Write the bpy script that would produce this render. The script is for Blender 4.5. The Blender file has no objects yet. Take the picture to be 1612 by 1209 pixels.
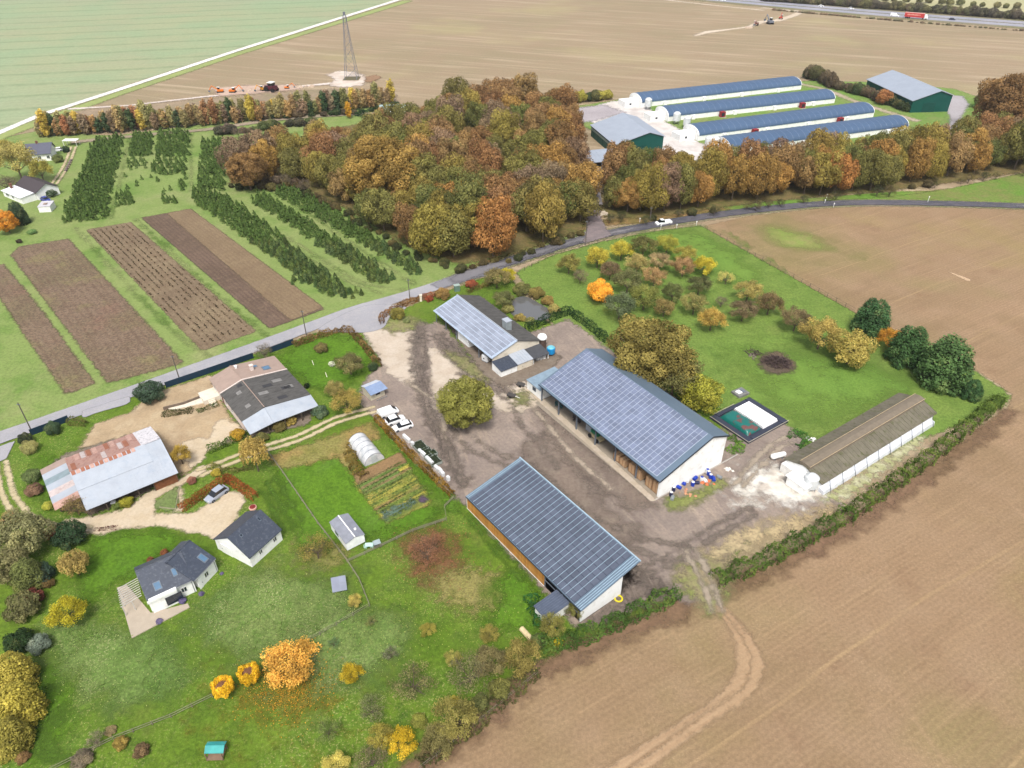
import bpy, bmesh, math, random
import numpy as np
from mathutils import Vector, Matrix
random.seed(7); RNG = np.random.default_rng(7)
scene = bpy.context.scene
COL = scene.collection
# ------------------------------------------------------------------ camera model (photo 1612x1209)
F, HORIZON, CAMH = 1140.0, -205.0, 92.0
CX, CY = 806.0, 604.5
PITCH = math.atan((CY - HORIZON) / F)
SP, CP = math.sin(PITCH), math.cos(PITCH)
def ray(px, py):
    u = (px - CX) / F; v = (CY - py) / F
    return u, CP + v * SP, -SP + v * CP
def G(px, py, z=0.0):
    u, a, b = ray(px, py)
    t = (z - CAMH) / b
    return Vector((t * u, t * a, z))
def mpp(px, py):                      # metres per photo pixel at the ground there
    u, a, b = ray(px, py)
    return (-CAMH / b) / F
def zline(px, py, A, B):              # height at which this sight line passes over the ground line A-B
    A = Vector(A[:2]); B = Vector(B[:2]); d = B - A; n = Vector((-d.y, d.x)).normalized()
    f = lambda z: (Vector(G(px, py, z)[:2]) - A).dot(n)
    lo, hi = 0.0, 40.0; s = f(0) > 0
    for _ in range(40):
        m = (lo + hi) / 2
        if (f(m) > 0) == s: lo = m
        else: hi = m
    return lo
# ------------------------------------------------------------------ materials
K = 0.62
def lin(c):
    c = c / 255.0
    return c / 12.92 if c <= 0.04045 else ((c + 0.055) / 1.055) ** 2.4
def C(rgb, k=None):
    k = K if k is None else k
    return (lin(rgb[0]) * k, lin(rgb[1]) * k, lin(rgb[2]) * k, 1.0)
class NT:
    def __init__(s, name):
        s.m = bpy.data.materials.new(name); s.m.use_nodes = True
        s.t = s.m.node_tree; s.t.nodes.clear()
        s.out = s.t.nodes.new('ShaderNodeOutputMaterial')
        s.bsdf = s.t.nodes.new('ShaderNodeBsdfPrincipled')
        s.t.links.new(s.bsdf.outputs[0], s.out.inputs[0])
        s.g = s.t.nodes.new('ShaderNodeNewGeometry')
        s.pos = s.g.outputs['Position']; s.island = s.g.outputs['Random Per Island']
    def N(s, t): return s.t.nodes.new(t)
    def L(s, a, b): s.t.links.new(a, b)
    def put(s, sock, v):
        if hasattr(v, 'is_linked') or isinstance(v, bpy.types.NodeSocket): s.L(v, sock)
        else: sock.default_value = v[:3] if isinstance(v, tuple) and sock.type == 'VECTOR' else v
    def noise(s, scale, detail=2.0, vec=None, rough=0.55, stretch=None):
        n = s.N('ShaderNodeTexNoise'); n.inputs['Scale'].default_value = scale
        n.inputs['Detail'].default_value = detail; n.inputs['Roughness'].default_value = rough
        v = vec or s.pos
        if stretch:                       # (angle along the grain, scale along it, scale across it)
            a, su, sv = stretch; sx = s.N('ShaderNodeSeparateXYZ'); s.L(v, sx.inputs[0]); cb = s.N('ShaderNodeCombineXYZ')
            u = s.math('ADD', s.math('MULTIPLY', sx.outputs[0], math.cos(a)*su), s.math('MULTIPLY', sx.outputs[1], math.sin(a)*su))
            w = s.math('ADD', s.math('MULTIPLY', sx.outputs[0], -math.sin(a)*sv), s.math('MULTIPLY', sx.outputs[1], math.cos(a)*sv))
            s.L(u, cb.inputs[0]); s.L(w, cb.inputs[1]); s.L(sx.outputs[2], cb.inputs[2]); v = cb.outputs[0]
        s.L(v, n.inputs['Vector']); return n.outputs['Fac']
    def math(s, op, a, b=0.0, c=0.0, clamp=False):
        n = s.N('ShaderNodeMath'); n.operation = op; n.use_clamp = clamp
        s.put(n.inputs[0], a); s.put(n.inputs[1], b); s.put(n.inputs[2], c); return n.outputs[0]
    def step(s, v, lo, hi, smooth=True, a=0.0, b=1.0):
        n = s.N('ShaderNodeMapRange'); n.interpolation_type = 'SMOOTHSTEP' if smooth else 'LINEAR'
        s.put(n.inputs['Value'], v); n.inputs['From Min'].default_value = lo; n.inputs['From Max'].default_value = hi
        n.inputs['To Min'].default_value = a; n.inputs['To Max'].default_value = b
        return n.outputs['Result']
    def mix(s, f, a, b, mode='MIX'):
        n = s.N('ShaderNodeMix'); n.data_type = 'RGBA'; n.blend_type = mode; n.clamp_factor = True
        s.put(n.inputs['Factor'], f); s.put(n.inputs['A'], a) if False else None
        A = [i for i in n.inputs if i.name == 'A' and i.type == 'RGBA'][0]; B = [i for i in n.inputs if i.name == 'B' and i.type == 'RGBA'][0]
        s.put(A, a); s.put(B, b)
        return [o for o in n.outputs if o.type == 'RGBA'][0]
    def gain(s, col, f):               # colour times a grey factor socket
        n = s.N('ShaderNodeVectorMath'); n.operation = 'SCALE'; s.put(n.inputs[0], col); s.put(n.inputs['Scale'], f); return n.outputs[0]
    def attr(s, name):
        n = s.N('ShaderNodeAttribute'); n.attribute_name = name; return n
    def bump(s, h, strength, dist):
        n = s.N('ShaderNodeBump'); n.inputs['Strength'].default_value = strength; n.inputs['Distance'].default_value = dist
        s.L(h, n.inputs['Height']); s.L(n.outputs[0], s.bsdf.inputs['Normal'])
    def fin(s, col, rough=0.8, metal=0.0, spec=0.3):
        s.put(s.bsdf.inputs['Base Color'], col); s.bsdf.inputs['Roughness'].default_value = rough
        s.bsdf.inputs['Metallic'].default_value = metal; s.bsdf.inputs['Specular IOR Level'].default_value = spec
        return s.m
_M = {}
def pm(name, rgb, rough=0.6, metal=0.0, var=0.12, scale=1.2, dirt=None, dirtamt=0.5, k=None, spec=0.3, island=0.0, streak=None):
    """painted / built surface with uneven tone, and a dirt colour in patches"""
    if name in _M: return _M[name]
    t = NT(name)
    n1 = t.noise(scale, 3); n2 = t.noise(scale * 7, 2)
    f = t.math('ADD', t.step(n1, .25, .75, a=1 - var, b=1 + var), t.step(n2, .25, .75, a=-var * .4, b=var * .4))
    if island: f = t.math('MULTIPLY', f, t.step(t.island, 0, 1, False, 1 - island, 1 + island))
    col = t.gain(C(rgb, k), f)
    if dirt:
        nd = t.noise(scale * 1.7, 4, stretch=streak)
        col = t.mix(t.step(nd, .5, .72, b=dirtamt), col, C(dirt))
    _M[name] = t.fin(col, rough, metal, spec); return _M[name]
def leafmat(name='leaves', var=0.5):
    if name in _M: return _M[name]
    t = NT(name)
    oi = t.N('ShaderNodeObjectInfo'); a = t.attr('tint').outputs['Fac']
    f = t.math('MULTIPLY', t.step(a, 0, 1, False, 1 - var * .72, 1 + var), t.step(t.island, 0, 1, False, .8, 1.2))
    col = t.gain(oi.outputs['Color'], f)
    warm = t.mix(.3, col, (0.40, 0.28, 0.09, 1)); cool = t.mix(.35, col, (0.075, 0.1, 0.035, 1))
    col = t.mix(t.step(a, .72, 1.0, b=.6), col, warm)
    col = t.mix(t.step(t.island, .0, .35, a=.35, b=.0), col, cool)
    t.fin(col, .75, 0, .15)
    tr = t.N('ShaderNodeBsdfTranslucent'); t.put(tr.inputs[0], col)
    mx = t.N('ShaderNodeMixShader'); mx.inputs[0].default_value = .3
    t.L(t.bsdf.outputs[0], mx.inputs[1]); t.L(tr.outputs[0], mx.inputs[2]); t.L(mx.outputs[0], t.out.inputs[0])
    _M[name] = t.m; return t.m
def gmat(name, a, b, c=None, coarse=.04, mid=.35, fine=2.5, famp=.35, camt=.6, stripes=(), speck=None, soft=.3, ragged=1.0, rfreq=.8, rough=.9, stretch=None, k=None, patches=(), bump=.25, grain=()):
    """ground cover: two tones in broad patches, a third in smaller ones, fine grain; edge from the 'edge' attribute"""
    if name in _M: return _M[name]
    t = NT(name)
    n1 = t.noise(coarse, 4, stretch=stretch); n2 = t.noise(mid, 4, stretch=stretch); n3 = t.noise(fine, 3, rough=.7, stretch=stretch); n4 = t.noise(fine * 2.7, 2, rough=.7)
    col = t.mix(t.step(n1, .38, .62), C(a, k), C(b, k))
    if c: col = t.mix(t.step(n2, .42, .66, b=camt), col, C(c, k))
    for (rgb, sc, lo, hi, amt) in patches:
        col = t.mix(t.step(t.noise(sc, 4, rough=.6), lo, hi, b=amt), col, C(rgb, k))
    for (dx, dy, su, sv, rgb, lo, hi, amt) in grain:      # streaks drawn out along a direction
        col = t.mix(t.step(t.noise(1., 3, stretch=(math.atan2(dy, dx), su, sv), rough=.6), lo, hi, b=amt), col, C(rgb, k))
    sx = None
    for (dx, dy, spacing, w, rgb, amt) in stripes:
        if sx is None:
            sx = t.N('ShaderNodeSeparateXYZ'); t.L(t.pos, sx.inputs[0])
        l = math.hypot(dx, dy); nx, ny = -dy / l, dx / l
        d = t.math('ADD', t.math('MULTIPLY', sx.outputs[0], nx / spacing), t.math('MULTIPLY', sx.outputs[1], ny / spacing))
        d = t.math('ADD', d, t.math('MULTIPLY', t.noise(.02, 2), .25))
        fr = t.math('ABSOLUTE', t.math('SUBTRACT', t.math('FRACT', d), .5))
        lf = t.step(fr, w / spacing * .5, w / spacing * 1.0, a=amt, b=0)
        lf = t.math('MULTIPLY', lf, t.step(t.noise(.15, 3), .3, .6, a=.35, b=1.))
        col = t.mix(lf, col, C(rgb, k))
    g = t.math('MULTIPLY', t.step(n3, .25, .75, a=1 - famp, b=1 + famp), t.step(n4, .2, .8, a=1 - famp * .6, b=1 + famp * .6))
    col = t.gain(col, g)
    if speck:
        rgb, th, amt = speck[:3]; sc = speck[3] if len(speck) > 3 else 5.
        sn = t.noise(sc, 2, rough=.75)
        dens = t.step(t.noise(.07, 3), .4, .62)
        col = t.mix(t.math('MULTIPLY', t.step(sn, th, th + .07, b=amt), dens), col, C(rgb, k))
    t.fin(col, rough, 0, .15)
    if bump: t.bump(t.math('ADD', n3, n4), bump, .25)
    e = t.attr('edge').outputs['Fac']
    en = t.math('ADD', t.math('MULTIPLY', t.math('SUBTRACT', t.noise(rfreq, 4, rough=.65), .5), ragged * 2), e)
    al = t.step(en, -soft, soft)
    tr = t.N('ShaderNodeBsdfTransparent'); mx = t.N('ShaderNodeMixShader')
    t.L(al, mx.inputs[0]); t.L(tr.outputs[0], mx.inputs[1]); t.L(t.bsdf.outputs[0], mx.inputs[2]); t.L(mx.outputs[0], t.out.inputs[0])
    _M[name] = t.m; return t.m
# ------------------------------------------------------------------ objects
def tag(o, label=None, cat=None, group=None, kind=None):
    if label: o['label'] = label
    if cat: o['category'] = cat
    if group: o['group'] = group
    if kind: o['kind'] = kind
    return o
def thing(name, label, cat, loc, group=None, rz=0.0):
    o = bpy.data.objects.new(name, None); COL.objects.link(o); o.location = loc; o.rotation_euler.z = rz
    o.empty_display_size = .5
    return tag(o, label, cat, group)
def copy_tree(o, parent=None):
    c = o.copy(); COL.objects.link(c); c.parent = parent
    for ch in list(o.children): copy_tree(ch, c)
    return c
def world_loc(o):
    v = Vector((0, 0, 0))
    while o is not None: v = v + o.location; o = o.parent
    return v
class MB:
    """collects shapes (world coordinates, or a frame's) and links them as one mesh"""
    def __init__(s, frame=None): s.v = []; s.f = []; s.fr = frame; s.marks = []
    def mark(s, mat): s.marks.append((len(s.f), mat)); return s      # faces from here on take this material
    def P(s, p): return Vector(s.fr(*p)) if s.fr else Vector(p)
    def poly(s, pts):
        n = len(s.v); s.v += [s.P(p) for p in pts]; s.f.append(tuple(range(n, n + len(pts)))); return s
    def hexa(s, b, t):                  # 4 bottom, 4 top corners
        n = len(s.v); s.v += [s.P(p) for p in b] + [s.P(p) for p in t]
        s.f += [(n+3, n+2, n+1, n), (n+4, n+5, n+6, n+7)] + [(n+i, n+(i+1)%4, n+4+(i+1)%4, n+4+i) for i in range(4)]; return s
    def box(s, x0, y0, z0, x1, y1, z1):
        return s.hexa([(x0,y0,z0),(x1,y0,z0),(x1,y1,z0),(x0,y1,z0)], [(x0,y0,z1),(x1,y0,z1),(x1,y1,z1),(x0,y1,z1)])
    def prism(s, poly, z0, z1):
        n = len(s.v); k = len(poly)
        s.v += [s.P((x, y, z0)) for x, y in poly] + [s.P((x, y, z1)) for x, y in poly]
        s.f += [tuple(range(n+k-1, n-1, -1)), tuple(range(n+k, n+2*k))] + [(n+i, n+(i+1)%k, n+k+(i+1)%k, n+k+i) for i in range(k)]; return s
    def slab(s, pts, th):               # a sloping sheet given a thickness downwards
        return s.hexa([(x, y, z - th) for x, y, z in pts], pts) if len(pts) == 4 else s
    def xprism(s, prof, x0, x1):        # profile in (y,z) swept along x
        n = len(s.v); k = len(prof)
        s.v += [s.P((x0, y, z)) for y, z in prof] + [s.P((x1, y, z)) for y, z in prof]
        s.f += [tuple(range(n+k-1, n-1, -1)), tuple(range(n+k, n+2*k))] + [(n+i, n+(i+1)%k, n+k+(i+1)%k, n+k+i) for i in range(k)]; return s
    def tube(s, a, b, r0, r1=None, seg=6, caps=True):
        r1 = r0 if r1 is None else r1; a = s.P(a); b = s.P(b); d = (b - a)
        if d.length < 1e-6: return s
        d.normalize(); u = d.orthogonal().normalized(); w = d.cross(u); n = len(s.v)
        for c, r in ((a, r0), (b, r1)):
            s.v += [c + (u * math.cos(2*math.pi*i/seg) + w * math.sin(2*math.pi*i/seg)) * r for i in range(seg)]
        s.f += [(n+i, n+(i+1)%seg, n+seg+(i+1)%seg, n+seg+i) for i in range(seg)]
        if caps: s.f += [tuple(range(n+seg-1, n-1, -1)), tuple(range(n+seg, n+2*seg))]
        return s
    def lathe(s, c, prof, seg=14, ax='z'):   # prof: (r, h) list
        n = len(s.v); k = len(prof)
        for r, h in prof:
            for i in range(seg):
                a = 2*math.pi*i/seg
                p = (c[0]+r*math.cos(a), c[1]+r*math.sin(a), c[2]+h) if ax == 'z' else (c[0]+h, c[1]+r*math.cos(a), c[2]+r*math.sin(a)) if ax == 'x' else (c[0]+r*math.cos(a), c[1]+h, c[2]+r*math.sin(a))
                s.v.append(s.P(p))
        for j in range(k-1):
            s.f += [(n+j*seg+i, n+j*seg+(i+1)%seg, n+(j+1)*seg+(i+1)%seg, n+(j+1)*seg+i) for i in range(seg)]
        s.f += [tuple(range(n+seg-1, n-1, -1)), tuple(range(n+(k-1)*seg, n+k*seg))]
        return s
    def build(s, name, mat, parent=None, bevel=0, smooth=False):
        o0 = world_loc(parent) if parent else Vector((0, 0, 0))
        me = bpy.data.meshes.new(name); me.from_pydata([tuple(v - o0) for v in s.v], [], s.f)
        bm = bmesh.new(); bm.from_mesh(me); bmesh.ops.recalc_face_normals(bm, faces=bm.faces)
        if bevel: bmesh.ops.bevel(bm, geom=list(bm.edges), offset=bevel, segments=2, affect='EDGES', clamp_overlap=True)
        bm.to_mesh(me); bm.free()
        if smooth:
            for p in me.polygons: p.use_smooth = True
        if mat: me.materials.append(mat)
        for start, mt in s.marks:
            me.materials.append(mt); k_ = len(me.materials)-1
            for p in me.polygons[start:]: p.material_index = k_
        o = bpy.data.objects.new(name, me); COL.objects.link(o); o.parent = parent
        return o
def frame(o, ex, ey):                    # local (x,y,z) -> world
    o = Vector((o[0], o[1], 0)); ex = Vector((ex[0], ex[1], 0)).normalized(); ey = Vector((ey[0], ey[1], 0)).normalized()
    return lambda x, y, z: o + ex * x + ey * y + Vector((0, 0, z))
def rectframe(a, b, c, za, zc=None):
    """frame with x along pixel a->b at height za and y towards pixel c at height zc; returns frame, L, W"""
    A = G(*a, za); B = G(*b, za); Cc = G(*c, za if zc is None else zc)
    ex = (B - A); ex.z = 0; L = ex.length; ex.normalize(); n = Vector((-ex.y, ex.x, 0))
    w = (Cc - A).dot(n)
    ey = n if w > 0 else -n
    return frame(A, ex, ey), L, abs(w)
# ------------------------------------------------------------------ ground sheets
LAYER = []                              # (bounding box, level) of every sheet laid so far
def smooth_line(pts, n=8, closed=False):
    P = [Vector(p) for p in pts]; out = []; m = len(P)
    rng = range(m if closed else m - 1)
    for i in rng:
        p0 = P[(i-1) % m] if closed else P[max(i-1, 0)]; p1 = P[i]; p2 = P[(i+1) % m]; p3 = P[(i+2) % m] if closed else P[min(i+2, m-1)]
        for j in range(n):
            t = j / n
            out.append(.5*((2*p1)+(-p0+p2)*t+(2*p0-5*p1+4*p2-p3)*t*t+(-p0+3*p1-3*p2+p3)*t**3))
    if not closed: out.append(P[-1])
    return out
def seg_dist(X, Y, pts, closed, widths=None):
    best = np.full(X.shape, 1e9)
    m = len(pts)
    for i in range(m if closed else m - 1):
        a = pts[i]; b = pts[(i+1) % m]; dx, dy = b[0]-a[0], b[1]-a[1]; l2 = dx*dx+dy*dy + 1e-9
        t = np.clip(((X-a[0])*dx+(Y-a[1])*dy)/l2, 0, 1)
        d = np.hypot(X-a[0]-t*dx, Y-a[1]-t*dy)
        if widths is not None: d = d - (widths[i]*(1-t)+widths[(i+1) % m]*t)/2
        best = np.minimum(best, d)
    return best
def inside(X, Y, pts):
    r = np.zeros(X.shape, bool); m = len(pts)
    for i in range(m):
        x0, y0 = pts[i][0], pts[i][1]; x1, y1 = pts[(i+1) % m][0], pts[(i+1) % m][1]
        if y0 == y1: continue
        c = (y0 > Y) != (y1 > Y)
        r ^= c & (X < (x1-x0)*(Y-y0)/(y1-y0)+x0)
    return r
def sheet(name, px, mat, line=None, res=1.0, smooth=False, margin=1.5, label=None, kind='structure', world=False, cat=None, dz=.005, parent=None):
    """ground cover laid out on the ground: px polygon, or px centre line with widths in metres"""
    pts = [Vector(p) if world else Vector(G(*p)[:2]) for p in px]
    widths = None
    if line is not None:
        w = line if isinstance(line, (list, tuple)) else [line]*len(pts)
        q = smooth_line([Vector((p[0], p[1], ww)) for p, ww in zip(pts, w)], 6) if smooth else [Vector((p[0], p[1], ww)) for p, ww in zip(pts, w)]
        pts = [Vector((v[0], v[1])) for v in q]; widths = [v[2] for v in q]; ext = max(widths)/2
    else:
        if smooth: pts = smooth_line(pts, 5, True)
        ext = 0
    xs = [p[0] for p in pts]; ys = [p[1] for p in pts]; e = ext+margin+res
    bb = (min(xs)-e, min(ys)-e, max(xs)+e, max(ys)+e)
    lv = 1+max([l for b, l in LAYER if b[0] < bb[2] and b[2] > bb[0] and b[1] < bb[3] and b[3] > bb[1]], default=0)
    LAYER.append((bb, lv)); z = lv*dz
    X = np.arange(min(xs)-e, max(xs)+e+res, res); Y = np.arange(min(ys)-e, max(ys)+e+res, res)
    gx, gy = np.meshgrid(X, Y)
    if line is not None: sd = -seg_dist(gx, gy, pts, False, widths)
    else:
        sd = seg_dist(gx, gy, pts, True); ins = inside(gx, gy, pts); sd = np.where(ins, sd, -sd)
    ny, nx = sd.shape
    keep = np.maximum(np.maximum(sd[:-1, :-1], sd[1:, :-1]), np.maximum(sd[:-1, 1:], sd[1:, 1:])) > -margin
    idx = np.arange(ny*nx).reshape(ny, nx)
    q = np.stack([idx[:-1, :-1][keep], idx[:-1, 1:][keep], idx[1:, 1:][keep], idx[1:, :-1][keep]], 1)
    used, inv = np.unique(q, return_inverse=True); q = inv.reshape(-1, 4)
    co = np.stack([gx.ravel()[used], gy.ravel()[used], np.full(len(used), z)], 1)
    me = mesh_np(name, co, q); at = me.attributes.new('edge', 'FLOAT', 'POINT'); at.data.foreach_set('value', np.clip(sd.ravel()[used], -max(4, 2.5*res), max(4, 2.5*res)).astype(np.float32))
    me.materials.append(mat)
    o = bpy.data.objects.new(name, me); COL.objects.link(o); o.parent = parent
    tag(o, label, cat, kind=kind); return o
def mesh_np(name, co, quads):
    me = bpy.data.meshes.new(name); n = len(co); m = len(quads); k = quads.shape[1]
    me.vertices.add(n); me.vertices.foreach_set('co', np.asarray(co, np.float32).ravel())
    me.loops.add(m*k); me.loops.foreach_set('vertex_index', np.asarray(quads, np.int32).ravel())
    me.polygons.add(m); me.polygons.foreach_set('loop_start', np.arange(0, m*k, k, dtype=np.int32))
    me.polygons.foreach_set('loop_total', np.full(m, k, np.int32)); me.update(calc_edges=True); me.validate(); return me
# ------------------------------------------------------------------ leaves
def leaf_quads(cen, nor, size, rng):
    n = len(cen); nor = nor/np.maximum(np.linalg.norm(nor, axis=1, keepdims=True), 1e-6)
    r = rng.normal(size=(n, 3)); u = np.cross(nor, r); u /= np.maximum(np.linalg.norm(u, axis=1, keepdims=True), 1e-6); w = np.cross(nor, u)
    s = (size*rng.uniform(.6, 1.4, n))[:, None]/2; asp = rng.uniform(.55, 1., n)[:, None]
    j = lambda: rng.uniform(.65, 1.2, (n, 1))
    co = np.stack([cen+u*s*j()+w*s*asp*j()*.3, cen+w*s*asp*j()-u*s*.3*j(), cen-u*s*j()-w*s*asp*.3*j(), cen-w*s*asp*j()+u*s*.3*j()], 1)
    return co.reshape(-1, 3), np.arange(4*n).reshape(n, 4)
def leaf_mesh(name, cen, nor, size, tint, rng):
    co, q = leaf_quads(cen, nor, size, rng); me = mesh_np(name, co, q)
    at = me.attributes.new('tint', 'FLOAT', 'POINT'); at.data.foreach_set('value', np.repeat(np.clip(tint, 0, 1), 4).astype(np.float32))
    me.materials.append(leafmat()); return me
def lobed(name, lobes, n, size, seed, shell=(.72, 1.04), jit=.7, keepin=.72):
    rng = np.random.default_rng(seed); L = np.array(lobes, float)
    w = (L[:, 3]*L[:, 5]); w /= w.sum(); pick = rng.choice(len(L), int(n*1.9), p=w)
    d = rng.normal(size=(len(pick), 3)); d /= np.linalg.norm(d, axis=1, keepdims=True)
    rad = rng.uniform(*shell, len(pick))[:, None]
    p = L[pick, :3]+d*L[pick, 3:6]*rad
    ok = np.ones(len(pick), bool)
    for i, l in enumerate(L):
        q = (((p-l[:3])/l[3:6])**2).sum(1); ok &= (pick == i) | (q > keepin**2)
    p, d, pick = p[ok][:n], d[ok][:n], pick[ok][:n]
    cen = L[:, :3].mean(0)
    nor = d+rng.normal(size=d.shape)*jit*.6+.25*(p-cen)+np.array([0, 0, .15])
    tl = rng.uniform(.05, .95, len(L))
    return leaf_mesh(name, p, nor, size, tl[pick]+rng.normal(size=len(pick))*.09, rng)
def dome_lobes(seed, n, R=1., r=(.28, .46), squash=.85, zc=1.25, bottom=-.35, core=True, spread=(.55, .8)):
    rng = random.Random(seed); out = []
    if core: out.append((0, 0, zc, .62*R, .62*R, .6*R*squash))
    for i in range(n):
        z = bottom+(1-bottom)*((i+.5)/n); a = i*2.39996+rng.uniform(-.4, .4); h = math.sqrt(max(0, 1-z*z)); k = rng.uniform(*spread)*R
        rr = rng.uniform(*r)*R
        out.append((h*math.cos(a)*k, h*math.sin(a)*k, zc+z*k*squash, rr, rr*rng.uniform(.85, 1.1), rr*rng.uniform(.75, .95)))
    return out
BARK = pm('bark', (112, 98, 84), .9, var=.3, scale=3)
def twig_mesh(name, seed, h=1.25, r=.07, n=7, reach=.8, fine=0, zc=1.25):
    rng = random.Random(seed); m = MB(); m.tube((0, 0, -.05), (0, 0, h*.55), r, r*.75, 7)
    top = Vector((0, 0, h*.55)); start = Vector((0, 0, h*.5))
    for i in range(n):
        a = 2*math.pi*i/n+rng.uniform(-.3, .3); k = rng.uniform(.45, 1)*reach; e = Vector((math.cos(a)*k, math.sin(a)*k, zc+rng.uniform(-.15, .55)))
        mid = start.lerp(e, .5)+Vector((0, 0, -.05)); m.tube(start, mid, r*.5, r*.3, 5); m.tube(mid, e, r*.3, r*.08, 4)
        for j in range(fine):
            b = start.lerp(e, rng.uniform(.35, 1)); d = Vector((rng.gauss(0, 1), rng.gauss(0, 1), rng.gauss(.35, .8))).normalized()*rng.uniform(.2, .45)
            m.tube(b, b+d, r*.12, r*.04, 3, False)
    me = bpy.data.meshes.new(name); me.from_pydata([tuple(v) for v in m.v], [], m.f); me.materials.append(BARK); return me
KIND = {}
def kinds():
    K_ = KIND
    for i in range(9):
        lb = dome_lobes(100+i, 30+3*i, r=(.17, .4), bottom=-.85, zc=1.08, spread=(.5, .95))
        K_['oak', i] = (lobed('crown', lb, 9000, .075, 200+i, shell=(.68, 1.1), jit=.75), twig_mesh('trunk', 300+i, r=.05), 1.08)
    for i in range(3):
        lb = dome_lobes(400+i, 54, r=(.13, .3), spread=(.62, .92), squash=.85, bottom=-.8, zc=1.1)
        K_['big', i] = (lobed('crown', lb, 26000, .05, 210+i, shell=(.66, 1.1), jit=.75), twig_mesh('trunk', 310+i, r=.06, n=9), 1.1)
    lb = dome_lobes(430, 60, r=(.17, .27), spread=(.7, .82), squash=.9, bottom=-.9, zc=1.1); K_['round', 0] = (lobed('crown', lb, 26000, .05, 219, shell=(.72, 1.08), jit=.75), twig_mesh('trunk', 319, r=.06, n=9), 1.1)
    for i in range(4):
        lb = dome_lobes(500+i, 22, r=(.26, .42), core=False, zc=1.1, squash=.8, spread=(.55, .95))
        K_['loose', i] = (lobed('crown', lb, 6800, .068, 220+i, shell=(.3, 1.05), jit=1.5, keepin=.0), twig_mesh('trunk', 320+i, h=1., r=.055, n=8, reach=.85, fine=9, zc=1.05), 1.1)
    for i in range(3):
        lb = dome_lobes(520+i, 20, r=(.26, .42), core=False, zc=1.0, squash=.8, spread=(.55, .95))
        K_['bare', i] = (lobed('crown', lb, 1900, .065, 230+i, shell=(.3, 1.05), jit=1.5, keepin=.0), twig_mesh('trunk', 330+i, h=.9, r=.05, n=11, reach=.95, fine=16, zc=1.0), 1.0)
    for i in range(5):
        lb = dome_lobes(540+i, 14, r=(.3, .46), zc=.55, bottom=-.5, squash=.8, spread=(.5, .72))
        K_['bush', i] = (lobed('foliage', lb, 4600, .095, 240+i, jit=.9), twig_mesh('stem', 340+i, h=.6, r=.05, n=5, reach=.5, zc=.5), .55)
    for i in range(3):
        rng = random.Random(i+60); lb = [(0, 0, 1.5, .38, .38, 1.2)]
        for j in range(16):
            z = .5+j*.16; rr = .52*math.sin(math.pi*min(1, (z-.1)/3.1))**.6+.05; a = j*2.4
            lb.append((math.cos(a)*rr*.55, math.sin(a)*rr*.55, z, rr*.6, rr*.6, .38))
        K_['column', i] = (lobed('crown', lb, 2300, .16, 250+i, shell=(.5, 1.1), jit=1.1, keepin=.3), twig_mesh('trunk', 350+i, h=1.6, r=.04, n=5, reach=.3, zc=1.7), 1.5)
    for i in range(3):                       # leafy dark evergreen, upright sprays
        rng = random.Random(i+80); lb = []
        for j in range(46):
            z = .1+1.85*(j+.5)/46; rr = max(.12, 1.*(1-(z/2.1)**2.2)**.6)*.8; a = j*2.4+rng.uniform(-.3, .3)
            lb.append((math.cos(a)*rr*.82, math.sin(a)*rr*.82, z, .24, .24, .34))
        lb.append((0, 0, .9, .6, .6, .85))
        K_['evergreen', i] = (lobed('crown', lb, 9000, .085, 260+i, shell=(.6, 1.1), jit=.8), twig_mesh('trunk', 360+i, h=1.2, r=.06, n=4, reach=.4, zc=1.), .95)
    for i in range(2):                       # weeping golden crown
        lb = []; rng = random.Random(i+90)
        for j in range(34):
            a = j*2.4; k = .8*math.sqrt((j+.5)/34); lb.append((math.cos(a)*k, math.sin(a)*k, 1.75-k*k*.75+rng.uniform(-.12, .12), .16, .16, .5))
        K_['weeping', i] = (lobed('crown', lb, 5200, .085, 270+i, shell=(.6, 1.1), jit=.9, keepin=.4), twig_mesh('trunk', 370+i, h=1.3, r=.05, n=7, reach=.6, zc=1.4), 1.3)
kinds()
def conifer_np(seed, tiers=7, seg=7):
    rng = np.random.default_rng(seed); cen = []; nor = []; t = []; n = 150
    z = rng.uniform(0, 1, n)**1.25; a = rng.uniform(0, 6.283, n); tier = .12*((z*tiers) % 1)
    r = (.44*(1-z)**.85+.02)*(1-tier)*rng.uniform(.7, 1.08, n)
    cen = np.stack([np.cos(a)*r, np.sin(a)*r, z*.98+.04], 1); nor = np.stack([np.cos(a), np.sin(a), np.full(n, .7)], 1)+rng.normal(size=(n, 3))*.5
    return cen, nor, rng.uniform(0, 1, n)
PAL = dict(
    rust=(156, 92, 48), orange=(190, 112, 40), amber=(200, 140, 45), olive=(128, 118, 48), green=(92, 108, 42), brown=(140, 98, 66),
    mauve=(140, 112, 92), gold=(205, 165, 52), yellow=(226, 200, 40), lime=(160, 165, 60), dark=(46, 74, 42), bright=(255, 165, 20),
    grey=(135, 132, 104), bluegrey=(120, 138, 118), tan=(182, 150, 88), deep=(34, 62, 40), pink=(176, 108, 84), red=(150, 62, 44), hedge=(96, 128, 48), goldtan=(196, 158, 70))
def jitcol(rgb, rng, amt=.1, k=.9):
    g_ = sum(rgb)/3; rgb = tuple(c*.84+g_*.16 for c in rgb)
    g = rng.uniform(1-amt, 1+amt); return tuple([min(1, C(rgb, k)[i]*g*rng.uniform(1-amt*.5, 1+amt*.5)) for i in range(3)])+(1.,)
TC = {}
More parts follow.
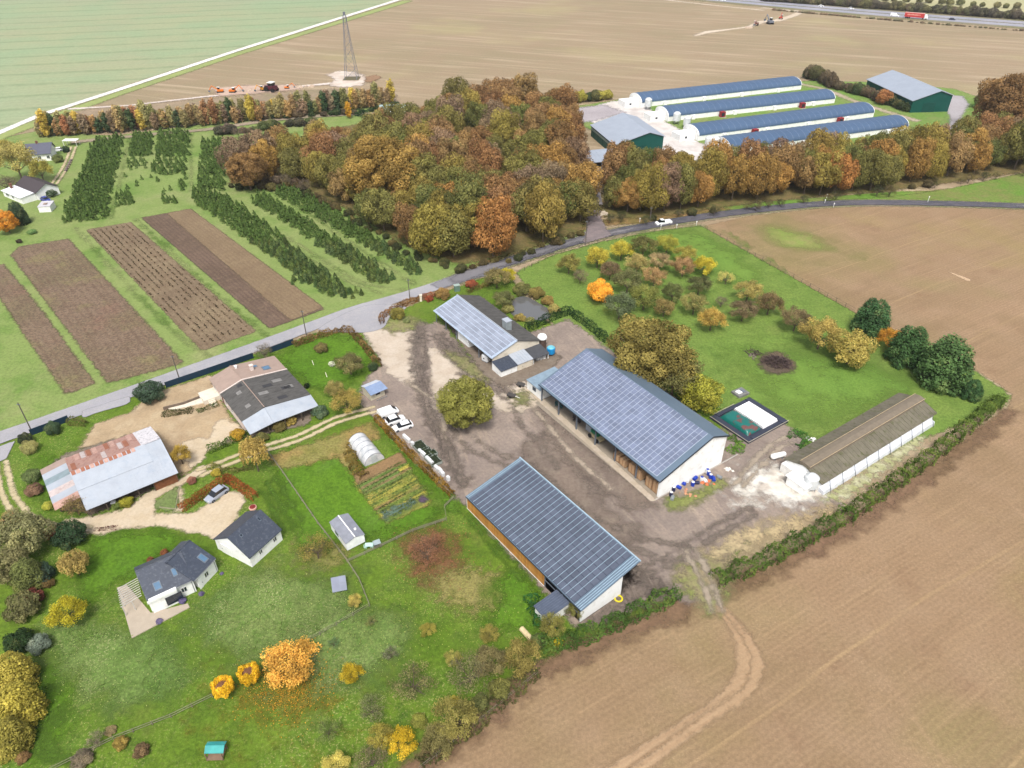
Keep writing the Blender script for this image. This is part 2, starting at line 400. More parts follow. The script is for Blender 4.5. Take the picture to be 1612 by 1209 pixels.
def plant(kind, x, y, r, color, label, cat='tree', group=None, name=None, sz=1.0, rng=random, parts=True):
    """a tree or shrub at world x,y with crown radius r (metres)"""
    vs = [k for k in KIND if k[0] == kind]; v = vs[rng.randrange(len(vs))]; cm, tm, zc = KIND[v]
    nm = name or {'oak': 'oak_tree', 'big': 'broad_tree', 'round': 'yard_tree', 'loose': 'orchard_tree', 'bare': 'bare_tree', 'bush': 'shrub', 'column': 'slender_tree', 'evergreen': 'evergreen_tree', 'weeping': 'weeping_tree'}[kind]
    o = thing(nm, label, cat, (x, y, 0), group, rng.uniform(0, 6.28)); o.scale = (r, r, r*sz)
    rgb = PAL[color] if isinstance(color, str) else color
    cr = bpy.data.objects.new(cm.name.split('.')[0], cm); COL.objects.link(cr); cr.parent = o; cr.color = jitcol(rgb, rng)
    tr = bpy.data.objects.new(tm.name.split('.')[0], tm); COL.objects.link(tr); tr.parent = o
    return o
def plantpx(kind, px, py, rpx, color, label, cat='tree', group=None, name=None, sz=1.0, rng=random):
    """crown centre seen at this photo pixel with this pixel radius"""
    zc = {'oak': 1.08, 'big': 1.1, 'round': 1.1, 'loose': 1.1, 'bare': 1., 'bush': .55, 'column': 1.5, 'evergreen': .95, 'weeping': 1.3}[kind]*sz
    r = rpx*mpp(px, py)*(1.12 if kind in ('loose', 'bare') else .98)
    p = G(px, py, zc*r)
    return plant(kind, p.x, p.y, r, color, label, cat, group, name, sz, rng)
def hedge(name, px, w, h, color, label, group=None, dens=34, size=.3, cat='hedge', round_=.35, color2=None, wob=.15):
    pts = [G(*p) for p in px]; base = pts[0].copy(); rng = np.random.default_rng(abs(hash(label)) % 9999 if False else len(label)*37+int(px[0][0]))
    cen = []; nor = []; tint = []
    core = MB()
    for a, b in zip(pts[:-1], pts[1:]):
        d = b-a; L = d.length; d.normalize(); nrm = Vector((-d.y, d.x, 0)); n = int(L*(2*h+w)*dens)
        s = rng.uniform(0, 1, n); t = rng.uniform(0, 1, n); P = 2*h+w
        ph = rng.uniform(0, 6)
        bul = 1+wob*np.sin(s*L*1.3+ph)+wob*.7*np.sin(s*L*3.1+ph*2)
        q = t*P; y = np.where(q < h, -w/2, np.where(q < h+w, q-h-w/2, w/2)); z = np.where(q < h, q, np.where(q < h+w, h, P-q))
        edge = np.abs(y)/(w/2); z = z*(1-round_*.35*(edge > .8)*(z/h > .8)); y = y*(1-round_*.3*(z/h)**2)
        y = y*bul*rng.uniform(.8, 1.05, n); z = z*bul*rng.uniform(.85, 1.06, n)+.03
        X = a.x+d.x*s*L+nrm.x*y; Y = a.y+d.y*s*L+nrm.y*y
        cen.append(np.stack([X, Y, z], 1)); ny = np.where(q < h, -1., np.where(q < h+w, 0., 1.)); nz = np.where((q >= h) & (q < h+w), 1., .25)
        nor.append(np.stack([nrm.x*ny, nrm.y*ny, nz], 1)+rng.normal(size=(n, 3))*.55)
        tint.append(.5+.35*np.sin(s*L*.8+ph)+rng.normal(size=n)*.12)
        f = frame(a, d, nrm); c2 = MB(f)
    cen = np.concatenate(cen); nor = np.concatenate(nor); tint = np.concatenate(tint)
    me = leaf_mesh(name, cen-np.array([base.x, base.y, 0]), nor, size, tint, rng)
    o = bpy.data.objects.new(name, me); COL.objects.link(o); o.location = (base.x, base.y, 0)
    rgb = PAL[color] if isinstance(color, str) else color
    o.color = C(rgb); tag(o, label, cat, group)
    return o
def post_fence(name, px, label, h=1.1, step=3., mat=None, rails=2, post=.05, rr=.02, cat='fence', maxposts=95):
    pts = [G(*p) for p in px]; t = thing(name, label, cat, pts[0])
    mat = mat or pm('fence_wood', (120, 110, 98), .9, var=.2)
    total = sum((b-a).length for a, b in zip(pts[:-1], pts[1:])); step = max(step, total/maxposts)
    m = MB()
    for a, b in zip(pts[:-1], pts[1:]):
        for i in range(rails):
            z = h*(.45+.48*i/max(1, rails-1)); m.tube(a+Vector((0, 0, z)), b+Vector((0, 0, z)), rr, rr, 4)
    m.build('wire' if rr < .03 else 'rail', mat, t)
    first = None
    for a, b in zip(pts[:-1], pts[1:]):
        L = (b-a).length; k = max(1, round(L/step))
        for i in range(k):
            p = a.lerp(b, i/k)
            if first is None:
                first = MB().tube(pts[0], pts[0]+Vector((0, 0, h)), post, post, 5).build('post', mat, t); first.location = (0, 0, 0)
            else:
                c = first.copy(); COL.objects.link(c); c.parent = t; c.location = p-pts[0]
    return t
# ================================================================== GROUND
def sdir(p, q):
    a = G(*p); b = G(*q); return (b.x-a.x, b.y-a.y)
# seed rows / tramlines follow real directions on the ground
d_field = sdir((1209, 1130), (1590, 870)); d_field2 = sdir((1300, 1020), (1420, 1209)); d_green = sdir((0, 57), (403, 40)); d_top = sdir((630, 118), (1200, 165))
base = gmat('crop_ground', (174, 154, 126), (165, 149, 119), (172, 149, 122), coarse=.008, mid=.05, fine=.9, famp=.10, grain=[(*d_top, .012, .16, (210, 190, 162), .5, .7, .5), (*d_top, .01, .3, (176, 156, 128), .52, .7, .45)], stripes=[(*d_top, 24, 1.0, (212, 194, 168), .3)], patches=[((188, 178, 130), .012, .5, .7, .5)])
me = bpy.data.meshes.new('ground'); S = 4000
me.from_pydata([(-S, -400, 0), (S, -400, 0), (S, S, 0), (-S, S, 0)], [], [(0, 1, 2, 3)]); at = me.attributes.new('edge', 'FLOAT', 'POINT'); at.data.foreach_set('value', [9.]*4)
me.materials.append(base); gr = bpy.data.objects.new('ground', me); COL.objects.link(gr); tag(gr, kind='structure')
sheet('green_field', [(-420, 395), (-150, 275), (0, 205), (180, 140), (370, 78), (640, -4), (900, -90), (100, -110), (-900, -110), (-1500, 100)],
      gmat('young_wheat', (166, 184, 146), (176, 182, 144), (158, 182, 142), coarse=.006, mid=.03, fine=.5, famp=.09, stripes=[(*d_green, 26, 2.6, (132, 152, 112), .55), (*d_green, 5.2, .9, (150, 166, 126), .3)], patches=[((176, 176, 144), .009, .45, .65, .6)], ragged=.6), res=9, margin=10)
sheet('far_meadow', [(1075, -30), (1150, -14), (1400, 8), (1650, 28), (2100, 60), (2300, -60), (1000, -100)], gmat('far_meadow_m', (196, 192, 148), (186, 186, 140), (206, 196, 156), coarse=.008, mid=.03, fine=.4, famp=.08), res=9, margin=10)
# brown drilled field on the right
field_px = [(640, 1215), (735, 1150), (830, 1065), (905, 1022), (1070, 950), (1118, 925), (1200, 895), (1340, 815), (1470, 725), (1590, 640), (1592, 618), (1500, 560), (1345, 493), (1103, 357), (1180, 340), (1290, 328), (1400, 324), (1612, 329), (1900, 340), (2600, 700), (2600, 1500), (1300, 1700), (300, 1700)]
sheet('brown_field', field_px, gmat('drilled_soil', (168, 140, 110), (158, 133, 102), (174, 147, 118), coarse=.018, mid=.11, fine=2.0, famp=.16,
      stripes=[(*d_field, 21, .35, (194, 166, 124), .4), (*d_field, .8, .3, (146, 118, 90), .22)], grain=[(*d_field, .03, .9, (188, 160, 124), .52, .72, .4), (*d_field, .02, .35, (148, 124, 96), .52, .7, .4), (*d_field2, .02, .5, (188, 158, 126), .58, .76, .3)],
      patches=[((166, 148, 98), .022, .52, .68, .6), ((186, 154, 124), .035, .5, .7, .5), ((150, 120, 94), .09, .55, .72, .5), ((152, 142, 92), .016, .5, .64, .5)], speck=((202, 176, 144), .6, .5, 3.), ragged=1.2), res=2.5, margin=4)
tr_m = gmat('wheel_track', (196, 166, 133), (188, 159, 126), fine=2.5, famp=.14, soft=.6, ragged=.9, stripes=[(*d_field, .75, .25, (180, 146, 112), .4)])
sheet('field_track', [(1120, 950), (1158, 985), (1176, 1030), (1168, 1072), (1125, 1112), (1060, 1152), (940, 1230)], tr_m, line=[1.8, 2.2, 3.2, 2.6, 1.7, 1.5, 1.5], smooth=True, res=.6)
sheet('field_track', [(1140, 960), (1180, 1010), (1192, 1048), (1175, 1090), (1115, 1130), (1010, 1209), (975, 1235)], tr_m, line=[.8, 1.4, 1.8, 1.6, 1.5, 1.5, 1.5], smooth=True, res=.6, margin=3)
sheet('bare_strip', [(1494, 428), (1523, 440)], gmat('pale_strip', (214, 184, 150), (206, 176, 144), soft=.3, ragged=.3), line=[.6, 1.8], res=.6)
sheet('green_patch', [(1205, 362), (1225, 358), (1262, 368), (1300, 390), (1262, 392), (1218, 380)], gmat('volunteer_crop', (154, 164, 90), (160, 158, 98), (140, 168, 78), coarse=.1, fine=1.4, famp=.18, soft=5, ragged=6, rfreq=.1), smooth=True, res=1.2, margin=11)
sheet('roadside_verge', [(1060, 352), (1130, 340), (1290, 316), (1400, 309), (1500, 296), (1612, 272), (1800, 240), (1800, 326), (1612, 321), (1400, 317), (1290, 322), (1180, 334)], gmat('verge', (118, 142, 66), (132, 146, 76), (146, 140, 90), coarse=.05, fine=1.2, famp=.2, patches=[((108, 156, 56), .03, .45, .6, .7)], soft=.6), res=1.5, margin=3)
# grass
grass = gmat('meadow_grass', (100, 130, 38), (114, 140, 46), (86, 116, 34), coarse=.05, mid=.3, fine=1.7, famp=.28, camt=.6, speck=((186, 182, 120), .56, .7, 3.0), patches=[((100, 136, 46), .07, .48, .66, .6), ((118, 122, 62), .11, .54, .72, .55), ((60, 92, 34), .25, .56, .7, .5)], soft=.5, ragged=1.2)
grass2 = gmat('orchard_grass', (120, 146, 68), (128, 152, 72), (104, 132, 58), coarse=.04, mid=.22, fine=1.6, famp=.24, camt=.6, speck=((170, 176, 104), .6, .5, 2.8), patches=[((124, 156, 70), .05, .46, .66, .6), ((78, 112, 46), .3, .56, .72, .4), ((124, 134, 76), .09, .58, .74, .5)], soft=.5, ragged=1.2)
grass3 = gmat('plantation_grass', (142, 162, 92), (150, 164, 100), (128, 154, 80), coarse=.03, mid=.2, fine=1.4, famp=.2, camt=.6, patches=[((108, 144, 62), .05, .5, .7, .7), ((160, 164, 112), .06, .54, .72, .6)], soft=.5, ragged=1.0)
lush = gmat('lush_grass', (92, 132, 34), (102, 140, 38), (84, 118, 32), coarse=.07, mid=.4, fine=1.7, famp=.28, soft=2.5, ragged=5, rfreq=.25, patches=[((106, 140, 54), .15, .5, .7, .5)])
sheet('plantation_meadow', [(-300, 330), (-40, 226), (60, 206), (180, 214), (300, 198), (440, 178), (560, 168), (640, 168), (700, 230), (760, 330), (920, 345), (935, 372), (790, 412), (700, 442), (560, 492), (403, 548), (205, 615), (0, 688), (-300, 800)], grass3, res=2, margin=3)
sheet('grassland', [(-220, 745), (0, 694), (205, 625), (403, 556), (570, 502), (600, 500), (720, 452), (795, 425), (850, 500), (960, 560), (1130, 640), (1240, 700), (1480, 660), (1240, 790), (1130, 905), (1065, 948), (900, 1022), (830, 1066), (735, 1150), (640, 1225), (600, 1500), (-300, 1500)], grass, res=2, margin=3)
sheet('orchard_meadow', [(812, 428), (870, 402), (940, 382), (1030, 364), (1103, 355), (1345, 492), (1500, 562), (1592, 622), (1580, 640), (1480, 680), (1300, 760), (1240, 700), (1130, 640), (960, 560), (870, 510)], grass2, res=2, margin=3)
sheet('leaf_litter', [(640, 850), (690, 835), (715, 870), (712, 905), (680, 912), (650, 890)], gmat('red_litter', (146, 104, 74), (130, 96, 62), (116, 118, 56), mid=.6, fine=2.4, famp=.4, soft=3.5, ragged=6, rfreq=.5), smooth=True, res=1, margin=9)
sheet('leaf_litter', [(430, 1065), (480, 1055), (510, 1080), (485, 1115), (440, 1105), (400, 1095)], gmat('gold_litter', (142, 124, 52), (116, 122, 46), (160, 132, 50), mid=.8, fine=3, famp=.5, soft=5, ragged=8, rfreq=.5, speck=((214, 160, 60), .55, .8, 3.5)), smooth=True, res=1, margin=9)
sheet('leaf_litter', [(480, 845), (530, 840), (540, 880), (500, 900), (470, 880)], gmat('tan_litter', (150, 142, 84), (130, 138, 64), (160, 150, 96), mid=.8, fine=3, famp=.4, soft=2.5, ragged=5, rfreq=.8), smooth=True, res=1, margin=9)
sheet('leaf_litter', [(690, 905), (760, 900), (800, 935), (760, 960), (700, 945)], _M['tan_litter'], smooth=True, res=1, margin=5)
for q in ([(60, 1010), (130, 985), (230, 1000), (290, 1050), (220, 1100), (120, 1080)], [(330, 960), (420, 900), (540, 930), (560, 990), (430, 1030), (340, 1020)], [(470, 1000), (560, 960), (640, 1000), (600, 1060), (500, 1070)]):
    sheet('flowery_grass', q, gmat('flower_speckle', (112, 142, 70), (126, 146, 80), (96, 130, 54), mid=.6, fine=2.2, famp=.34, soft=4.5, ragged=8, rfreq=.2, speck=((204, 200, 150), .56, .7, 3.4)), smooth=True, res=1.2, margin=7)
for q in ([(440, 735), (520, 700), (560, 730), (640, 790), (690, 800), (660, 830), (560, 850), (470, 850)], [(45, 1130), (80, 1060), (110, 1110), (100, 1175), (60, 1190)], [(150, 850), (280, 838), (250, 880), (140, 940)], [(590, 670), (620, 690), (715, 790), (690, 790), (640, 720)], [(800, 890), (850, 930), (840, 985), (760, 990), (780, 930)], [(440, 560), (520, 525), (580, 550), (570, 590), (500, 610)], [(60, 730), (72, 710), (95, 790), (72, 790)]):
    sheet('lush_lawn', q, lush, smooth=True, res=1, margin=7)
for q in ([(1180, 560), (1320, 570), (1420, 600), (1360, 640), (1250, 650)], [(1000, 380), (1100, 370), (1200, 440), (1120, 430)]):
    sheet('bright_meadow', q, gmat('bright_grass', (118, 154, 66), (124, 156, 68), mid=.4, fine=1.8, famp=.22, soft=6, ragged=10, rfreq=.15), smooth=True, res=1.5, margin=8)
mow = gmat('mown_line', (84, 118, 38), (92, 124, 42), mid=.5, fine=2, famp=.2, soft=.8, ragged=1.2, rfreq=.3)
for q in ([(62, 1108), (78, 1085), (94, 1092)], [(100, 1115), (80, 1125), (62, 1150), (58, 1178), (72, 1195), (110, 1198)], [(106, 1122), (88, 1132), (72, 1152), (68, 1174), (80, 1188), (106, 1190)], [(98, 1135), (82, 1152), (78, 1168), (88, 1180)], [(420, 760), (440, 790), (462, 828)], [(432, 752), (452, 782), (476, 822)], [(410, 772), (428, 800), (448, 836)], [(745, 800), (780, 850), (830, 905)], [(738, 812), (772, 860), (820, 912)]):
    sheet('mown_line', q, mow, line=.55, smooth=True, res=.4, margin=1.6)
for q in ([(320, 300), (380, 345), (460, 392), (545, 440), (600, 462)], [(330, 296), (392, 340), (470, 385), (560, 440), (640, 458)], [(430, 300), (520, 360), (620, 428), (650, 446)], [(120, 360), (250, 500), (330, 560)], [(215, 345), (330, 455), (420, 530)], [(205, 215), (175, 345)], [(300, 205), (302, 300)]):
    sheet('mown_line', q, gmat('faded_mown_line', (158, 170, 108), (112, 142, 66), mid=.5, fine=1.4, famp=.2, soft=1.2, ragged=2.4, rfreq=.2), line=.5, smooth=True, res=.6, margin=3)
sheet('field_margin', [(645, 1212), (740, 1150), (835, 1064), (912, 1024), (1075, 958)], gmat('field_margin_m', (140, 112, 90), (130, 106, 80), (150, 122, 96), mid=.4, fine=2, famp=.24, soft=1.8, ragged=3.4, rfreq=.3), line=[2.5, 2.5, 2.5, 3, 3], res=.8, margin=4)
sheet('field_margin', [(1125, 930), (1205, 905), (1345, 826), (1475, 736), (1592, 648)], _M['field_margin_m'], line=[2.5, 2.5, 2.5, 2.5, 2], res=.8, margin=4)
# plots among the plantation
rows = sdir((135, 362), (318, 552))
soil = gmat('plot_soil', (150, 132, 106), (138, 120, 98), (126, 106, 86), coarse=.06, mid=.3, fine=1.8, famp=.3, stripes=[(*rows, 1.5, .3, (116, 94, 76), .4)], speck=((176, 160, 122), .6, .6, 3), soft=.4, ragged=.8)
redsoil = gmat('plot_soil_weedy', (138, 118, 100), (128, 114, 90), (116, 98, 82), coarse=.05, mid=.35, fine=1.6, famp=.36, stripes=[(*rows, 1.7, .4, (112, 88, 72), .3)], patches=[((142, 134, 92), .08, .52, .68, .7), ((148, 112, 98), .06, .55, .7, .5)], speck=((184, 158, 124), .6, .6, 3), soft=.5, ragged=1.)
dsoil = gmat('plot_soil_dark', (124, 104, 90), (112, 94, 80), (136, 116, 98), coarse=.08, mid=.4, fine=2, famp=.25, stripes=[(*rows, 1.1, .3, (98, 78, 68), .45)], soft=.4, ragged=.5)
tsoil = gmat('plot_soil_tan', (152, 132, 104), (142, 122, 96), (134, 114, 92), coarse=.08, mid=.4, fine=2, famp=.25, stripes=[(*rows, 1.1, .3, (132, 108, 86), .5)], soft=.4, ragged=.5)
sheet('tilled_plot', [(17, 402), (30, 388), (108, 376), (290, 572), (170, 604)], redsoil, res=1)
sheet('tilled_plot', [(135, 362), (206, 350), (404, 522), (318, 553)], soil, res=1)
sheet('tilled_plot', [(222, 343), (300, 329), (511, 487), (425, 518)], dsoil, res=1)
sheet('tilled_plot', [(262, 336), (300, 329), (509, 484), (458, 505)], tsoil, res=1)
sheet('tilled_plot', [(-30, 425), (6, 416), (60, 480), (150, 604), (104, 622), (40, 530)], redsoil, res=1)
# garden of the tunnel
sheet('rough_ground', [(420, 720), (520, 688), (585, 665), (600, 690), (560, 700), (560, 745), (600, 780), (555, 745), (530, 720), (445, 740)], gmat('dry_weeds', (150, 144, 84), (166, 142, 88), (128, 128, 62), coarse=.12, mid=.5, fine=2.4, famp=.34, soft=.8, ragged=1.8), res=.8)
bed = gmat('vegetable_bed', (150, 150, 70), (126, 138, 62), (172, 150, 84), coarse=.2, mid=.7, fine=2.8, famp=.4, speck=((214, 196, 96), .56, .7, 3), soft=.4, ragged=.9, stripes=[(*sdir((556, 760), (635, 720)), 2.6, .9, (92, 122, 56), .8), (*sdir((556, 760), (635, 720)), 5.2, .5, (140, 112, 82), .8), (*sdir((556, 760), (635, 720)), 3.9, .5, (206, 190, 84), .6)])
sheet('vegetable_bed', [(556, 760), (635, 720), (680, 792), (607, 826)], bed, res=.6)
sheet('bare_bed', [(556, 748), (630, 712), (640, 728), (562, 764)], gmat('bed_soil', (158, 128, 92), (142, 118, 84), fine=2.5, famp=.2, soft=.3, ragged=.5), res=.6)
sheet('cabbage_patch', [(600, 808), (622, 798), (648, 786), (655, 790), (630, 806), (606, 818)], gmat('blue_greens', (104, 126, 112), (90, 112, 92), mid=.8, fine=3, famp=.4, soft=.8, ragged=2), res=.5)
sheet('cabbage_patch', [(656, 786), (668, 780), (674, 788), (662, 793)], gmat('purple_greens', (92, 76, 100), (104, 88, 104), fine=3, famp=.3, soft=.4, ragged=1), res=.5)
sheet('green_bed', [(562, 762), (622, 734), (634, 752), (574, 780)], gmat('green_rows', (104, 132, 62), (116, 138, 72), mid=.8, fine=3, famp=.35, soft=.3, ragged=.8, stripes=[(*sdir((556, 760), (635, 720)), 1.3, .45, (150, 124, 92), .8)]), res=.5)
# ---- lane, yard, drives
asph = gmat('asphalt_pale', (198, 197, 204), (188, 187, 194), (206, 203, 206), coarse=.05, mid=.4, fine=3, famp=.08, soft=.12, ragged=.25, rfreq=.5, k=.52)
asph2 = gmat('asphalt_dark', (118, 116, 126), (102, 102, 112), (134, 128, 134), coarse=.04, mid=.4, fine=3, famp=.1, soft=.4, ragged=.7, rfreq=.5, k=.5)
shoulder = gmat('shoulder_m', (150, 142, 118), (140, 144, 100), (164, 150, 126), mid=.4, fine=2, famp=.22, soft=.7, ragged=1.4)
lane_px = [(-60, 712), (0, 690), (100, 655), (205, 618), (300, 584), (403, 547), (500, 511), (560, 489), (640, 466), (720, 440)]
lane2_px = [(720, 440), (790, 416), (870, 391), (940, 372), (1030, 354.5), (1110, 341.5), (1200, 330), (1290, 322), (1380, 319.5), (1500, 321.5), (1612, 325), (1780, 332)]
sheet('verge', lane2_px, shoulder, line=6.2, smooth=True, res=1)
leafy = gmat('leafy_verge', (152, 122, 86), (128, 116, 66), (168, 132, 92), mid=.5, fine=2, famp=.3, soft=1., ragged=2)
sheet('verge', [(720, 428), (800, 404), (880, 376), (925, 362), (925, 350), (860, 372), (760, 412)], leafy, res=1)
sheet('verge', [(1060, 346), (1200, 326), (1290, 317), (1400, 310), (1480, 300), (1400, 302), (1200, 318), (1060, 336)], _M['verge'] if 'verge' in _M else grass3, res=1)
sheet('verge', [(945, 356), (1010, 352), (1060, 344), (1150, 330), (1120, 322), (1000, 340), (950, 346)], leafy, res=1)
sheet('wood_floor', [(360, 290), (470, 292), (545, 328), (640, 388), (722, 416), (800, 404), (918, 364), (930, 300), (915, 235), (905, 195), (860, 168), (700, 172), (600, 188), (500, 208), (430, 235)], gmat('leaf_floor', (128, 116, 76), (112, 110, 62), (144, 120, 82), mid=.4, fine=1.6, famp=.3, soft=1.2, ragged=3), res=2, margin=4)
sheet('wood_floor', [(945, 341), (1010, 345), (1200, 318), (1400, 301), (1612, 271), (1760, 251), (1760, 205), (1612, 218), (1500, 230), (1400, 240), (1300, 258), (1180, 272), (1060, 280), (950, 288)], _M['leaf_floor'], res=2, margin=4)
yard = gmat('yard_earth', (162, 147, 137), (150, 136, 127), (174, 158, 145), coarse=.05, mid=.22, fine=1.8, famp=.14, patches=[((142, 128, 122), .045, .5, .66, .6), ((192, 174, 158), .08, .54, .7, .5), ((128, 114, 106), .16, .6, .74, .5)], grain=[(*sdir((660, 560), (720, 740)), .06, .7, (192, 174, 156), .54, .7, .5), (*sdir((850, 680), (1040, 850)), .05, .6, (134, 118, 108), .54, .7, .5), (*sdir((850, 680), (1040, 850)), .1, 1.4, (196, 180, 162), .58, .7, .4)], soft=.7, ragged=2., rfreq=.5)
sand = gmat('pale_gravel', (218, 202, 184), (208, 192, 172), (226, 212, 196), coarse=.08, mid=.3, fine=2, famp=.08, patches=[((190, 174, 156), .12, .56, .72, .5)], soft=.9, ragged=2.4, rfreq=.4)
mud = gmat('dark_mud', (126, 114, 106), (112, 102, 94), (144, 130, 118), coarse=.15, mid=.5, fine=2, famp=.2, soft=1.6, ragged=3.4, rfreq=.5, grain=[(*sdir((662, 560), (700, 700)), .08, 1.6, (96, 86, 80), .5, .64, .6), (*sdir((662, 560), (700, 700)), .1, 1.9, (168, 152, 138), .56, .7, .6)])
damp = gmat('damp_earth', (146, 130, 118), (134, 120, 110), (156, 142, 128), coarse=.15, mid=.5, fine=2, famp=.14, soft=2.4, ragged=4.0, rfreq=.3)
sheet('farm_yard', [(575, 505), (600, 498), (612, 515), (640, 515), (690, 508), (700, 512), (735, 560), (790, 600), (840, 590), (872, 560), (832, 525), (895, 503), (955, 548), (1150, 690), (1140, 650), (1215, 655), (1268, 690), (1250, 720), (1300, 775), (1330, 790), (1290, 808), (1180, 852), (1125, 905), (1125, 945), (1078, 955), (1060, 935), (1000, 960), (930, 990), (905, 985), (730, 790), (714, 782), (590, 660), (566, 632), (572, 600), (602, 575), (590, 540)], yard, res=1.2, margin=3)
sheet('pale_yard', [(568, 512), (600, 500), (615, 522), (655, 520), (660, 600), (668, 640), (655, 610), (612, 590), (598, 566)], sand, smooth=True, res=1, margin=4)
sheet('pale_yard', [(676, 545), (700, 560), (752, 592), (790, 612), (850, 598), (850, 640), (800, 650), (770, 640), (700, 620), (690, 660), (678, 600)], sand, smooth=True, res=1, margin=4)
sheet('yard_rut', [(660, 512), (659, 560), (664, 610), (676, 650), (700, 700), (728, 760)], mud, line=[3.2, 3.2, 2.6, 2.2, 2.4, 2.0], smooth=True, res=.8, margin=3)
sheet('yard_rut', [(690, 530), (720, 560), (760, 600), (800, 618)], mud, line=[2.5, 3.5, 3., 1.5], smooth=True, res=.8, margin=3)
sheet('damp_ground', [(850, 640), (880, 665), (940, 715), (1020, 780), (1000, 800), (930, 760), (870, 700)], damp, smooth=True, res=1, margin=5)
sheet('damp_ground', [(850, 690), (905, 740), (960, 800), (1010, 850), (960, 850), (880, 780), (820, 720)], damp, smooth=True, res=1, margin=5)
sheet('damp_ground', [(925, 985), (1000, 945), (1050, 925), (1010, 900), (980, 930)], mud, smooth=True, res=1, margin=4)
sheet('weedy_patch', [(700, 555), (735, 565), (775, 600), (740, 590), (715, 570)], gmat('yard_weeds', (138, 138, 92), (124, 130, 84), (156, 142, 112), mid=.5, fine=2, famp=.3, soft=1.2, ragged=3), smooth=True, res=.8, margin=4)
sheet('weedy_patch', [(1050, 785), (1090, 778), (1130, 755), (1140, 765), (1080, 800), (1052, 800)], gmat('yard_weeds_green', (132, 146, 74), (144, 146, 92), mid=.5, fine=2, famp=.3, soft=1.2, ragged=2), smooth=True, res=.8, margin=4)
sheet('weedy_patch', [(1060, 900), (1110, 880), (1150, 870), (1140, 930), (1120, 965), (1085, 935)], gmat('yard_weeds2', (150, 152, 96), (160, 146, 116), (130, 146, 70), mid=.5, fine=2, famp=.3, soft=2, ragged=4, rfreq=.5), smooth=True, res=.8, margin=5)
sheet('weedy_patch', [(610, 505), (650, 500), (652, 512), (640, 522), (612, 522)], _M['yard_weeds2'], smooth=True, res=.8, margin=4)
lime = gmat('lime_spill', (236, 231, 222), (226, 221, 210), (206, 196, 182), coarse=.2, mid=.5, fine=2, famp=.1, soft=3, ragged=8, rfreq=.3, k=.74, patches=[((196, 184, 172), .25, .5, .66, .7)])
sheet('lime_spill', [(1180, 745), (1215, 735), (1240, 742), (1250, 765), (1290, 775), (1270, 792), (1230, 790), (1200, 780), (1175, 790), (1165, 770)], lime, smooth=True, res=.8, margin=5)
sheet('lime_spill', [(1290, 790), (1330, 765), (1400, 715), (1450, 685), (1460, 690), (1400, 735), (1330, 785)], gmat('lime_grass', (196, 194, 156), (176, 178, 124), (216, 212, 184), coarse=.2, mid=.6, fine=2.4, famp=.2, soft=1.2, ragged=3.5, k=.66), res=.8, margin=5)
sheet('yellow_sand', [(1120, 870), (1150, 850), (1185, 832), (1225, 822), (1290, 808), (1300, 800), (1240, 835), (1180, 860), (1160, 880)], gmat('spilled_grain', (214, 190, 146), (202, 182, 144), (180, 166, 128), mid=.4, fine=2, famp=.2, soft=2.4, ragged=5, rfreq=.5), smooth=True, res=.8, margin=5)
sheet('concrete_apron', [(808, 598), (815, 592), (1034, 788), (1026, 792)], gmat('concrete', (206, 190, 170), (196, 182, 160), (214, 200, 184), mid=.5, fine=2, famp=.08, soft=.1, ragged=.2), res=.7)
# left yard and drives
lsand = gmat('sandy_drive', (222, 204, 176), (212, 192, 162), (228, 212, 188), coarse=.1, mid=.4, fine=2, famp=.09, patches=[((196, 176, 142), .14, .55, .72, .6)], soft=.5, ragged=1.3, rfreq=.5)
tawny = gmat('tawny_yard', (200, 176, 142), (188, 164, 132), (210, 190, 158), coarse=.1, mid=.3, fine=2, famp=.12, patches=[((166, 146, 118), .12, .52, .7, .6)], soft=.6, ragged=1.3)
sheet('left_yard', [(125, 705), (150, 668), (205, 650), (240, 620), (335, 590), (345, 625), (380, 690), (320, 712), (310, 728), (290, 750), (240, 720), (200, 700)], tawny, res=1)
sheet('left_yard', [(310, 690), (330, 690), (345, 660), (382, 675), (372, 690), (325, 712), (322, 724), (300, 735), (285, 700)], lsand, smooth=True, res=1)
sheet('gravel_drive', [(380, 775), (385, 790), (372, 815), (345, 850), (300, 838), (250, 828), (200, 830), (160, 842), (130, 836), (100, 822), (190, 805), (235, 775), (275, 762), (318, 732), (330, 742), (288, 762), (245, 785), (245, 810), (300, 808), (345, 785), (350, 775)], lsand, res=.8)
for nm_, P_ in (('barn_floor', [(690, 492), (718, 476), (760, 470), (852, 540), (884, 562), (866, 586), (792, 612), (762, 590)]), ('barn_floor', [(80, 735), (100, 716), (232, 676), (280, 750), (200, 790), (140, 812), (108, 782)]), ('barn_floor', [(334, 604), (362, 580), (438, 572), (496, 640), (486, 668), (392, 690)])):
    sheet(nm_, P_, gmat('barn_floor_earth', (140, 126, 112), (126, 112, 100), (152, 140, 126), mid=.5, fine=2, famp=.16, soft=.5, ragged=1.4), res=.8)
ylight = gmat('light_rut', (192, 176, 158), (180, 166, 148), fine=2, famp=.14, soft=.6, ragged=1.3, rfreq=.4); ydark = gmat('dark_rut', (142, 129, 118), (134, 122, 112), fine=2, famp=.16, soft=.9, ragged=2.2, rfreq=.4)
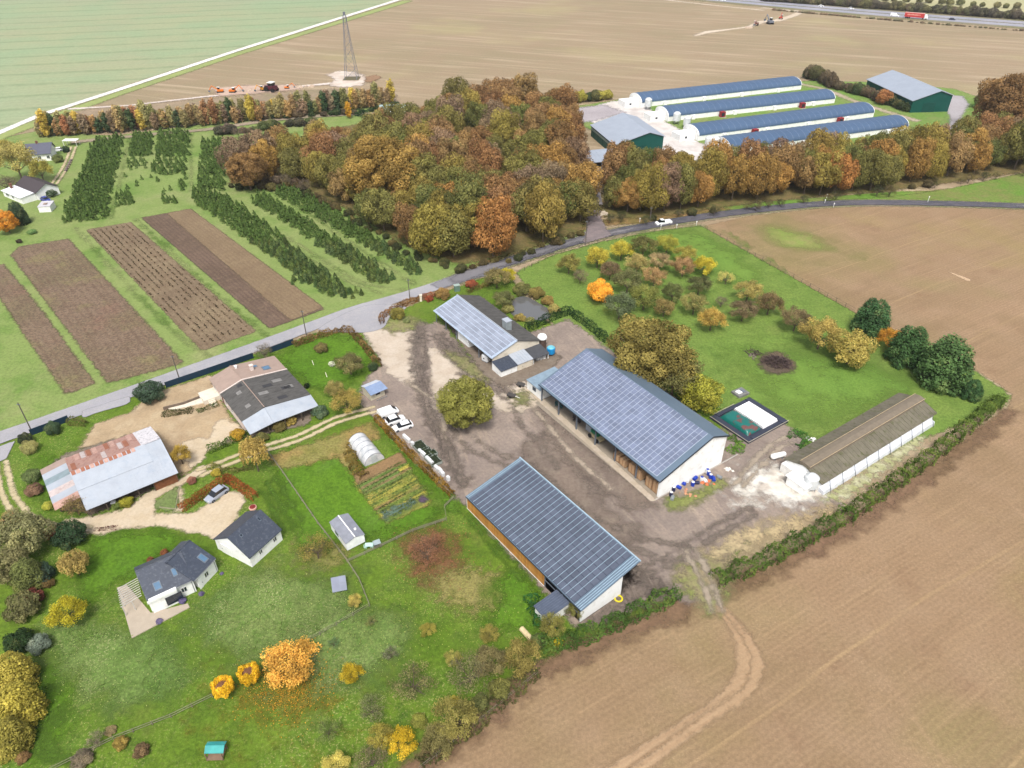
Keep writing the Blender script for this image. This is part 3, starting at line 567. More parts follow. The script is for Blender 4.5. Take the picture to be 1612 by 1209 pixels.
for q, mt_, w_ in (([(1155, 765), (1185, 730), (1215, 700), (1245, 685)], ylight, .9), ([(1168, 768), (1197, 736), (1226, 708), (1250, 697)], ylight, .9), ([(700, 640), (720, 690), (760, 720), (830, 750), (900, 810), (980, 860), (1060, 880)], ydark, .5), ([(712, 632), (735, 680), (780, 712), (845, 740), (915, 800), (1000, 845), (1090, 862)], ydark, .5), ([(690, 660), (712, 720), (728, 765)], ydark, .6), ([(1000, 900), (1060, 870), (1120, 830), (1180, 800)], ydark, .5), ([(1010, 912), (1072, 880), (1132, 842), (1190, 812)], ydark, .5), ([(800, 610), (845, 650), (900, 715), (960, 770)], ylight, .6), ([(640, 600), (690, 640), (700, 690)], ylight, .6), ([(720, 590), (790, 625), (830, 680), (880, 740)], ydark, .45), ([(1080, 870), (1105, 920), (1120, 960)], ylight, .7), ([(1095, 865), (1120, 915), (1135, 960)], ylight, .7)):
    sheet('tyre_rut', q, mt_, line=w_, smooth=True, res=.4, margin=1.8)
lrut = gmat('rutted_track', (216, 200, 164), (206, 190, 152), fine=2, famp=.1, soft=.3, ragged=.6)
for off in (-.85, .85):
    for line_ in ([(2, 730), (12, 775), (30, 805), (55, 825), (100, 835), (140, 836)], [(315, 745), (400, 712), (470, 690), (530, 662), (590, 645)]):
        P = [Vector(G(*p)[:2]) for p in line_]; Q = []
        for i, p in enumerate(P):
            d = (P[min(i+1, len(P)-1)]-P[max(i-1, 0)]).normalized(); Q.append(p+Vector((-d.y, d.x))*off)
        sheet('rutted_track', Q, lrut, line=.9, smooth=True, res=.4, world=True, margin=1)
sheet('lane', lane_px, asph, line=4.4, smooth=True, res=.7, margin=1)
for nm_, col_, pts_ in (('asph_m1', (174, 173, 180), [(696, 448), (730, 437), (765, 425)]), ('asph_m2', (150, 149, 157), [(742, 433), (780, 420), (816, 408)]), ('asph_m3', (132, 131, 140), [(792, 415.5), (830, 404), (862, 394)])):
    sheet('lane', pts_, gmat(nm_, col_, tuple(c-8 for c in col_), fine=3, famp=.08, soft=.8, ragged=1.6, rfreq=.3, k=.5), line=4.5, smooth=True, res=.5, margin=2)
sheet('lane', [(838, 401)]+lane2_px[2:], asph2, line=[4.5]+[4.4]*10, smooth=True, res=.8, margin=1)
sheet('road_edge', lane2_px, gmat('road_worn', (166, 162, 166), (150, 148, 154), fine=2, famp=.08, soft=1.3, ragged=2.5, rfreq=.1, k=.5), line=[4.4, 2.6, 2.2, 2., 0, 0, 0, 0, 0, 0, 1, 2], smooth=True, res=.8, margin=2)
sheet('road_apron', [(500, 520), (560, 487), (600, 480), (640, 485), (616, 498), (604, 516), (580, 524), (540, 524)], asph, smooth=True, res=.8, margin=3)
sheet('pavement', [(-60, 730), (0, 704), (25, 694), (10, 724), (-60, 750)], asph, res=.8)
sheet('pavement', [(130, 660), (150, 652), (205, 636), (205, 624), (130, 648)], asph, res=.8)
sheet('wood_drive', [(918, 385), (926, 350), (922, 320), (928, 290), (938, 262), (945, 262), (940, 300), (946, 345), (962, 372)], gmat('old_drive', (166, 154, 158), (152, 140, 140), (178, 160, 160), mid=.4, fine=2, famp=.14, soft=.5, ragged=1.4, k=.5), res=1)
# poultry site, farm tracks, works and motorway
conc = gmat('pale_concrete', (232, 226, 222), (222, 214, 208), (208, 198, 192), coarse=.05, mid=.2, fine=.9, famp=.06, patches=[((188, 178, 174), .06, .54, .7, .5)], soft=1, ragged=2.5, k=.66)
sheet('poultry_meadow', [(880, 172), (960, 160), (1020, 150), (1270, 128), (1380, 130), (1500, 140), (1560, 160), (1550, 190), (1440, 205), (1300, 240), (1150, 262), (1000, 240), (900, 190)], gmat('site_grass', (120, 156, 72), (134, 158, 84), (150, 156, 98), coarse=.03, mid=.1, fine=.7, famp=.16, soft=1, ragged=2.5), res=2.5, margin=5)
sheet('site_yard', [(905, 175), (965, 160), (1010, 158), (1035, 185), (1070, 205), (1100, 225), (1150, 245), (1130, 262), (1040, 250), (1030, 215), (980, 180), (935, 195)], conc, res=1.5, margin=3)
sheet('site_yard', [(900, 172), (950, 166), (985, 178), (940, 190), (910, 195)], gmat('grey_yard', (196, 188, 192), (184, 176, 180), coarse=.05, fine=.9, famp=.08, soft=2, ragged=4, k=.6), res=1.5, margin=5)
sheet('site_track', [(1260, 133), (1300, 142), (1345, 160), (1400, 178), (1440, 190)], gmat('dusty_track', (196, 180, 158), (180, 170, 138), fine=.8, famp=.1, soft=1, ragged=2.5), line=4, smooth=True, res=1.5, margin=3)
sheet('site_yard', [(1488, 150), (1515, 152), (1525, 165), (1512, 185), (1506, 205), (1494, 205), (1496, 185), (1488, 172)], gmat('grey_yard2', (196, 190, 194), (184, 176, 178), fine=.9, famp=.08, soft=1, ragged=2, k=.6), res=1.5, margin=3)
white = gmat('white_chalk_track', (232, 229, 224), (222, 218, 212), fine=.6, famp=.04, soft=.5, ragged=.9, k=.8)
sheet('field_edge', [(-260, 340), (0, 214), (180, 150), (370, 86), (640, 2)], gmat('edge_grass', (168, 180, 112), (160, 172, 110), fine=.7, famp=.1, soft=1.6, ragged=3), line=[10, 9, 7, 7, 9], res=3, margin=5)
sheet('chalk_track', [(-260, 335), (-80, 246), (0, 209), (63, 182), (180, 144), (370, 81), (500, 40), (640, -4), (800, -58)], white, line=[4, 4, 4, 4, 4.2, 4.4, 4.8, 5, 5], res=2, margin=3)
sheet('chalk_track', [(112, 172), (200, 167), (330, 152), (400, 146), (455, 138), (520, 132)], gmat('chalk_path', (228, 216, 208), (218, 204, 194), fine=.6, famp=.06, soft=.8, ragged=1.6, k=.7), line=[3, 2.2, 2.6, 3, 3, 4], res=1.5, margin=3)
sheet('works_ground', [(514, 118), (535, 112), (560, 114), (580, 124), (572, 134), (540, 139), (520, 136), (528, 126)], gmat('chalk_spoil', (226, 212, 200), (208, 192, 178), coarse=.1, fine=.6, famp=.08, soft=1.5, ragged=4, k=.7, rfreq=.3), res=1.5, margin=5)
sheet('works_ground', [(335, 140), (372, 136), (420, 134), (470, 134), (470, 142), (400, 148), (345, 152)], gmat('pink_spoil', (216, 190, 172), (206, 178, 160), coarse=.1, fine=.6, famp=.08, soft=2, ragged=5, rfreq=.3), res=1.5, margin=5)
sheet('works_ground', [(575, 122), (592, 118), (600, 123), (585, 130), (575, 130)], gmat('brown_spoil', (150, 122, 96), (164, 132, 104), fine=.8, famp=.16, soft=1, ragged=3, rfreq=.3), res=1.5, margin=5)
sheet('works_ground', [(1095, 56), (1115, 50), (1150, 46), (1180, 42), (1200, 34), (1225, 32), (1250, 24), (1262, 18), (1200, 12)], gmat('chalk_path2', (226, 210, 190), (214, 196, 174), fine=.5, famp=.08, soft=1.2, ragged=4, k=.66), line=[3, 6, 4, 4, 7, 7, 6, 5, 3], res=2, margin=5)
sheet('works_ground', [(1050, 0), (1120, 8), (1200, 16)], _M['chalk_path2'], line=4, res=2, margin=4)
sheet('old_track', [(120, 224), (240, 212), (330, 204), (460, 186), (620, 178)], gmat('grey_track', (176, 160, 140), (164, 152, 128), fine=.9, famp=.1, soft=.6, ragged=1.6), line=[4, 4, 4, 5, 3], smooth=True, res=1.2, margin=3)
sheet('ploughed_strip', [(110, 176), (330, 156), (520, 140), (625, 150), (620, 165), (450, 180), (240, 200), (70, 214)], gmat('brown_strip', (160, 142, 120), (172, 152, 128), (148, 140, 104), mid=.1, fine=.8, famp=.14, soft=1, ragged=3), res=1.5, margin=4)
for off in (-.9, .9):
    P = [Vector(G(*p)[:2]) for p in [(116, 232), (104, 262), (86, 290)]]
    sheet('cottage_track', [p+Vector((off, 0)) for p in P], lrut, line=1.0, world=True, res=.6, smooth=True)
mw = gmat('motorway_tarmac', (186, 186, 198), (176, 178, 190), fine=.5, famp=.04, soft=.4, ragged=.5, k=.56)
mway = [(1020, -14), (1090, -5.5), (1300, 13.5), (1450, 26), (1612, 38), (1900, 60)]
sheet('motorway_verge', mway, gmat('mway_verge', (150, 140, 112), (140, 136, 100), fine=.5, famp=.14, soft=1.5, ragged=4), line=44, res=4, margin=6)
sheet('motorway', mway, mw, line=27, res=3, margin=2)
def offset_line(pxs, off, n=1):
    P = [Vector(G(*p)[:2]) for p in pxs]; Q = []
    for i, p in enumerate(P):
        d = (P[min(i+1, len(P)-1)]-P[max(i-1, 0)]).normalized(); Q.append(p+Vector((-d.y, d.x))*off)
    return Q
sheet('central_reservation', offset_line(mway, 0), _M['mway_verge'], line=2.6, world=True, res=1.5, margin=1)
wl = gmat('lane_paint', (240, 240, 240), (236, 236, 236), famp=.02, soft=.1, ragged=.1, k=.8)
for off in (-12, -2.6, 2.6, 12):
    sheet('lane_marking', offset_line(mway, off), wl, line=.28, world=True, res=1.0, margin=.6)
# pond
wt = NT('pond_water'); wt.fin((.10, .10, .10, 1), .08, 0, 1.0); wt.bsdf.inputs['IOR'].default_value = 1.6; wt.bump(wt.noise(1.5, 2), .05, .05)  # base grey lightened to stand in for the bright sky's reflection
_tr = wt.N('ShaderNodeBsdfTransparent'); _mx = wt.N('ShaderNodeMixShader'); wt.L(wt.step(wt.math('ADD', wt.attr('edge').outputs['Fac'], wt.math('MULTIPLY', wt.math('SUBTRACT', wt.noise(.8, 3), .5), .8)), -.05, .05), _mx.inputs[0]); wt.L(_tr.outputs[0], _mx.inputs[1]); wt.L(wt.bsdf.outputs[0], _mx.inputs[2]); wt.L(_mx.outputs[0], wt.out.inputs[0])
pond = sheet('pond', [(801, 482), (812, 470), (828, 468), (848, 478), (868, 492), (858, 505), (835, 503), (808, 498)], None or gmat('tmp_water', (60, 62, 52), (60, 62, 52)), smooth=True, res=.5, margin=1)
pond.data.materials.clear(); pond.data.materials.append(wt.m)
# ================================================================== BUILDINGS
WHITE = pm('white_render', (244, 245, 244), .8, var=.03, scale=.5, dirt=(212, 204, 188), dirtamt=.35, k=.86)
CREAM = pm('cream_render', (232, 222, 204), .8, var=.04, scale=.5, dirt=(204, 190, 166), dirtamt=.4, k=.74)
PINKW = pm('pale_pink_render', (230, 214, 206), .8, var=.04, scale=.5, k=.74)
SLATE = pm('slate', (72, 80, 96), .45, var=.10, scale=1.5, dirt=(120, 126, 136), dirtamt=.5, spec=.4, k=.6)
DKFIB = pm('dark_fibre_cement', (102, 100, 98), .85, var=.14, scale=.7, dirt=(72, 72, 70), dirtamt=.7, streak=(.9, .4, 2.))
GYFIB = pm('mossy_fibre_cement', (126, 120, 104), .9, var=.14, scale=.6, dirt=(98, 100, 66), dirtamt=.8)
BEIGE = pm('beige_tiles', (182, 160, 148), .8, var=.06, scale=.8, dirt=(164, 140, 128), dirtamt=.4)
METAL = pm('pale_metal_sheet', (204, 212, 224), .6, .05, var=.06, scale=.4, dirt=(180, 192, 208), dirtamt=.6, k=.56, spec=.2)
BLUEM = pm('blue_grey_sheet', (120, 140, 160), .45, .1, var=.05, scale=.4, k=.6)
ROOFG = pm('grey_blue_sheet', (188, 198, 214), .6, .05, var=.04, scale=.3, k=.56, spec=.2)
FRAME = pm('galvanised_steel', (140, 150, 164), .5, .4, var=.06)
DARKM = pm('dark_trim', (52, 62, 74), .5, .1)
GREENC = pm('green_cladding', (22, 96, 88), .5, .1, var=.06, scale=.4, k=.62)
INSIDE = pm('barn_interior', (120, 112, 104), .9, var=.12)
FLOORC = pm('floor_concrete', (170, 158, 142), .9, var=.1)
GLASS = pm('window_glass', (50, 62, 78), .08, 0, var=.1, spec=.8, k=.5)
SKYL = pm('roof_window_glass', (110, 150, 186), .08, 0, var=.1, spec=.8, k=.5)
WOODC = None
def panelmat(name, rgb, rough=.22, spec=.6):
    t = NT(name); f = t.step(t.island, 0, 1, False, .9, 1.1); n = t.noise(.35, 2)
    col = t.gain(C(rgb, .6), t.math('MULTIPLY', f, t.step(n, .3, .7, a=.88, b=1.1)))
    return t.fin(col, rough, 0, spec)
PAN1 = panelmat('solar_cells_blue', (132, 143, 170)); PAN2 = panelmat('solar_cells_dark', (98, 106, 124)); PAN3 = panelmat('solar_cells_pale', (168, 176, 194))
def lerp3(a, b, t): return tuple(a[i]+(b[i]-a[i])*t for i in range(3))
def on_quad(q, u, v, up=0.0):            # q: 4 corners (x,y,z): u along q0->q1, v along q0->q3
    p = lerp3(lerp3(q[0], q[1], u), lerp3(q[3], q[2], u), v); return (p[0], p[1], p[2]+up)
def panels(fr, q, nx, ny, mat, parent, u0=.02, u1=.98, v0=.03, v1=.97, gx=.10, gy=.05, skip=(), name='solar_panel_array', up=.09, backing=None, biggap=0):
    if backing:
        MB(fr).slab([on_quad(q, u0, v0, up-.03), on_quad(q, u1, v0, up-.03), on_quad(q, u1, v1, up-.03), on_quad(q, u0, v1, up-.03)], .05).build('mounting_sheet', backing, parent)
    m = MB(fr)
    for i in range(nx):
        for j in range(ny):
            a = u0+(u1-u0)*(i+gx/2)/nx; b = u0+(u1-u0)*(i+1-gx/2)/nx; c = v0+(v1-v0)*(j+gy/2)/ny; d = v0+(v1-v0)*(j+1-gy/2)/ny
            if biggap and j % 2: d -= (v1-v0)*gy*biggap/ny
            m.slab([on_quad(q, a, c, up+.03), on_quad(q, b, c, up+.03), on_quad(q, b, d, up+.03), on_quad(q, a, d, up+.03)], .04)
    return m.build(name, mat, parent)
def roof_slab(fr, q, mat, parent, name='roof', th=.14, seams=0, seamr=.03, smat=None):
    m = MB(fr).slab(q, th).mark(smat or mat)
    for i in range(seams+1 if seams else 0):
        u = i/seams; a = on_quad(q, u, 0, .02); b = on_quad(q, u, 1, .02); m.tube(a, b, seamr, seamr, 4, False)
    return m.build(name, mat, parent)
def window(fr, x0, x1, z0, z1, y, parent, outward=-1, frame_mat=None, mull=1, axis='x', sill=True):
    """frame proud of the wall, pane inside it; wall plane at y (axis x) or at x=y (axis y)"""
    m = MB(fr); fm = frame_mat or pm('window_frame_white', (236, 236, 236), .5, k=.78); e = .07; o = .06*outward
    def bx(a, z0_, b, z1_, d0, d1):
        if axis == 'x': m.box(a, min(y+d0, y+d1), z0_, b, max(y+d0, y+d1), z1_)
        else: m.box(min(y+d0, y+d1), a, z0_, max(y+d0, y+d1), b, z1_)
    bx(x0, z0, x0+e, z1, 0, o); bx(x1-e, z0, x1, z1, 0, o); bx(x0, z0-e, x1, z0, 0, o); bx(x0, z1, x1, z1+e, 0, o)
    for k in range(mull): xm = x0+(x1-x0)*(k+1)/(mull+1); bx(xm-.03, z0, xm+.03, z1, 0, o)
    w_ = m.build('window', fm, parent); m = MB(fr)
    bx(x0+e, z0, x1-e, z1, .004*outward, .02*outward); m.build('pane', GLASS, w_)
    return w_
def door(fr, x0, x1, z1, y, parent, outward=-1, mat=None, axis='x', name='door'):
    m = MB(fr); o = .07*outward
    if axis == 'x': m.box(x0, min(y, y+o), .02, x1, max(y, y+o), z1)
    else: m.box(min(y, y+o), x0, .02, max(y, y+o), x1, z1)
    d = m.build(name, mat or pm('door_paint', (150, 150, 146), .5), parent); m = MB(fr); h = x0+(x1-x0)*.85
    if axis == 'x': m.box(h, min(y+o, y+2*o), .95, h+.1, max(y+o, y+2*o), 1.08)
    else: m.box(min(y+o, y+2*o), h, .95, max(y+o, y+2*o), h+.1, 1.08)
    m.build('handle', FRAME, d); return d
def skylight(fr, q, u0, u1, v0, v1, parent, mat=None):
    c = [on_quad(q, u, v, .08) for u, v in ((u0, v0), (u1, v0), (u1, v1), (u0, v1))]
    s_ = MB(fr).slab(c, .1).build('roof_window', pm('roof_window_frame', (120, 132, 146), .5), parent)
    du = (u1-u0)*.12; dv_ = (v1-v0)*.12; c = [on_quad(q, u, v, .1) for u, v in ((u0+du, v0+dv_), (u1-du, v0+dv_), (u1-du, v1-dv_), (u0+du, v1-dv_))]
    MB(fr).slab(c, .02).build('pane', mat or SKYL, s_)
def chimney(fr, x, y, z0, z1, s, parent, mat):
    c = MB(fr).box(x-s, y-s, z0, x+s, y+s, z1).build('chimney', mat, parent); MB(fr).box(x-s-.08, y-s-.08, z1, x+s+.08, y+s+.08, z1+.12).build('cap', mat, c)
# ---------- large open barn with pale blue solar roof
fr, L, W = rectframe((852.5, 603.5), (1040.8, 754), (1134, 728.8), 4.63, 0.0)
A_, B_ = fr(L, 0, 0), fr(L, W, 0)
zr = zline(1121.5, 686.6, A_, B_); zb = 7.0; pr = G(1121.5, 686.6, zr); yr = (Vector(pr)-Vector(A_)).dot((Vector(B_)-Vector(A_)).normalized())
barn = thing('solar_barn', 'long open-fronted barn with pale blue solar panels and wooden crates inside', 'barn', fr(L/2, W/2, 0))
MB(fr).box(-.2, -1.6, 0.0, L, W, .16).build('floor_slab', FLOORC, barn)
MB(fr).xprism([(0, .16), (W, .16), (W, zb), (yr, zr), (0, 4.6)], L-.22, L).build('gable_wall', WHITE, barn)
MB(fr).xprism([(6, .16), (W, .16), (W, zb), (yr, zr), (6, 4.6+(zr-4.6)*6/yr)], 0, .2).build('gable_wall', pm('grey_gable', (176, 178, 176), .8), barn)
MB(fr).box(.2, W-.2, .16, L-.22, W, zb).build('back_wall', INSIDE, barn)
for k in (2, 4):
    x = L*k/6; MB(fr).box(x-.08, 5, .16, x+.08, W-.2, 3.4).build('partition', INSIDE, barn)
q1 = [(-.35, -.55, 4.42), (L+.3, -.55, 4.42), (L+.3, yr, zr+.05), (-.35, yr, zr+.05)]
q2 = [(L+.3, W+.3, zb-.1), (-.35, W+.3, zb-.1), (-.35, yr, zr+.05), (L+.3, yr, zr+.05)]
fs = roof_slab(fr, q1, BLUEM, barn, 'front_roof', .16); roof_slab(fr, q2, BLUEM, barn, 'back_roof', .16)
panels(fr, q1, 32, 11, PAN1, barn, .012, .965, .035, .985, gx=.09, gy=.065, backing=pm('panel_rails', (212, 222, 242), .4, k=.7))
MB(fr).tube((-.3, -.62, 4.36), (L+.3, -.62, 4.36), .09, .09, 6).build('gutter', DARKM, barn)
m = MB(fr); m.slab([(L+.3, -.55, 4.5), (L+.38, -.55, 4.5), (L+.38, yr, zr+.13), (L+.3, yr, zr+.13)], .3); m.slab([(L+.3, yr, zr+.13), (L+.38, yr, zr+.13), (L+.38, W+.3, zb), (L+.3, W+.3, zb)], .3); m.build('verge_trim', DARKM, barn)
for k in range(7):
    x = .15+(L-.4)*k/6
    MB(fr).box(x-.12, -.05, .16, x+.12, .2, 4.5).build('post', FRAME if k < 6 else WHITE, barn)
m = MB(fr); m.box(.1, 0, 4.2, L-.25, .15, 4.42); m.build('eaves_beam', FRAME, barn)
MB(fr).box(L+.02, -.9, 0, L+.25, W+4.5, .22).build('kerb_strip', pm('kerb_concrete', (196, 190, 182), .9), barn)
FRB, LB_, WB_ = fr, L, W
# white annex at its left end
fr2 = lambda x, y, z: FRB(-5.2+x, y+.1, z)
an = thing('white_annex', 'small white annex with a grey-blue roof at the left end of the large solar barn', 'annex', fr2(2.5, 2.5, 0))
MB(fr2).box(0, 0, 0, 4.95, 7.2, 2.5).build('wall', WHITE, an)
roof_slab(fr2, [(-.15, -.15, 2.56), (4.9, -.15, 2.56), (4.9, 7.5, 3.0), (-.15, 7.5, 3.0)], pm('annex_roof', (150, 172, 190), .5, k=.62), an)
window(fr2, 2., 3.2, 1.2, 2., 0, an, mull=2, frame_mat=FRAME)
# ---------- second solar barn, clad in larch
fr, L, _ = rectframe((734.8, 780.5), (914.9, 959.2), (1001.8, 879.8), 3.15, 5.6)
W = 11.6; zf, zbk = 3.15, 5.75; wl_ = 8.4
LARCH = NT('larch_boards')
_f = LARCH.math('FRACT', LARCH.math('MULTIPLY', LARCH.noise(.001, 0), 1)); _c = LARCH.mix(LARCH.step(LARCH.noise(2.2, 3, stretch=(math.radians(42), 1, .15)), .35, .65), C((206, 142, 68)), C((226, 166, 88)))
LARCH = LARCH.fin(LARCH.gain(_c, LARCH.step(LARCH.island, 0, 1, False, .82, 1.15)), .7)
b2 = thing('larch_barn', 'barn with dark blue solar roof and orange larch boards along its side', 'barn', fr(L/2, 4, 0))
MB(fr).box(0, 0, 0, L+.1, W+3.0, .12).build('floor_slab', pm('slab_pale', (214, 206, 196), .9, k=.68), b2)
m = MB(fr); nb = 64
for i in range(nb):
    x0 = .1+(L*.715)*i/nb; m.box(x0, -.05, .25, x0+(L*.715)/nb-.02, .03, 3.0)
m.build('larch_cladding', LARCH, b2)
MB(fr).box(.1, .05, .12, L*.72, .2, 3.0).build('front_wall', INSIDE, b2)
MB(fr).box(-.02, -.09, .12, L*.72, -.06, .25).build('base_trim', WHITE, b2); MB(fr).box(-.02, -.06, .12, .1, .06, 3.05).build('corner_trim', WHITE, b2)
for (z0, z1) in ((1.55, 1.68), (2.6, 2.74)): MB(fr).box(L*.72, -.02, z0, L, .08, z1).build('rail', FRAME, b2)
MB(fr).xprism([(0, .12), (wl_, .12), (wl_, zf+(zbk-zf)*wl_/W-.15), (0, zf-.12)], L-.2, L).build('gable_wall', WHITE, b2)
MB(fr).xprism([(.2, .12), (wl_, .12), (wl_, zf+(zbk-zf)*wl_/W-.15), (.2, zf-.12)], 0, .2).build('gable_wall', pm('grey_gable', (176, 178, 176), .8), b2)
for k in range(7): MB(fr).box(.2+(L-.6)*k/6, wl_-.1, .12, .42+(L-.6)*k/6, wl_+.12, zf+(zbk-zf)*wl_/W-.15).build('post', FRAME, b2)
for x in (L*.72, L*.86, L-.2): MB(fr).box(x-.08, -.05, .12, x+.08, .1, 2.98).build('post', FRAME, b2)
q = [(-.05, -.2, zf), (L+.25, -.2, zf), (L+.25, W, zbk), (-.05, W, zbk)]
panels(fr, q, 27, 9, PAN2, b2, .035, .945, .01, .985, gx=.06, gy=.07, backing=pm('panel_rails_dark', (74, 84, 104), .4, k=.6), biggap=0)
m = MB(fr).slab(q, .16).mark(pm('pale_seam', (178, 204, 222), .5, k=.66))
for u in (.008, .02, .955, .968, .98, .992): m.tube(on_quad(q, u, 0, .04), on_quad(q, u, 1, .04), .05, .05, 4)
for i in range(1, 27):
    u = .035+.91*i/27; m.tube(on_quad(q, u, .01, .13), on_quad(q, u, .985, .13), .035, .035, 4, False)
m.build('roof', BLUEM, b2)
MB(fr).box(-.1, W, zbk-.1, L+.3, W+.2, zbk+.1).build('ridge_trim', pm('pale_seam', (178, 204, 222)), b2)
MB(fr).tube((0, -.28, zf-.08), (L+.2, -.28, zf-.08), .07, .07, 6).build('gutter', DARKM, b2)
# cabin at its corner
cb = thing('grey_roofed_cabin', 'small white cabin with dark grey roof beside the larch barn', 'cabin', G(868, 955))
f2, l2, w2 = rectframe((842.5, 954), (861, 973.5), (897.5, 951), 1.9)
w2 = min(w2, 6.5)
MB(f2).box(0, .0, 0, l2, w2, 1.85).build('wall', WHITE, cb)
roof_slab(f2, [(-.15, -.2, 1.9), (l2+.15, -.2, 1.9), (l2+.15, w2, 2.25), (-.15, w2, 2.25)], pm('cabin_roof', (96, 106, 126), .45, k=.6), cb, seams=8, smat=pm('cabin_seam', (120, 130, 150), .5))
door(f2, .5, 1.3, 1.75, w2, cb, 1)
# ---------- upper barn: pale panels, dark back slope, lean-tos
fr, L, W = rectframe((684.5, 488.8), (775, 563), (848, 534.5), 3.4)
A_, B_ = fr(L, 0, 0), fr(L, W, 0); zr = zline(813.7, 536, A_, B_); pr = G(813.7, 536, zr); yr = (Vector(pr)-Vector(A_)).dot((Vector(B_)-Vector(A_)).normalized())
b3 = thing('chimney_barn', 'white barn, pale panels on one slope, dark roof and metal duct on the other', 'barn', fr(L/2, W/2, 0))
MB(fr).xprism([(0.1, 0), (W, 0), (W, 3.3), (yr, zr-.1), (0.1, 3.3)], L-.3, L-.05).build('gable_wall', CREAM, b3)
MB(fr).box(0.3, W-.2, 0, L-.3, W, 3.3).build('back_wall', CREAM, b3)
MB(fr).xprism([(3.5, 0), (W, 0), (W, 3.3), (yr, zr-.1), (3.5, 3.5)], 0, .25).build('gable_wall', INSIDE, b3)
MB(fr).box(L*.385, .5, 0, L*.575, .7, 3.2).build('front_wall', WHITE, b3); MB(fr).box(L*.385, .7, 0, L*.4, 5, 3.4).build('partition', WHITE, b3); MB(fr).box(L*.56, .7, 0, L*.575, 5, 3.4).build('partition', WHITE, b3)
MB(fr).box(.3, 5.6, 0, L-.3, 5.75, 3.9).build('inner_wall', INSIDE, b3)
for x in (.2, L*.19, L*.38, L*.77, L-.3): MB(fr).box(x-.08, .1, 0, x+.08, .26, 3.2).build('post', FRAME, b3)
q1 = [(-.3, -.3, 3.35), (L+.2, -.3, 3.35), (L+.2, yr, zr+.05), (-.3, yr, zr+.05)]; q2 = [(L+.2, W+.3, 3.3), (-.3, W+.3, 3.3), (-.3, yr, zr+.05), (L+.2, yr, zr+.05)]
roof_slab(fr, q1, pm('pale_blue_sheet', (186, 202, 224), .45, k=.64), b3, 'front_roof'); roof_slab(fr, q2, DKFIB, b3, 'back_roof', seams=30, seamr=.035)
panels(fr, q1, 13, 6, PAN3, b3, .02, .98, .04, .96, gx=.05, gy=.16, backing=pm('panel_rails_pale', (196, 210, 232), .4, k=.66))
MB(fr).tube((-.3, yr, zr+.12), (L+.2, yr, zr+.12), .14, .14, 6).build('ridge_cap', METAL, b3)
x, y = L*.755, yr+1.6; dct = MB(fr).box(x-.9, y-.7, zr-1.4, x+.9, y+.7, zr+1.7).build('duct', pm('duct_metal', (176, 186, 190), .5, .2, k=.64), b3); MB(fr).box(x-1, y-.8, zr+1.7, x+1, y+.8, zr+1.85).build('cap', METAL, dct)
MB(fr).box(x-.92, y-.5, zr-.6, x-.9, y+.5, zr+1.4).build('louvre', FRAME, dct)
# lean-tos along the right gable
seg = [(-.2, W*.33, 2.35, WHITE, SLATE, 'end_leanto'), (W*.33, W*.66, 2.5, CREAM, METAL, 'middle_leanto'), (W*.66, W+.2, 2.3, None, pm('leanto_dark', (84, 86, 92), .7), 'open_leanto')]
for y0, y1, h, wm, rm, nm in seg:
    dep = 3.6; f = lambda x, y, z: fr(L+x, y, z)
    if wm: MB(f).hexa([(0, y0+.1, 0), (dep, y0+.1, 0), (dep, y1-.02, 0), (0, y1-.02, 0)], [(0, y0+.1, h), (dep, y0+.1, h-.6), (dep, y1-.02, h-.6), (0, y1-.02, h)]).build('leanto_wall', wm, b3)
    else:
        for yy in (y0+.3, y1-.2): MB(f).box(dep-.2, yy-.07, 0, dep-.05, yy+.07, h-.6).build('post', WHITE, b3)
    roof_slab(f, [(-.02, y0, h+.1), (-.02, y1-.03, h+.1), (dep+.2, y1-.03, h-.55), (dep+.2, y0, h-.55)], rm, b3, 'leanto_roof', .1, seams=6 if wm else 0)
f = lambda x, y, z: fr(L+x, y, z)
door(f, W*.36, W*.44, 1.7, 3.6, b3, 1, CREAM, 'y'); door(f, W*.52, W*.63, 1.7, 3.6, b3, 1, CREAM, 'y')
FR3, L3, W3 = fr, L, W
# ---------- house barn with two-tone roof
fr, L, W = rectframe((331.5, 595.5), (382, 661), (437, 568.5), 3.2)
A_, B_ = fr(0, 0, 0), fr(0, W, 0); zr = zline(362.8, 576.7, A_, B_); yr = (Vector(G(362.8, 576.7, zr))-Vector(A_)).dot((Vector(B_)-Vector(A_)).normalized())
b4 = thing('farmhouse', 'old farmhouse under one long roof, beige at the back, mottled dark grey in front', 'house', fr(L/2, W/2, 0))
MB(fr).xprism([(0, 0), (W, 0), (W, 3.1), (yr, zr-.12), (0, 3.1)], 0.15, L+.1).build('wall', PINKW, b4)
s = .36
for nm, x0, x1, mt in (('tiled_roof', -.2, L*s, BEIGE), ('fibre_roof', L*s+.02, L+.3, DKFIB)):
    for ya, yb_, za_, zb_ in ((-.35, yr, 3.1, zr), (W+.35, yr, 3.1, zr)):
        roof_slab(fr, [(x0, ya, za_), (x1, ya, za_), (x1, yb_, zb_+.05), (x0, yb_, zb_+.05)], mt, b4, nm, .14, seams=0 if nm[0] == 't' else 14, seamr=.02)
rng = random.Random(3)
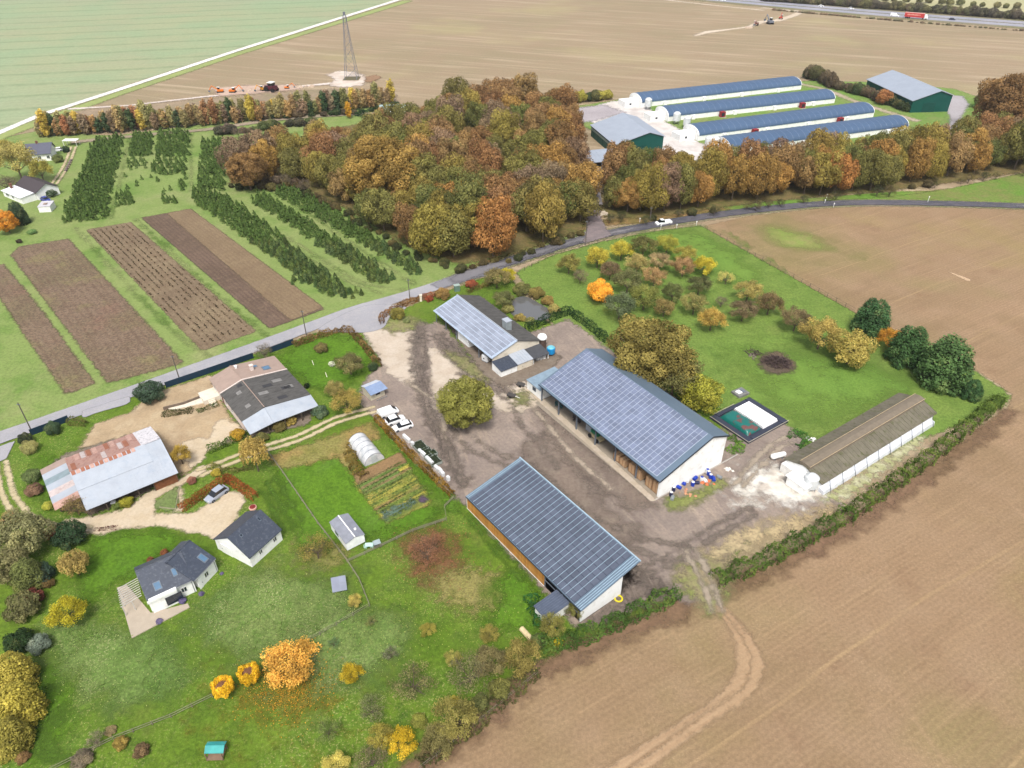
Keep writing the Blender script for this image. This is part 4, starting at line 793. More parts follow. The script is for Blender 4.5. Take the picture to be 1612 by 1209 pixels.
for k in range(9):                      # darker replaced sheets
    u, v = rng.uniform(L*s+.6, L-2), rng.uniform(.12, .8); sd_ = k % 3 != 0
    ya, za_ = (W+.35, 3.1) if sd_ else (-.35, 3.1); qq = [(u, ya, za_), (u+1.1, ya, za_), (u+1.1, yr, zr+.05), (u, yr, zr+.05)]
    MB(fr).slab([on_quad(qq, 0, v, .03), on_quad(qq, 1, v, .03), on_quad(qq, 1, min(.97, v+.2), .03), on_quad(qq, 0, min(.97, v+.2), .03)], .04).build('replaced_sheet', pm('sheet_dark', (70, 70, 74), .8) if k % 2 else pm('sheet_pale', (150, 148, 146), .8), b4)
m = MB(fr); x = L*s
m.slab([(x-.12, -.4, 3.2), (x+.15, -.4, 3.2), (x+.15, yr, zr+.2), (x-.12, yr, zr+.2)], .2); m.slab([(x-.12, yr, zr+.2), (x+.15, yr, zr+.2), (x+.15, W+.4, 3.2), (x-.12, W+.4, 3.2)], .2); m.build('parapet', PINKW, b4)
MB(fr).tube((-.2, yr, zr+.1), (L+.3, yr, zr+.1), .1, .1, 6).build('ridge_cap', BEIGE, b4)
chimney(fr, L*s*.55, yr+(W-yr)*.35, zr-.9, zr+.8, .33, b4, PINKW); chimney(fr, L*s*.2, yr+.7, zr-.5, zr+.45, .2, b4, WHITE)
skylight(fr, [(0, W+.35, 3.1), (L*s, W+.35, 3.1), (L*s, yr, zr+.05), (0, yr, zr+.05)], .5, .75, .28, .45, b4)
skylight(fr, [(0, W+.35, 3.1), (L*s, W+.35, 3.1), (L*s, yr, zr+.05), (0, yr, zr+.05)], .3, .42, .5, .6, b4)
for k in range(4): window(fr, 1.2+k*3.3, 2.1+k*3.3, 1., 2.1, 0, b4, mull=0)
door(fr, 5.6, 6.5, 2.05, 0, b4, -1, pm('brown_door', (120, 80, 60), .6))
# metal porch roof on its near end
c0 = Vector(G(380.8, 659, 3.0)); f = fr
roof_slab(fr, [(L+.25, -.3, 3.1), (L+.25, yr, zr-.1), (L+4.0, yr, 2.75), (L+4.0, -.3, 2.2)], METAL, b4, 'porch_roof', .1, seams=8)
roof_slab(fr, [(L+.25, yr, zr-.1), (L+.25, W+.3, 3.1), (L+3.6, W+.3, 2.2), (L+4.0, yr, 2.75)], METAL, b4, 'porch_roof', .1, seams=8)
for yy in (0, W*.25, W*.5, W*.75, W): MB(fr).box(L+3.5, yy-.08, 0, L+3.66, yy+.08, 2.2).build('post', pm('old_timber', (96, 84, 74), .9), b4)
MB(fr).box(.4, -3.4, 0, 4.2, -.02, 1.1).build('terrace', CREAM, b4)
for k in range(4): MB(fr).box(4.2+k*.35, -2.6, 0, 4.55+k*.35, -1.2, 1.1-.25*(k+1)).build('step', CREAM, b4)
window(fr, 1.6, 2.3, .2, .9, -3.4, b4, mull=0)
# ---------- rusty barn
fr, L, W = rectframe((137.5, 799), (276.2, 742.3), (105.5, 722), 2.5)
W = (Vector(fr(0, 0, 0))-Vector(G(104, 721, 2.6))); W = abs(W.dot((Vector(fr(0, 1, 0))-Vector(fr(0, 0, 0)))))
A_, B_ = fr(0, 0, 0), fr(0, W, 0); zr = min(5.2, zline(111.6, 743.5, A_, B_)); yr = (Vector(G(111.6, 743.5, zr))-Vector(A_)).dot((Vector(B_)-Vector(A_)).normalized())
RUST = pm('rusty_sheet', (196, 156, 144), .8, .05, var=.12, scale=.9, dirt=(164, 108, 84), dirtamt=.7, streak=(.4, 1.6, .5))
b5 = thing('rusty_barn', 'old barn with a bright pale metal front slope and a rust-stained back slope', 'barn', fr(L/2, W/2, 0))
q1 = [(-.3, -.5, 2.4), (L+.3, -.5, 2.4), (L+.3, yr, zr), (-.3, yr, zr)]; q2 = [(L+.3, W+.2, 2.5), (-.3, W+.2, 2.5), (-.3, yr, zr), (L+.3, yr, zr)]
roof_slab(fr, q1, METAL, b5, 'metal_roof', .08, seams=26, seamr=.025)
roof_slab(fr, q2, RUST, b5, 'rusty_roof', .08)
MB(fr).slab([on_quad(q1, .0, .5, .09), on_quad(q1, .82, .5, .09), on_quad(q1, .82, 1.0, .09), on_quad(q1, 0, 1.0, .09)], .05).build('upper_sheets', pm('pale_metal_sheet', (0, 0, 0)), b5)
MB(fr).slab([on_quad(q2, .0, .0, .06), on_quad(q2, .22, .0, .06), on_quad(q2, .22, 1.02, .06), on_quad(q2, 0, 1.02, .06)], .05).build('chalky_sheets', pm('chalky', (232, 228, 232), .7, var=.05, scale=1.4, dirt=(110, 110, 124), dirtamt=.7, k=.7), b5)
rng = random.Random(8)
for k in range(11):
    u = .26+.066*k; v0 = rng.choice([.0, .3, .5]); c = [on_quad(q2, u, v0, .05), on_quad(q2, u+.05, v0, .05), on_quad(q2, u+.05, v0+.42, .05), on_quad(q2, u, v0+.42, .05)]
    MB(fr).slab(c, .03).build('loose_sheet', [pm('sheet_rust2', (216, 176, 162), .8, dirt=(184, 120, 92), dirtamt=.6), pm('sheet_rust3', (176, 116, 92), .8), pm('sheet_pale3', (220, 206, 204), .7, dirt=(180, 130, 110), dirtamt=.5)][k % 3], b5)
for k in range(14):
    u = .3+.05*k; MB(fr).slab([on_quad(q1, 1-u-.04, .9, .12), on_quad(q1, 1-u, .9, .12), on_quad(q1, 1-u, 1.0, .12), on_quad(q1, 1-u-.04, 1.0, .12)], .03).build('rusty_ridge_sheet', _M['sheet_rust3'] if k % 3 else _M['sheet_rust2'], b5)
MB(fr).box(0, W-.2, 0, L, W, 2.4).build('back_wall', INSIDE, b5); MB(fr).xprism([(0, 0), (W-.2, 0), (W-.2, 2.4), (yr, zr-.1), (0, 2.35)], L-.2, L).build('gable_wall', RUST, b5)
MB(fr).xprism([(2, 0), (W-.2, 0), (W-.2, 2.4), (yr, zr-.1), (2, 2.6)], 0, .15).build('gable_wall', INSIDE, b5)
BRW = pm('brown_boards', (150, 98, 66), .85, var=.2, scale=2.5, streak=(1.2, 3, .4), dirt=(104, 72, 54))
m = MB(fr)
for i in range(26): m.box(L*.72+i*(L*.28/26), -.02+.02*(i % 2), 0.05, L*.72+(i+.9)*(L*.28/26), .08+.02*(i % 2), 2.3)
m.build('board_wall', BRW, b5)
MB(fr).box(0, 3.2, 0, L*.72, 3.35, 2.6).build('inner_wall', INSIDE, b5)
for k in range(5): MB(fr).box(L*.72*k/4, -.1, 0, L*.72*k/4+.16, .06, 2.35).build('post', pm('old_timber', (96, 84, 74)), b5)
f = lambda x, y, z: fr(-x, y, z)
MB(f).box(.1, W*.3, 0, 4.0, W-.1, 1.7).build('side_room', INSIDE, b5)
for k in range(7):
    y0 = W*.22+k*(W*.8/7); mt = [_M['sheet_rust2'], METAL, _M['sheet_pale3'], METAL, pm('sheet_grey', (150, 168, 176), .6), METAL, BEIGE][k]
    MB(f).slab([(.05, y0, 2.5-.05*(k % 2)), (4.6, y0, 1.8-.05*(k % 2)), (4.6, y0+W*.8/7+.2, 1.8+.04*(k % 2)), (.05, y0+W*.8/7+.2, 2.5+.04*(k % 2))], .05).build('patched_roof_sheet', mt, b5)
# ---------- bungalow of two angled wings
def wing(parent, e1, e2, rpx, ze, zr_, name_w, over=.25, lo=0, hi=0, far=None):
    A = G(*e1, ze); B = G(*e2, ze); ex = (B-A); ex.z = 0; Lw = ex.length; ex.normalize(); R = G(*rpx, zr_)
    n = Vector((-ex.y, ex.x, 0)); h = (R-A).dot(n); ey = n if h > 0 else -n; h = abs(h); fw = frame(A, ex, ey); zf2 = 4.0; Ww = h+far
    MB(fw).xprism([(over, 0), (Ww-over, 0), (Ww-over, zf2-.1), (h, zr_-.1), (over, ze-.1)], lo, Lw-hi).build('wall', WHITE, parent)
    qa = [(-.1, 0, ze), (Lw+.1, 0, ze), (Lw+.1, h, zr_), (-.1, h, zr_)]; qb = [(-.1, Ww, zf2), (Lw+.1, Ww, zf2), (Lw+.1, h, zr_), (-.1, h, zr_)]
    roof_slab(fw, qa, SLATE, parent, 'roof', .14); roof_slab(fw, qb, SLATE, parent, 'roof', .14)
    MB(fw).tube((-.1, h, zr_), (Lw+.1, h, zr_), .09, .09, 6).build('ridge_cap', SLATE, parent)
    return fw, Lw, Ww, h, qa
b6 = thing('bungalow', 'white bungalow of two angled wings under a dark slate roof, with a tiled terrace', 'house', G(270, 925))
fa, La, Wa, ha, qa = wing(b6, (231.8, 945), (303, 912.5), (208.3, 901.5), 3.0, 5.2, 'a', far=2.2)
skylight(fa, qa, .22, .38, .14, .42, b6); skylight(fa, qa, .66, .76, .32, .6, b6)
MB(fa).box(.15, -.35, 0, La*.62, .24, 3.05).build('front_bay', WHITE, b6)
window(fa, 2.2, 4.6, .5, 2.1, -.35, b6, mull=1, frame_mat=DARKM); window(fa, La*.7, La*.83, 1.1, 2., .25, b6, mull=1)
MB(fa).box(-.12, -.5, 2.6, La*.62, -.36, 3.1).build('fascia', WHITE, b6)
fb, Lb, Wb, hb, qb = wing(b6, (305, 914), (338.6, 879), (306.6, 842.7), 3.0, 5.25, 'b', far=2.2, lo=.9)
skylight(fb, qb, .66, .86, .12, .45, b6); window(fb, Lb*.45, Lb*.62, 1.1, 2., .25, b6, mull=1)
door(fb, Lb*.15, Lb*.3, 2.0, .25, b6, -1, WHITE)
# terrace and pergola
tr_ = thing('terrace', 'beige tiled terrace wrapping round the end of the white bungalow', 'terrace', G(225, 975))
m = MB(); P = [Vector(G(*p)) for p in [(185, 926), (200, 922), (238, 966), (296, 951), (299, 957), (208, 1005.5)]]
m.prism([(p.x, p.y) for p in P], .03, .2); m.build('paving', pm('terrace_tiles', (196, 182, 164), .8, var=.06, scale=1.2, k=.64), tr_)
pg = thing('pergola', 'pale slatted pergola over the terrace at the end of the bungalow', 'pergola', G(200, 945))
p0, p1, p2 = G(186.5, 927, 2.3), G(192, 955, 2.3), G(222, 938, 2.3)
fp = frame((p0.x, p0.y), (p2-p1)[:2], (p1-p0)[:2]); lx = (p2-p1).length; ly = (p1-p0).length
PWH = pm('pale_timber', (206, 202, 196), .7, k=.7)
m = MB(fp)
for i in range(9): m.box(-.2, ly*i/8-.035, 2.3, lx+.1, ly*i/8+.035, 2.42)
m.build('slat', PWH, pg)
for x, y in ((0, 0), (0, ly), (lx*.5, ly), (0, ly*.5)): MB(fp).box(x-.06, y-.06, .2, x+.06, y+.06, 2.3).build('post', PWH, pg)
# ---------- garage house
fr, L, _ = rectframe((392.3, 878), (442.4, 833.3), (343, 853), 2.5); W = 8.3
b7 = thing('gable_house', 'white gabled outbuilding with plain dark slate roof beside the bungalow', 'house', fr(L/2, W/2, 0))
pr = G(361, 843.7, 5.0); h = abs((pr-Vector(fr(0, 0, 5))).dot(Vector(fr(0, 1, 0))-Vector(fr(0, 0, 0)))); W = 2*h
MB(fr).xprism([(0.12, 0), (W-.12, 0), (W-.12, 2.4), (h, 4.9), (0.12, 2.4)], .1, L-.1).build('wall', WHITE, b7)
q = [(-.1, -.1, 2.42), (L+.1, -.1, 2.42), (L+.1, h, 5.02), (-.1, h, 5.02)]; roof_slab(fr, q, SLATE, b7); roof_slab(fr, [(-.1, W+.1, 2.42), (L+.1, W+.1, 2.42), (L+.1, h, 5.02), (-.1, h, 5.02)], SLATE, b7)
skylight(fr, q, .22, .28, .7, .8, b7, GLASS); skylight(fr, q, .78, .83, .7, .86, b7, GLASS)
window(fr, L*.28, L*.38, 1.1, 1.9, .12, b7, mull=1); window(fr, L*.72, L*.83, 1.1, 1.9, .12, b7, mull=1); door(fr, W*.55, W*.85, 2.1, .1, b7, -1, WHITE, 'y', 'garage_door')
# ---------- mobile home
fr, L, W = rectframe((519.5, 822), (544.7, 855.4), (572.3, 840.3), 2.1)
b8 = thing('mobile_home', 'small white mobile home with grey roof standing on the lawn', 'mobile home', fr(L/2, W/2, 0))
MB(fr).xprism([(0, .35), (W, .35), (W, 2.1), (W/2, 2.55), (0, 2.1)], 0, L).build('body', pm('white_panel', (244, 246, 248), .5, k=.82), b8)
GR8 = pm('mobile_roof', (158, 162, 174), .6, k=.6)
roof_slab(fr, [(-.1, -.12, 2.1), (L+.1, -.12, 2.1), (L+.1, W/2, 2.62), (-.1, W/2, 2.62)], GR8, b8, th=.07); roof_slab(fr, [(-.1, W+.12, 2.1), (L+.1, W+.12, 2.1), (L+.1, W/2, 2.62), (-.1, W/2, 2.62)], GR8, b8, th=.07)
MB(fr).box(-.1, W/2-.08, 2.6, L+.1, W/2+.08, 2.68).build('ridge_cap', WHITE, b8); MB(fr).box(L*.7, W*.72, 2.4, L*.76, W*.82, 2.62).build('roof_vent', WHITE, b8)
for x in (L*.3, L*.7):
    for y in (.25, W-.25): MB(fr).lathe((x, y, .3), [(.28, -.1), (.3, 0), (.28, .1)], 10, 'y').build('wheel', pm('tyre', (40, 40, 42), .9), b8)
window(fr, L*.3, L*.5, 1.1, 1.7, 0, b8, mull=0, frame_mat=FRAME)
# ---------- hut with pale blue roof
fr, L, W = rectframe((583.7, 621.8), (609.6, 610.8), (569, 608.8), 2.0)
b9 = thing('wooden_hut', 'cream hut with light blue roof near the parked white cars', 'hut', fr(L/2, W/2, 0))
MB(fr).xprism([(.5, .1), (W-.1, .1), (W-.1, 2.1), (W*.6, 2.6), (.5, 2.0)], .1, L-.5).build('wall', pm('cream_boards', (214, 206, 184), .8, k=.7), b9)
roof_slab(fr, [(-.1, -.1, 1.95), (L+.1, -.1, 1.95), (L-.2, W*.6, 2.7), (-.1, W*.6, 2.7)], pm('light_blue_roof', (150, 170, 206), .5, k=.6), b9, th=.08); roof_slab(fr, [(-.1, W+.1, 2.15), (L-.4, W+.1, 2.15), (L-.2, W*.6, 2.7), (-.1, W*.6, 2.7)], pm('white_blue_roof', (214, 220, 232), .5, k=.7), b9, th=.08)
window(fr, L*.35, L*.6, 1.05, 1.6, .5, b9, mull=0, frame_mat=DARKM)
for k in range(5): tag(MB(fr).lathe((L*.3+k*.55, -.3, 0), [(.13, 0), (.18, .35)], 8).build('flower_pot', pm('pot_grey', (150+k*8, 150, 150), .8)), 'small pot in the row in front of the cream hut', 'flower pot', 'pots in front of the hut')
# ---------- tunnel greenhouse
a, b, c = G(548, 702), G(574.6, 735), G(603.7, 720)
ex = (b-a); Lg = ex.length; ex.normalize(); n = Vector((-ex.y, ex.x, 0)); wd = (c-b).dot(n); ey = n if wd > 0 else -n; Wg = abs(wd); fr = frame(a, ex, ey)
b10 = thing('tunnel_greenhouse', 'white plastic tunnel greenhouse at the top of the vegetable beds', 'greenhouse', fr(Lg/2, Wg/2, 0))
arc = [(Wg/2-Wg/2*math.cos(t)*1., 2.15*math.sin(t)) for t in [math.pi*i/14 for i in range(15)]]
PLA = NT('greenhouse_film'); PLA.fin(PLA.mix(PLA.step(PLA.noise(.9, 2), .4, .7), C((226, 226, 228), .7), C((196, 200, 204), .7)), .25, 0, .5); PLA = PLA.m
m = MB(fr)
m.xprism(arc, 0, Lg); m.build('film_cover', PLA, b10)
for i in range(6):
    m = MB(fr); x = Lg*i/5
    for (y0, z0), (y1, z1) in zip(arc[:-1], arc[1:]): m.tube((x, y0, z0*1.012), (x, y1, z1*1.012), .04, .04, 4, False)
    m.build('hoop', FRAME, b10)
door(fr, Wg*.35, Wg*.65, 1.8, Lg, b10, 1, pm('film_door', (206, 212, 214), .4), 'y')
# ---------- long low shed
fr, L, W = rectframe((1294, 761.5), (1474.5, 649.5), (1236.5, 721.5), 2.3)
b11 = thing('livestock_shed', 'long low livestock shed with mossy brown roof, beside the field hedge', 'shed', fr(L/2, W/2, 0))
zr = 3.7; h = W/2
MB(fr).xprism([(0.25, 0), (W-.25, 0), (W-.25, 2.2), (h, zr-.15), (0.25, 2.2)], .1, L-.2).build('wall', WHITE, b11)
for s_, y in ((0, -.15), (1, W+.15)): roof_slab(fr, [(-.1, y, 2.25), (L, y, 2.25), (L, h, zr), (-.1, h, zr)], GYFIB, b11, seams=34, seamr=.03)
MB(fr).xprism([(h-1.1, zr-.35), (h+1.1, zr-.35), (h+1., zr+.25), (h, zr+.45), (h-1., zr+.25)], 0, L-.1).build('ridge_vent', pm('vent_brown', (140, 128, 112), .9, var=.1), b11)
m = MB(fr); m.tube((0, h-1.1, zr+.3), (L, h-1.1, zr+.3), .06, .06, 4); m.tube((0, h+1.1, zr+.3), (L, h+1.1, zr+.3), .06, .06, 4); m.build('vent_edge', pm('pale_edge', (206, 184, 150), .8), b11)
m = MB(fr); m.hexa([(0, -.9, 0), (L*.97, -.9, 0), (L*.97, .24, 0), (0, .24, 0)], [(0, -.75, .9), (L*.97, -.75, .9), (L*.97, .24, 1.2), (0, .24, 1.2)]); m.build('side_curtain', pm('curtain_white', (226, 230, 238), .6, k=.74), b11)
for i in range(10): MB(fr).tube((L*(i+.5)/10, -1.2, 0), (L*(i+.5)/10+.3, -.1, 2.2), .05, .05, 5).build('brace', DARKM, b11)
MB(fr).box(-3.2, W*.15, 0, .05, W*.6, 1.9).build('porch', WHITE, b11); roof_slab(fr, [(-3.3, W*.1, 1.9), (.05, W*.1, 1.95), (.05, W*.65, 2.1), (-3.3, W*.65, 2.05)], WHITE, b11, 'porch_roof', .1)
MB(fr).box(-1.2, W*.62, 0, .05, W-.3, 2.0).build('store', pm('store_white', (240, 238, 234), .7, k=.8), b11)
FRS, LS, WS = fr, L, W
def silo(pos, r, h, leg, label, grp=None, mat=None, cone=.9):
    t = thing('feed_silo', label, 'silo', pos, grp); mt = mat or pm('silo_white', (226, 230, 232), .4, .1, k=.76)
    MB().lathe(pos, [(.12, leg*.5), (r, leg+cone), (r, leg+h), (r*.55, leg+h+r*.4), (.12, leg+h+r*.5)], 14).build('tank', mt, t, smooth=False)
    for i in range(4):
        a = math.pi/4+i*math.pi/2; x, y = pos[0]+math.cos(a)*r*.85, pos[1]+math.sin(a)*r*.85; MB().tube((x, y, 0), (x, y, leg+cone+.1), .06, .06, 5).build('leg', FRAME, t)
    MB().tube((pos[0]+r+.12, pos[1], 0), (pos[0]+r+.12, pos[1], leg+h), .05, .05, 4).build('ladder', FRAME, t)
    return t
silo(Vector(fr(-1., W*.32, 0))+Vector((.8, -.6, 0)), 1.25, 2.6, .4, 'white ribbed silo at the near corner of the long low shed', cone=.5)
tk = thing('gas_tank', 'white horizontal tank on feet near the end of the long low shed', 'tank', G(1224, 722)); p = G(1224, 722)
fr_t = frame((p.x, p.y), (.95, .3), (-.3, .95))
MB(fr_t).lathe((-1.5, 0, .85), [(.05, -.15), (.4, -.05), (.55, .15), (.55, 2.8), (.4, 3.0), (.05, 3.1)], 14, 'x').build('vessel', pm('tank_white', (246, 246, 244), .35, k=.82), tk, smooth=True)
for x in (-.9, .8): MB(fr_t).box(x-.12, -.4, 0, x+.12, .4, .45).build('foot', FRAME, tk)
# ---------- slurry store: lined pit with cover and inflated bag
P = [G(1116.5, 658.7), G(1179.4, 627.3), G(1240.6, 665.3), G(1177.8, 700)]
def quadframe(P): return lambda u, v, z: (P[0]*(1-u)*(1-v)+P[1]*(1-u)*v+P[2]*u*v+P[3]*u*(1-v))+Vector((0, 0, z))   # v: P0->P1, u: P0->P3
qf = quadframe(P)
b12 = thing('slurry_store', 'square black-lined store with a white cover sheet beside the large solar barn', 'slurry store', qf(.5, .5, 0))
LINER = pm('black_liner', (66, 70, 86), .35, var=.12, scale=.6)
m = MB(qf)
for (u0, v0, u1, v1) in ((0, 0, 1, .13), (0, .87, 1, 1), (0, .13, .1, .87), (.9, .13, 1, .87)): m.hexa([(u0, v0, 0), (u1, v0, 0), (u1, v1, 0), (u0, v1, 0)], [(u0+.01, v0+.01, .5), (u1-.01, v0+.01, .5), (u1-.01, v1-.01, .5), (u0+.01, v1-.01, .5)])
m.build('berm', LINER, b12); MB(qf).box(.1, .13, .02, .9, .87, .2).build('liner_floor', LINER, b12)
MB(qf).hexa([(.1, .5, .2), (.86, .5, .2), (.86, .87, .2), (.1, .87, .2)], [(.12, .5, .75), (.84, .5, .75), (.84, .86, .75), (.12, .86, .75)]).build('white_cover', pm('cover_white', (246, 246, 248), .5, k=.84), b12)
m = MB(qf)
for a_, b_ in (((0, 0), (1, 0)), ((1, 0), (1, 1)), ((0, .1), (0, .6))): m.tube((*a_, .62), (*b_, .62), .07, .07, 5)
m.build('edge_pipe', pm('pipe_pale', (190, 182, 166), .7), b12)
bg_ = bmesh.new(); bmesh.ops.create_grid(bg_, x_segments=20, y_segments=20, size=1)
me = bpy.data.meshes.new('bag'); 
for v in bg_.verts:
    u_, v_ = v.co.x, v.co.y; hgt = ((1-u_**6)*(1-v_**6))**.5 if abs(u_) < 1 and abs(v_) < 1 else 0
    p = qf(.48+.36*u_, .3+.16*v_, .25+1.05*hgt+.1*math.sin(u_*5)*hgt); v.co = p
o0 = Vector(qf(.48, .3, 0))
for v in bg_.verts: v.co -= o0
bg_.to_mesh(me); bg_.free()
tb = NT('teal_bag'); tb.fin(tb.mix(tb.step(tb.noise(.45, 3), .56, .62), C((30, 120, 112)), C((124, 84, 80))), .3, 0, .5); me.materials.append(tb.m)
for p_ in me.polygons: p_.use_smooth = True
bag = bpy.data.objects.new('slurry_bag', me); COL.objects.link(bag); bag.location = o0; tag(bag, 'inflated teal bag with brown stains lying in the black-lined store', 'bag')
pl = thing('stone_slab', 'grey low square cover with white items on it, on the grass above the lined store', 'well cover', G(1165, 620)); pc = G(1165, 620)
f = frame((pc.x, pc.y), (.85, .5), (-.5, .85)); MB(f).box(-1.5, -1.2, 0, 1.5, 1.2, .55).build('base', pm('stone_grey', (140, 140, 138), .8), pl); MB(f).box(-1., -.5, .55, .1, .6, .72).build('lid', WHITE, pl); MB(f).box(.3, -.6, .55, .9, .7, .66).build('lid', FRAME, pl)
# ---------- green halls and grey shed by the wood
GUT = pm('gutter_grey', (150, 154, 160), .5)
for fr_, L_, y_, z_, par in ((fa, La, -.05, 2.92, b6), (fb, Lb, -.05, 2.92, b6)):
    MB(fr_).tube((0, y_-.06, z_), (L_, y_-.06, z_), .07, .07, 6).build('gutter', GUT, par); MB(fr_).tube((L_-.25, .2, 0), (L_-.25, .2, z_-.2), .05, .05, 5).build('downpipe', GUT, par)
def hall(name, label, e1, e2, base3, zf_, rp, zb_, roofm, wallm, stripes=True):
    fr, L, W = rectframe(e1, e2, base3, zf_, 0.)
    A_, B_ = fr(L, 0, 0), fr(L, W, 0); zr = zline(*rp, A_, B_); yr = (Vector(G(*rp, zr))-Vector(A_)).dot((Vector(B_)-Vector(A_)).normalized())
    t = thing(name, label, 'hall', fr(L/2, W/2, 0))
    MB(fr).xprism([(.1, 0), (W-.1, 0), (W-.1, zb_-.15), (yr, zr-.2), (.1, zf_-.1)], .1, L-.1).build('wall', wallm, t)
    roof_slab(fr, [(-.4, -.4, zf_), (L+.4, -.4, zf_), (L+.4, yr, zr), (-.4, yr, zr)], roofm, t, 'front_roof', .2); roof_slab(fr, [(L+.4, W+.4, zb_), (-.4, W+.4, zb_), (-.4, yr, zr), (L+.4, yr, zr)], roofm, t, 'back_roof', .2)
    for k in range(5): MB(fr).box(L*(k+.5)/5-.15, -.0, 0, L*(k+.5)/5+.15, .11, zf_-.1).build('pilaster', pm('green_dark', (16, 74, 70), .5), t)
    if stripes: MB(fr).box(.3, -.06, zf_*.62, L-.3, .1, zf_*.8).build('wall_band', pm('band_pale', (176, 196, 190), .6), t)
    f = lambda x, y, z: fr(x, y, z)
    MB(fr).box(L-.1, W*.3, 0, L-.02, W*.62, zf_*.8).build('sliding_door', pm('green_door', (20, 84, 78), .5), t)
    return fr, L, W
hall('green_hall', 'green clad hall with pale grey roof between the wood and the tunnels', (930.7, 196.8), (968.9, 228.4), (1031, 232), 4.6, (1022.8, 207.7), 6.6, ROOFG, GREENC)
hall('green_hall', 'large dark green hall with pale grey roof beside the far end of the tunnels', (1365.5, 125), (1437.5, 158.6), (1486, 174), 5.6, (1482, 142.4), 7.6, ROOFG, GREENC, False)
fr, L, W = rectframe((930, 256), (1001, 249), (926, 241), 3.0)
b13 = thing('grey_store', 'low open store with light grey roof at the end of the drive through the wood', 'shed', fr(L/2, W/2, 0)); W = max(W, 8)
roof_slab(fr, [(-.2, -.2, 3.), (L, -.2, 3.), (L, W, 4.1), (-.2, W, 4.1)], ROOFG, b13, seams=10); MB(fr).box(0, W-.2, 0, L, W, 4).build('back_wall', INSIDE, b13)
for k in range(5): MB(fr).box(L*k/4-.1+(.1 if k == 0 else -.1), 0, 0, L*k/4+.1, .2, 2.95).build('post', FRAME, b13)
MB(fr).box(.1, .3, 0, .3, W-.2, 3.3).build('side_wall', pm('side_dark', (70, 76, 84), .8), b13)
# small grey roofed shed in the wood drive
fr, L, W = rectframe((933, 321), (948, 321), (932, 306), 2.4)
b14 = thing('wood_shed', 'small dark shed with mossy grey roof between the two woods', 'shed', fr(L/2, W/2, 0)); MB(fr).box(.1, .1, 0, L-.1, W-.1, 2.35).build('wall', pm('shed_dark', (74, 66, 60), .9), b14)
roof_slab(fr, [(-.15, -.2, 2.4), (L+.15, -.2, 2.4), (L+.15, W, 3.0), (-.15, W, 3.0)], pm('mossy_grey', (138, 132, 138), .8, var=.12, dirt=(110, 112, 60), dirtamt=.7), b14)
# ---------- poultry tunnels
HOOP = pm('tunnel_blue', (86, 112, 146), .5, 0, var=.05, scale=.12, k=.6)
tun = [((1008.9, 169.8), (1260.5, 141.5), 'farthest'), ((1050.8, 192.2), (1313, 163), 'second farthest'), ((1098.5, 222.8), (1374.2, 185), 'third farthest'), ((1147.5, 244), (1428, 207), 'nearest, half hidden by the wood')]
TF = []
for k, (a_, b_, which) in enumerate(tun):
    a, b = G(*a_), G(*b_); ex = b-a; L = ex.length; ex.normalize(); n = Vector((-ex.y, ex.x, 0)); W = 11.5
    fr = frame(a, ex, n); TF.append((fr, L, W))
    t = thing('poultry_tunnel', f'long blue-roofed poultry tunnel with white ends, {which} of the four', 'poultry house', fr(L/2, W/2, 0), 'poultry tunnels')
    MB(fr).box(0, 0, 0, L, W, 2.3).build('wall', WHITE, t)
    arc = [(W/2-(W/2+.15)*math.cos(x), 2.3+3.0*math.sin(x)) for x in [math.pi*i/16 for i in range(17)]]
    arc2 = [(W/2-(W/2+.1)*math.cos(x), 2.28+2.96*math.sin(x)) for x in [math.pi*i/16 for i in range(17)]]
    for x0, x1 in ((0, .29), (L-.29, L)): MB(fr).xprism(arc2, x0, x1).build('end_wall', WHITE, t)
    m = MB(fr); m.xprism(arc, .3, L-.3); m.mark(pm('rib_pale', (126, 148, 180), .5, k=.62)); nr = int(L/3)
    for i in range(1, nr):
        x = L*i/nr
        for (y0, z0), (y1, z1) in zip(arc[:-1], arc[1:]): m.tube((x, y0-.02, z0+.03), (x, y1+.02, z1+.03), .07, .07, 3, False)
    m.build('roof', HOOP, t)
    # entrance block
    if k < 3:
        MB(fr).box(-7.5, W*.2, 0, -.05, W*.75, 2.8).build('entrance_block', WHITE, t); f = lambda x, y, z: fr(x, y, z)
        window(fr, -5, -4, 1.2, 1.9, W*.2, t, mull=0, frame_mat=DARKM)
    for i in range(int(L/22)): MB(fr).box(12+i*22, -1.0, 0, 13.6+i*22, -.02, 1.9).build('air_inlet', WHITE, t)
for (k, x) in ((1, 26), (1, 70), (2, 26), (2, 72)):
    fr, L, W = TF[k]; 
    t = thing('red_generator', f'red heater box on the {["", "second", "third"][k]} farthest tunnel, {"nearer its left end" if x < 40 else "nearer its right end"}', 'heater', fr(x+1, -1.5, 0), 'red boxes along the tunnels')
    MB(fr).box(x, -2.6, .3, x+2.4, -.9, 2.6).build('casing', pm('heater_red', (170, 52, 56), .5), t); MB(fr).box(x+.3, -2.9, .9, x+1.6, -2.61, 2.2).build('fan', DARKM, t); MB(fr).box(x-.2, -3.2, 0, x+2.8, -.6, .28).build('pad', pm('kerb_concrete', (1, 1, 1)), t)
for px, py, lb in ((1019.5, 173, 'white feed silo beside the farthest tunnel'), (1064, 196, 'white feed silo by the end of the second tunnel, left one of two'), (1080, 203, 'white feed silo by the end of the second tunnel, right one of two'), (1114, 236, 'white feed silo by the nearest tunnel, left one of two'), (1124, 237, 'white feed silo by the nearest tunnel, right one of two')):
    silo(G(px, py), 1.6, 3.9, .9, lb, 'silos by the tunnels')
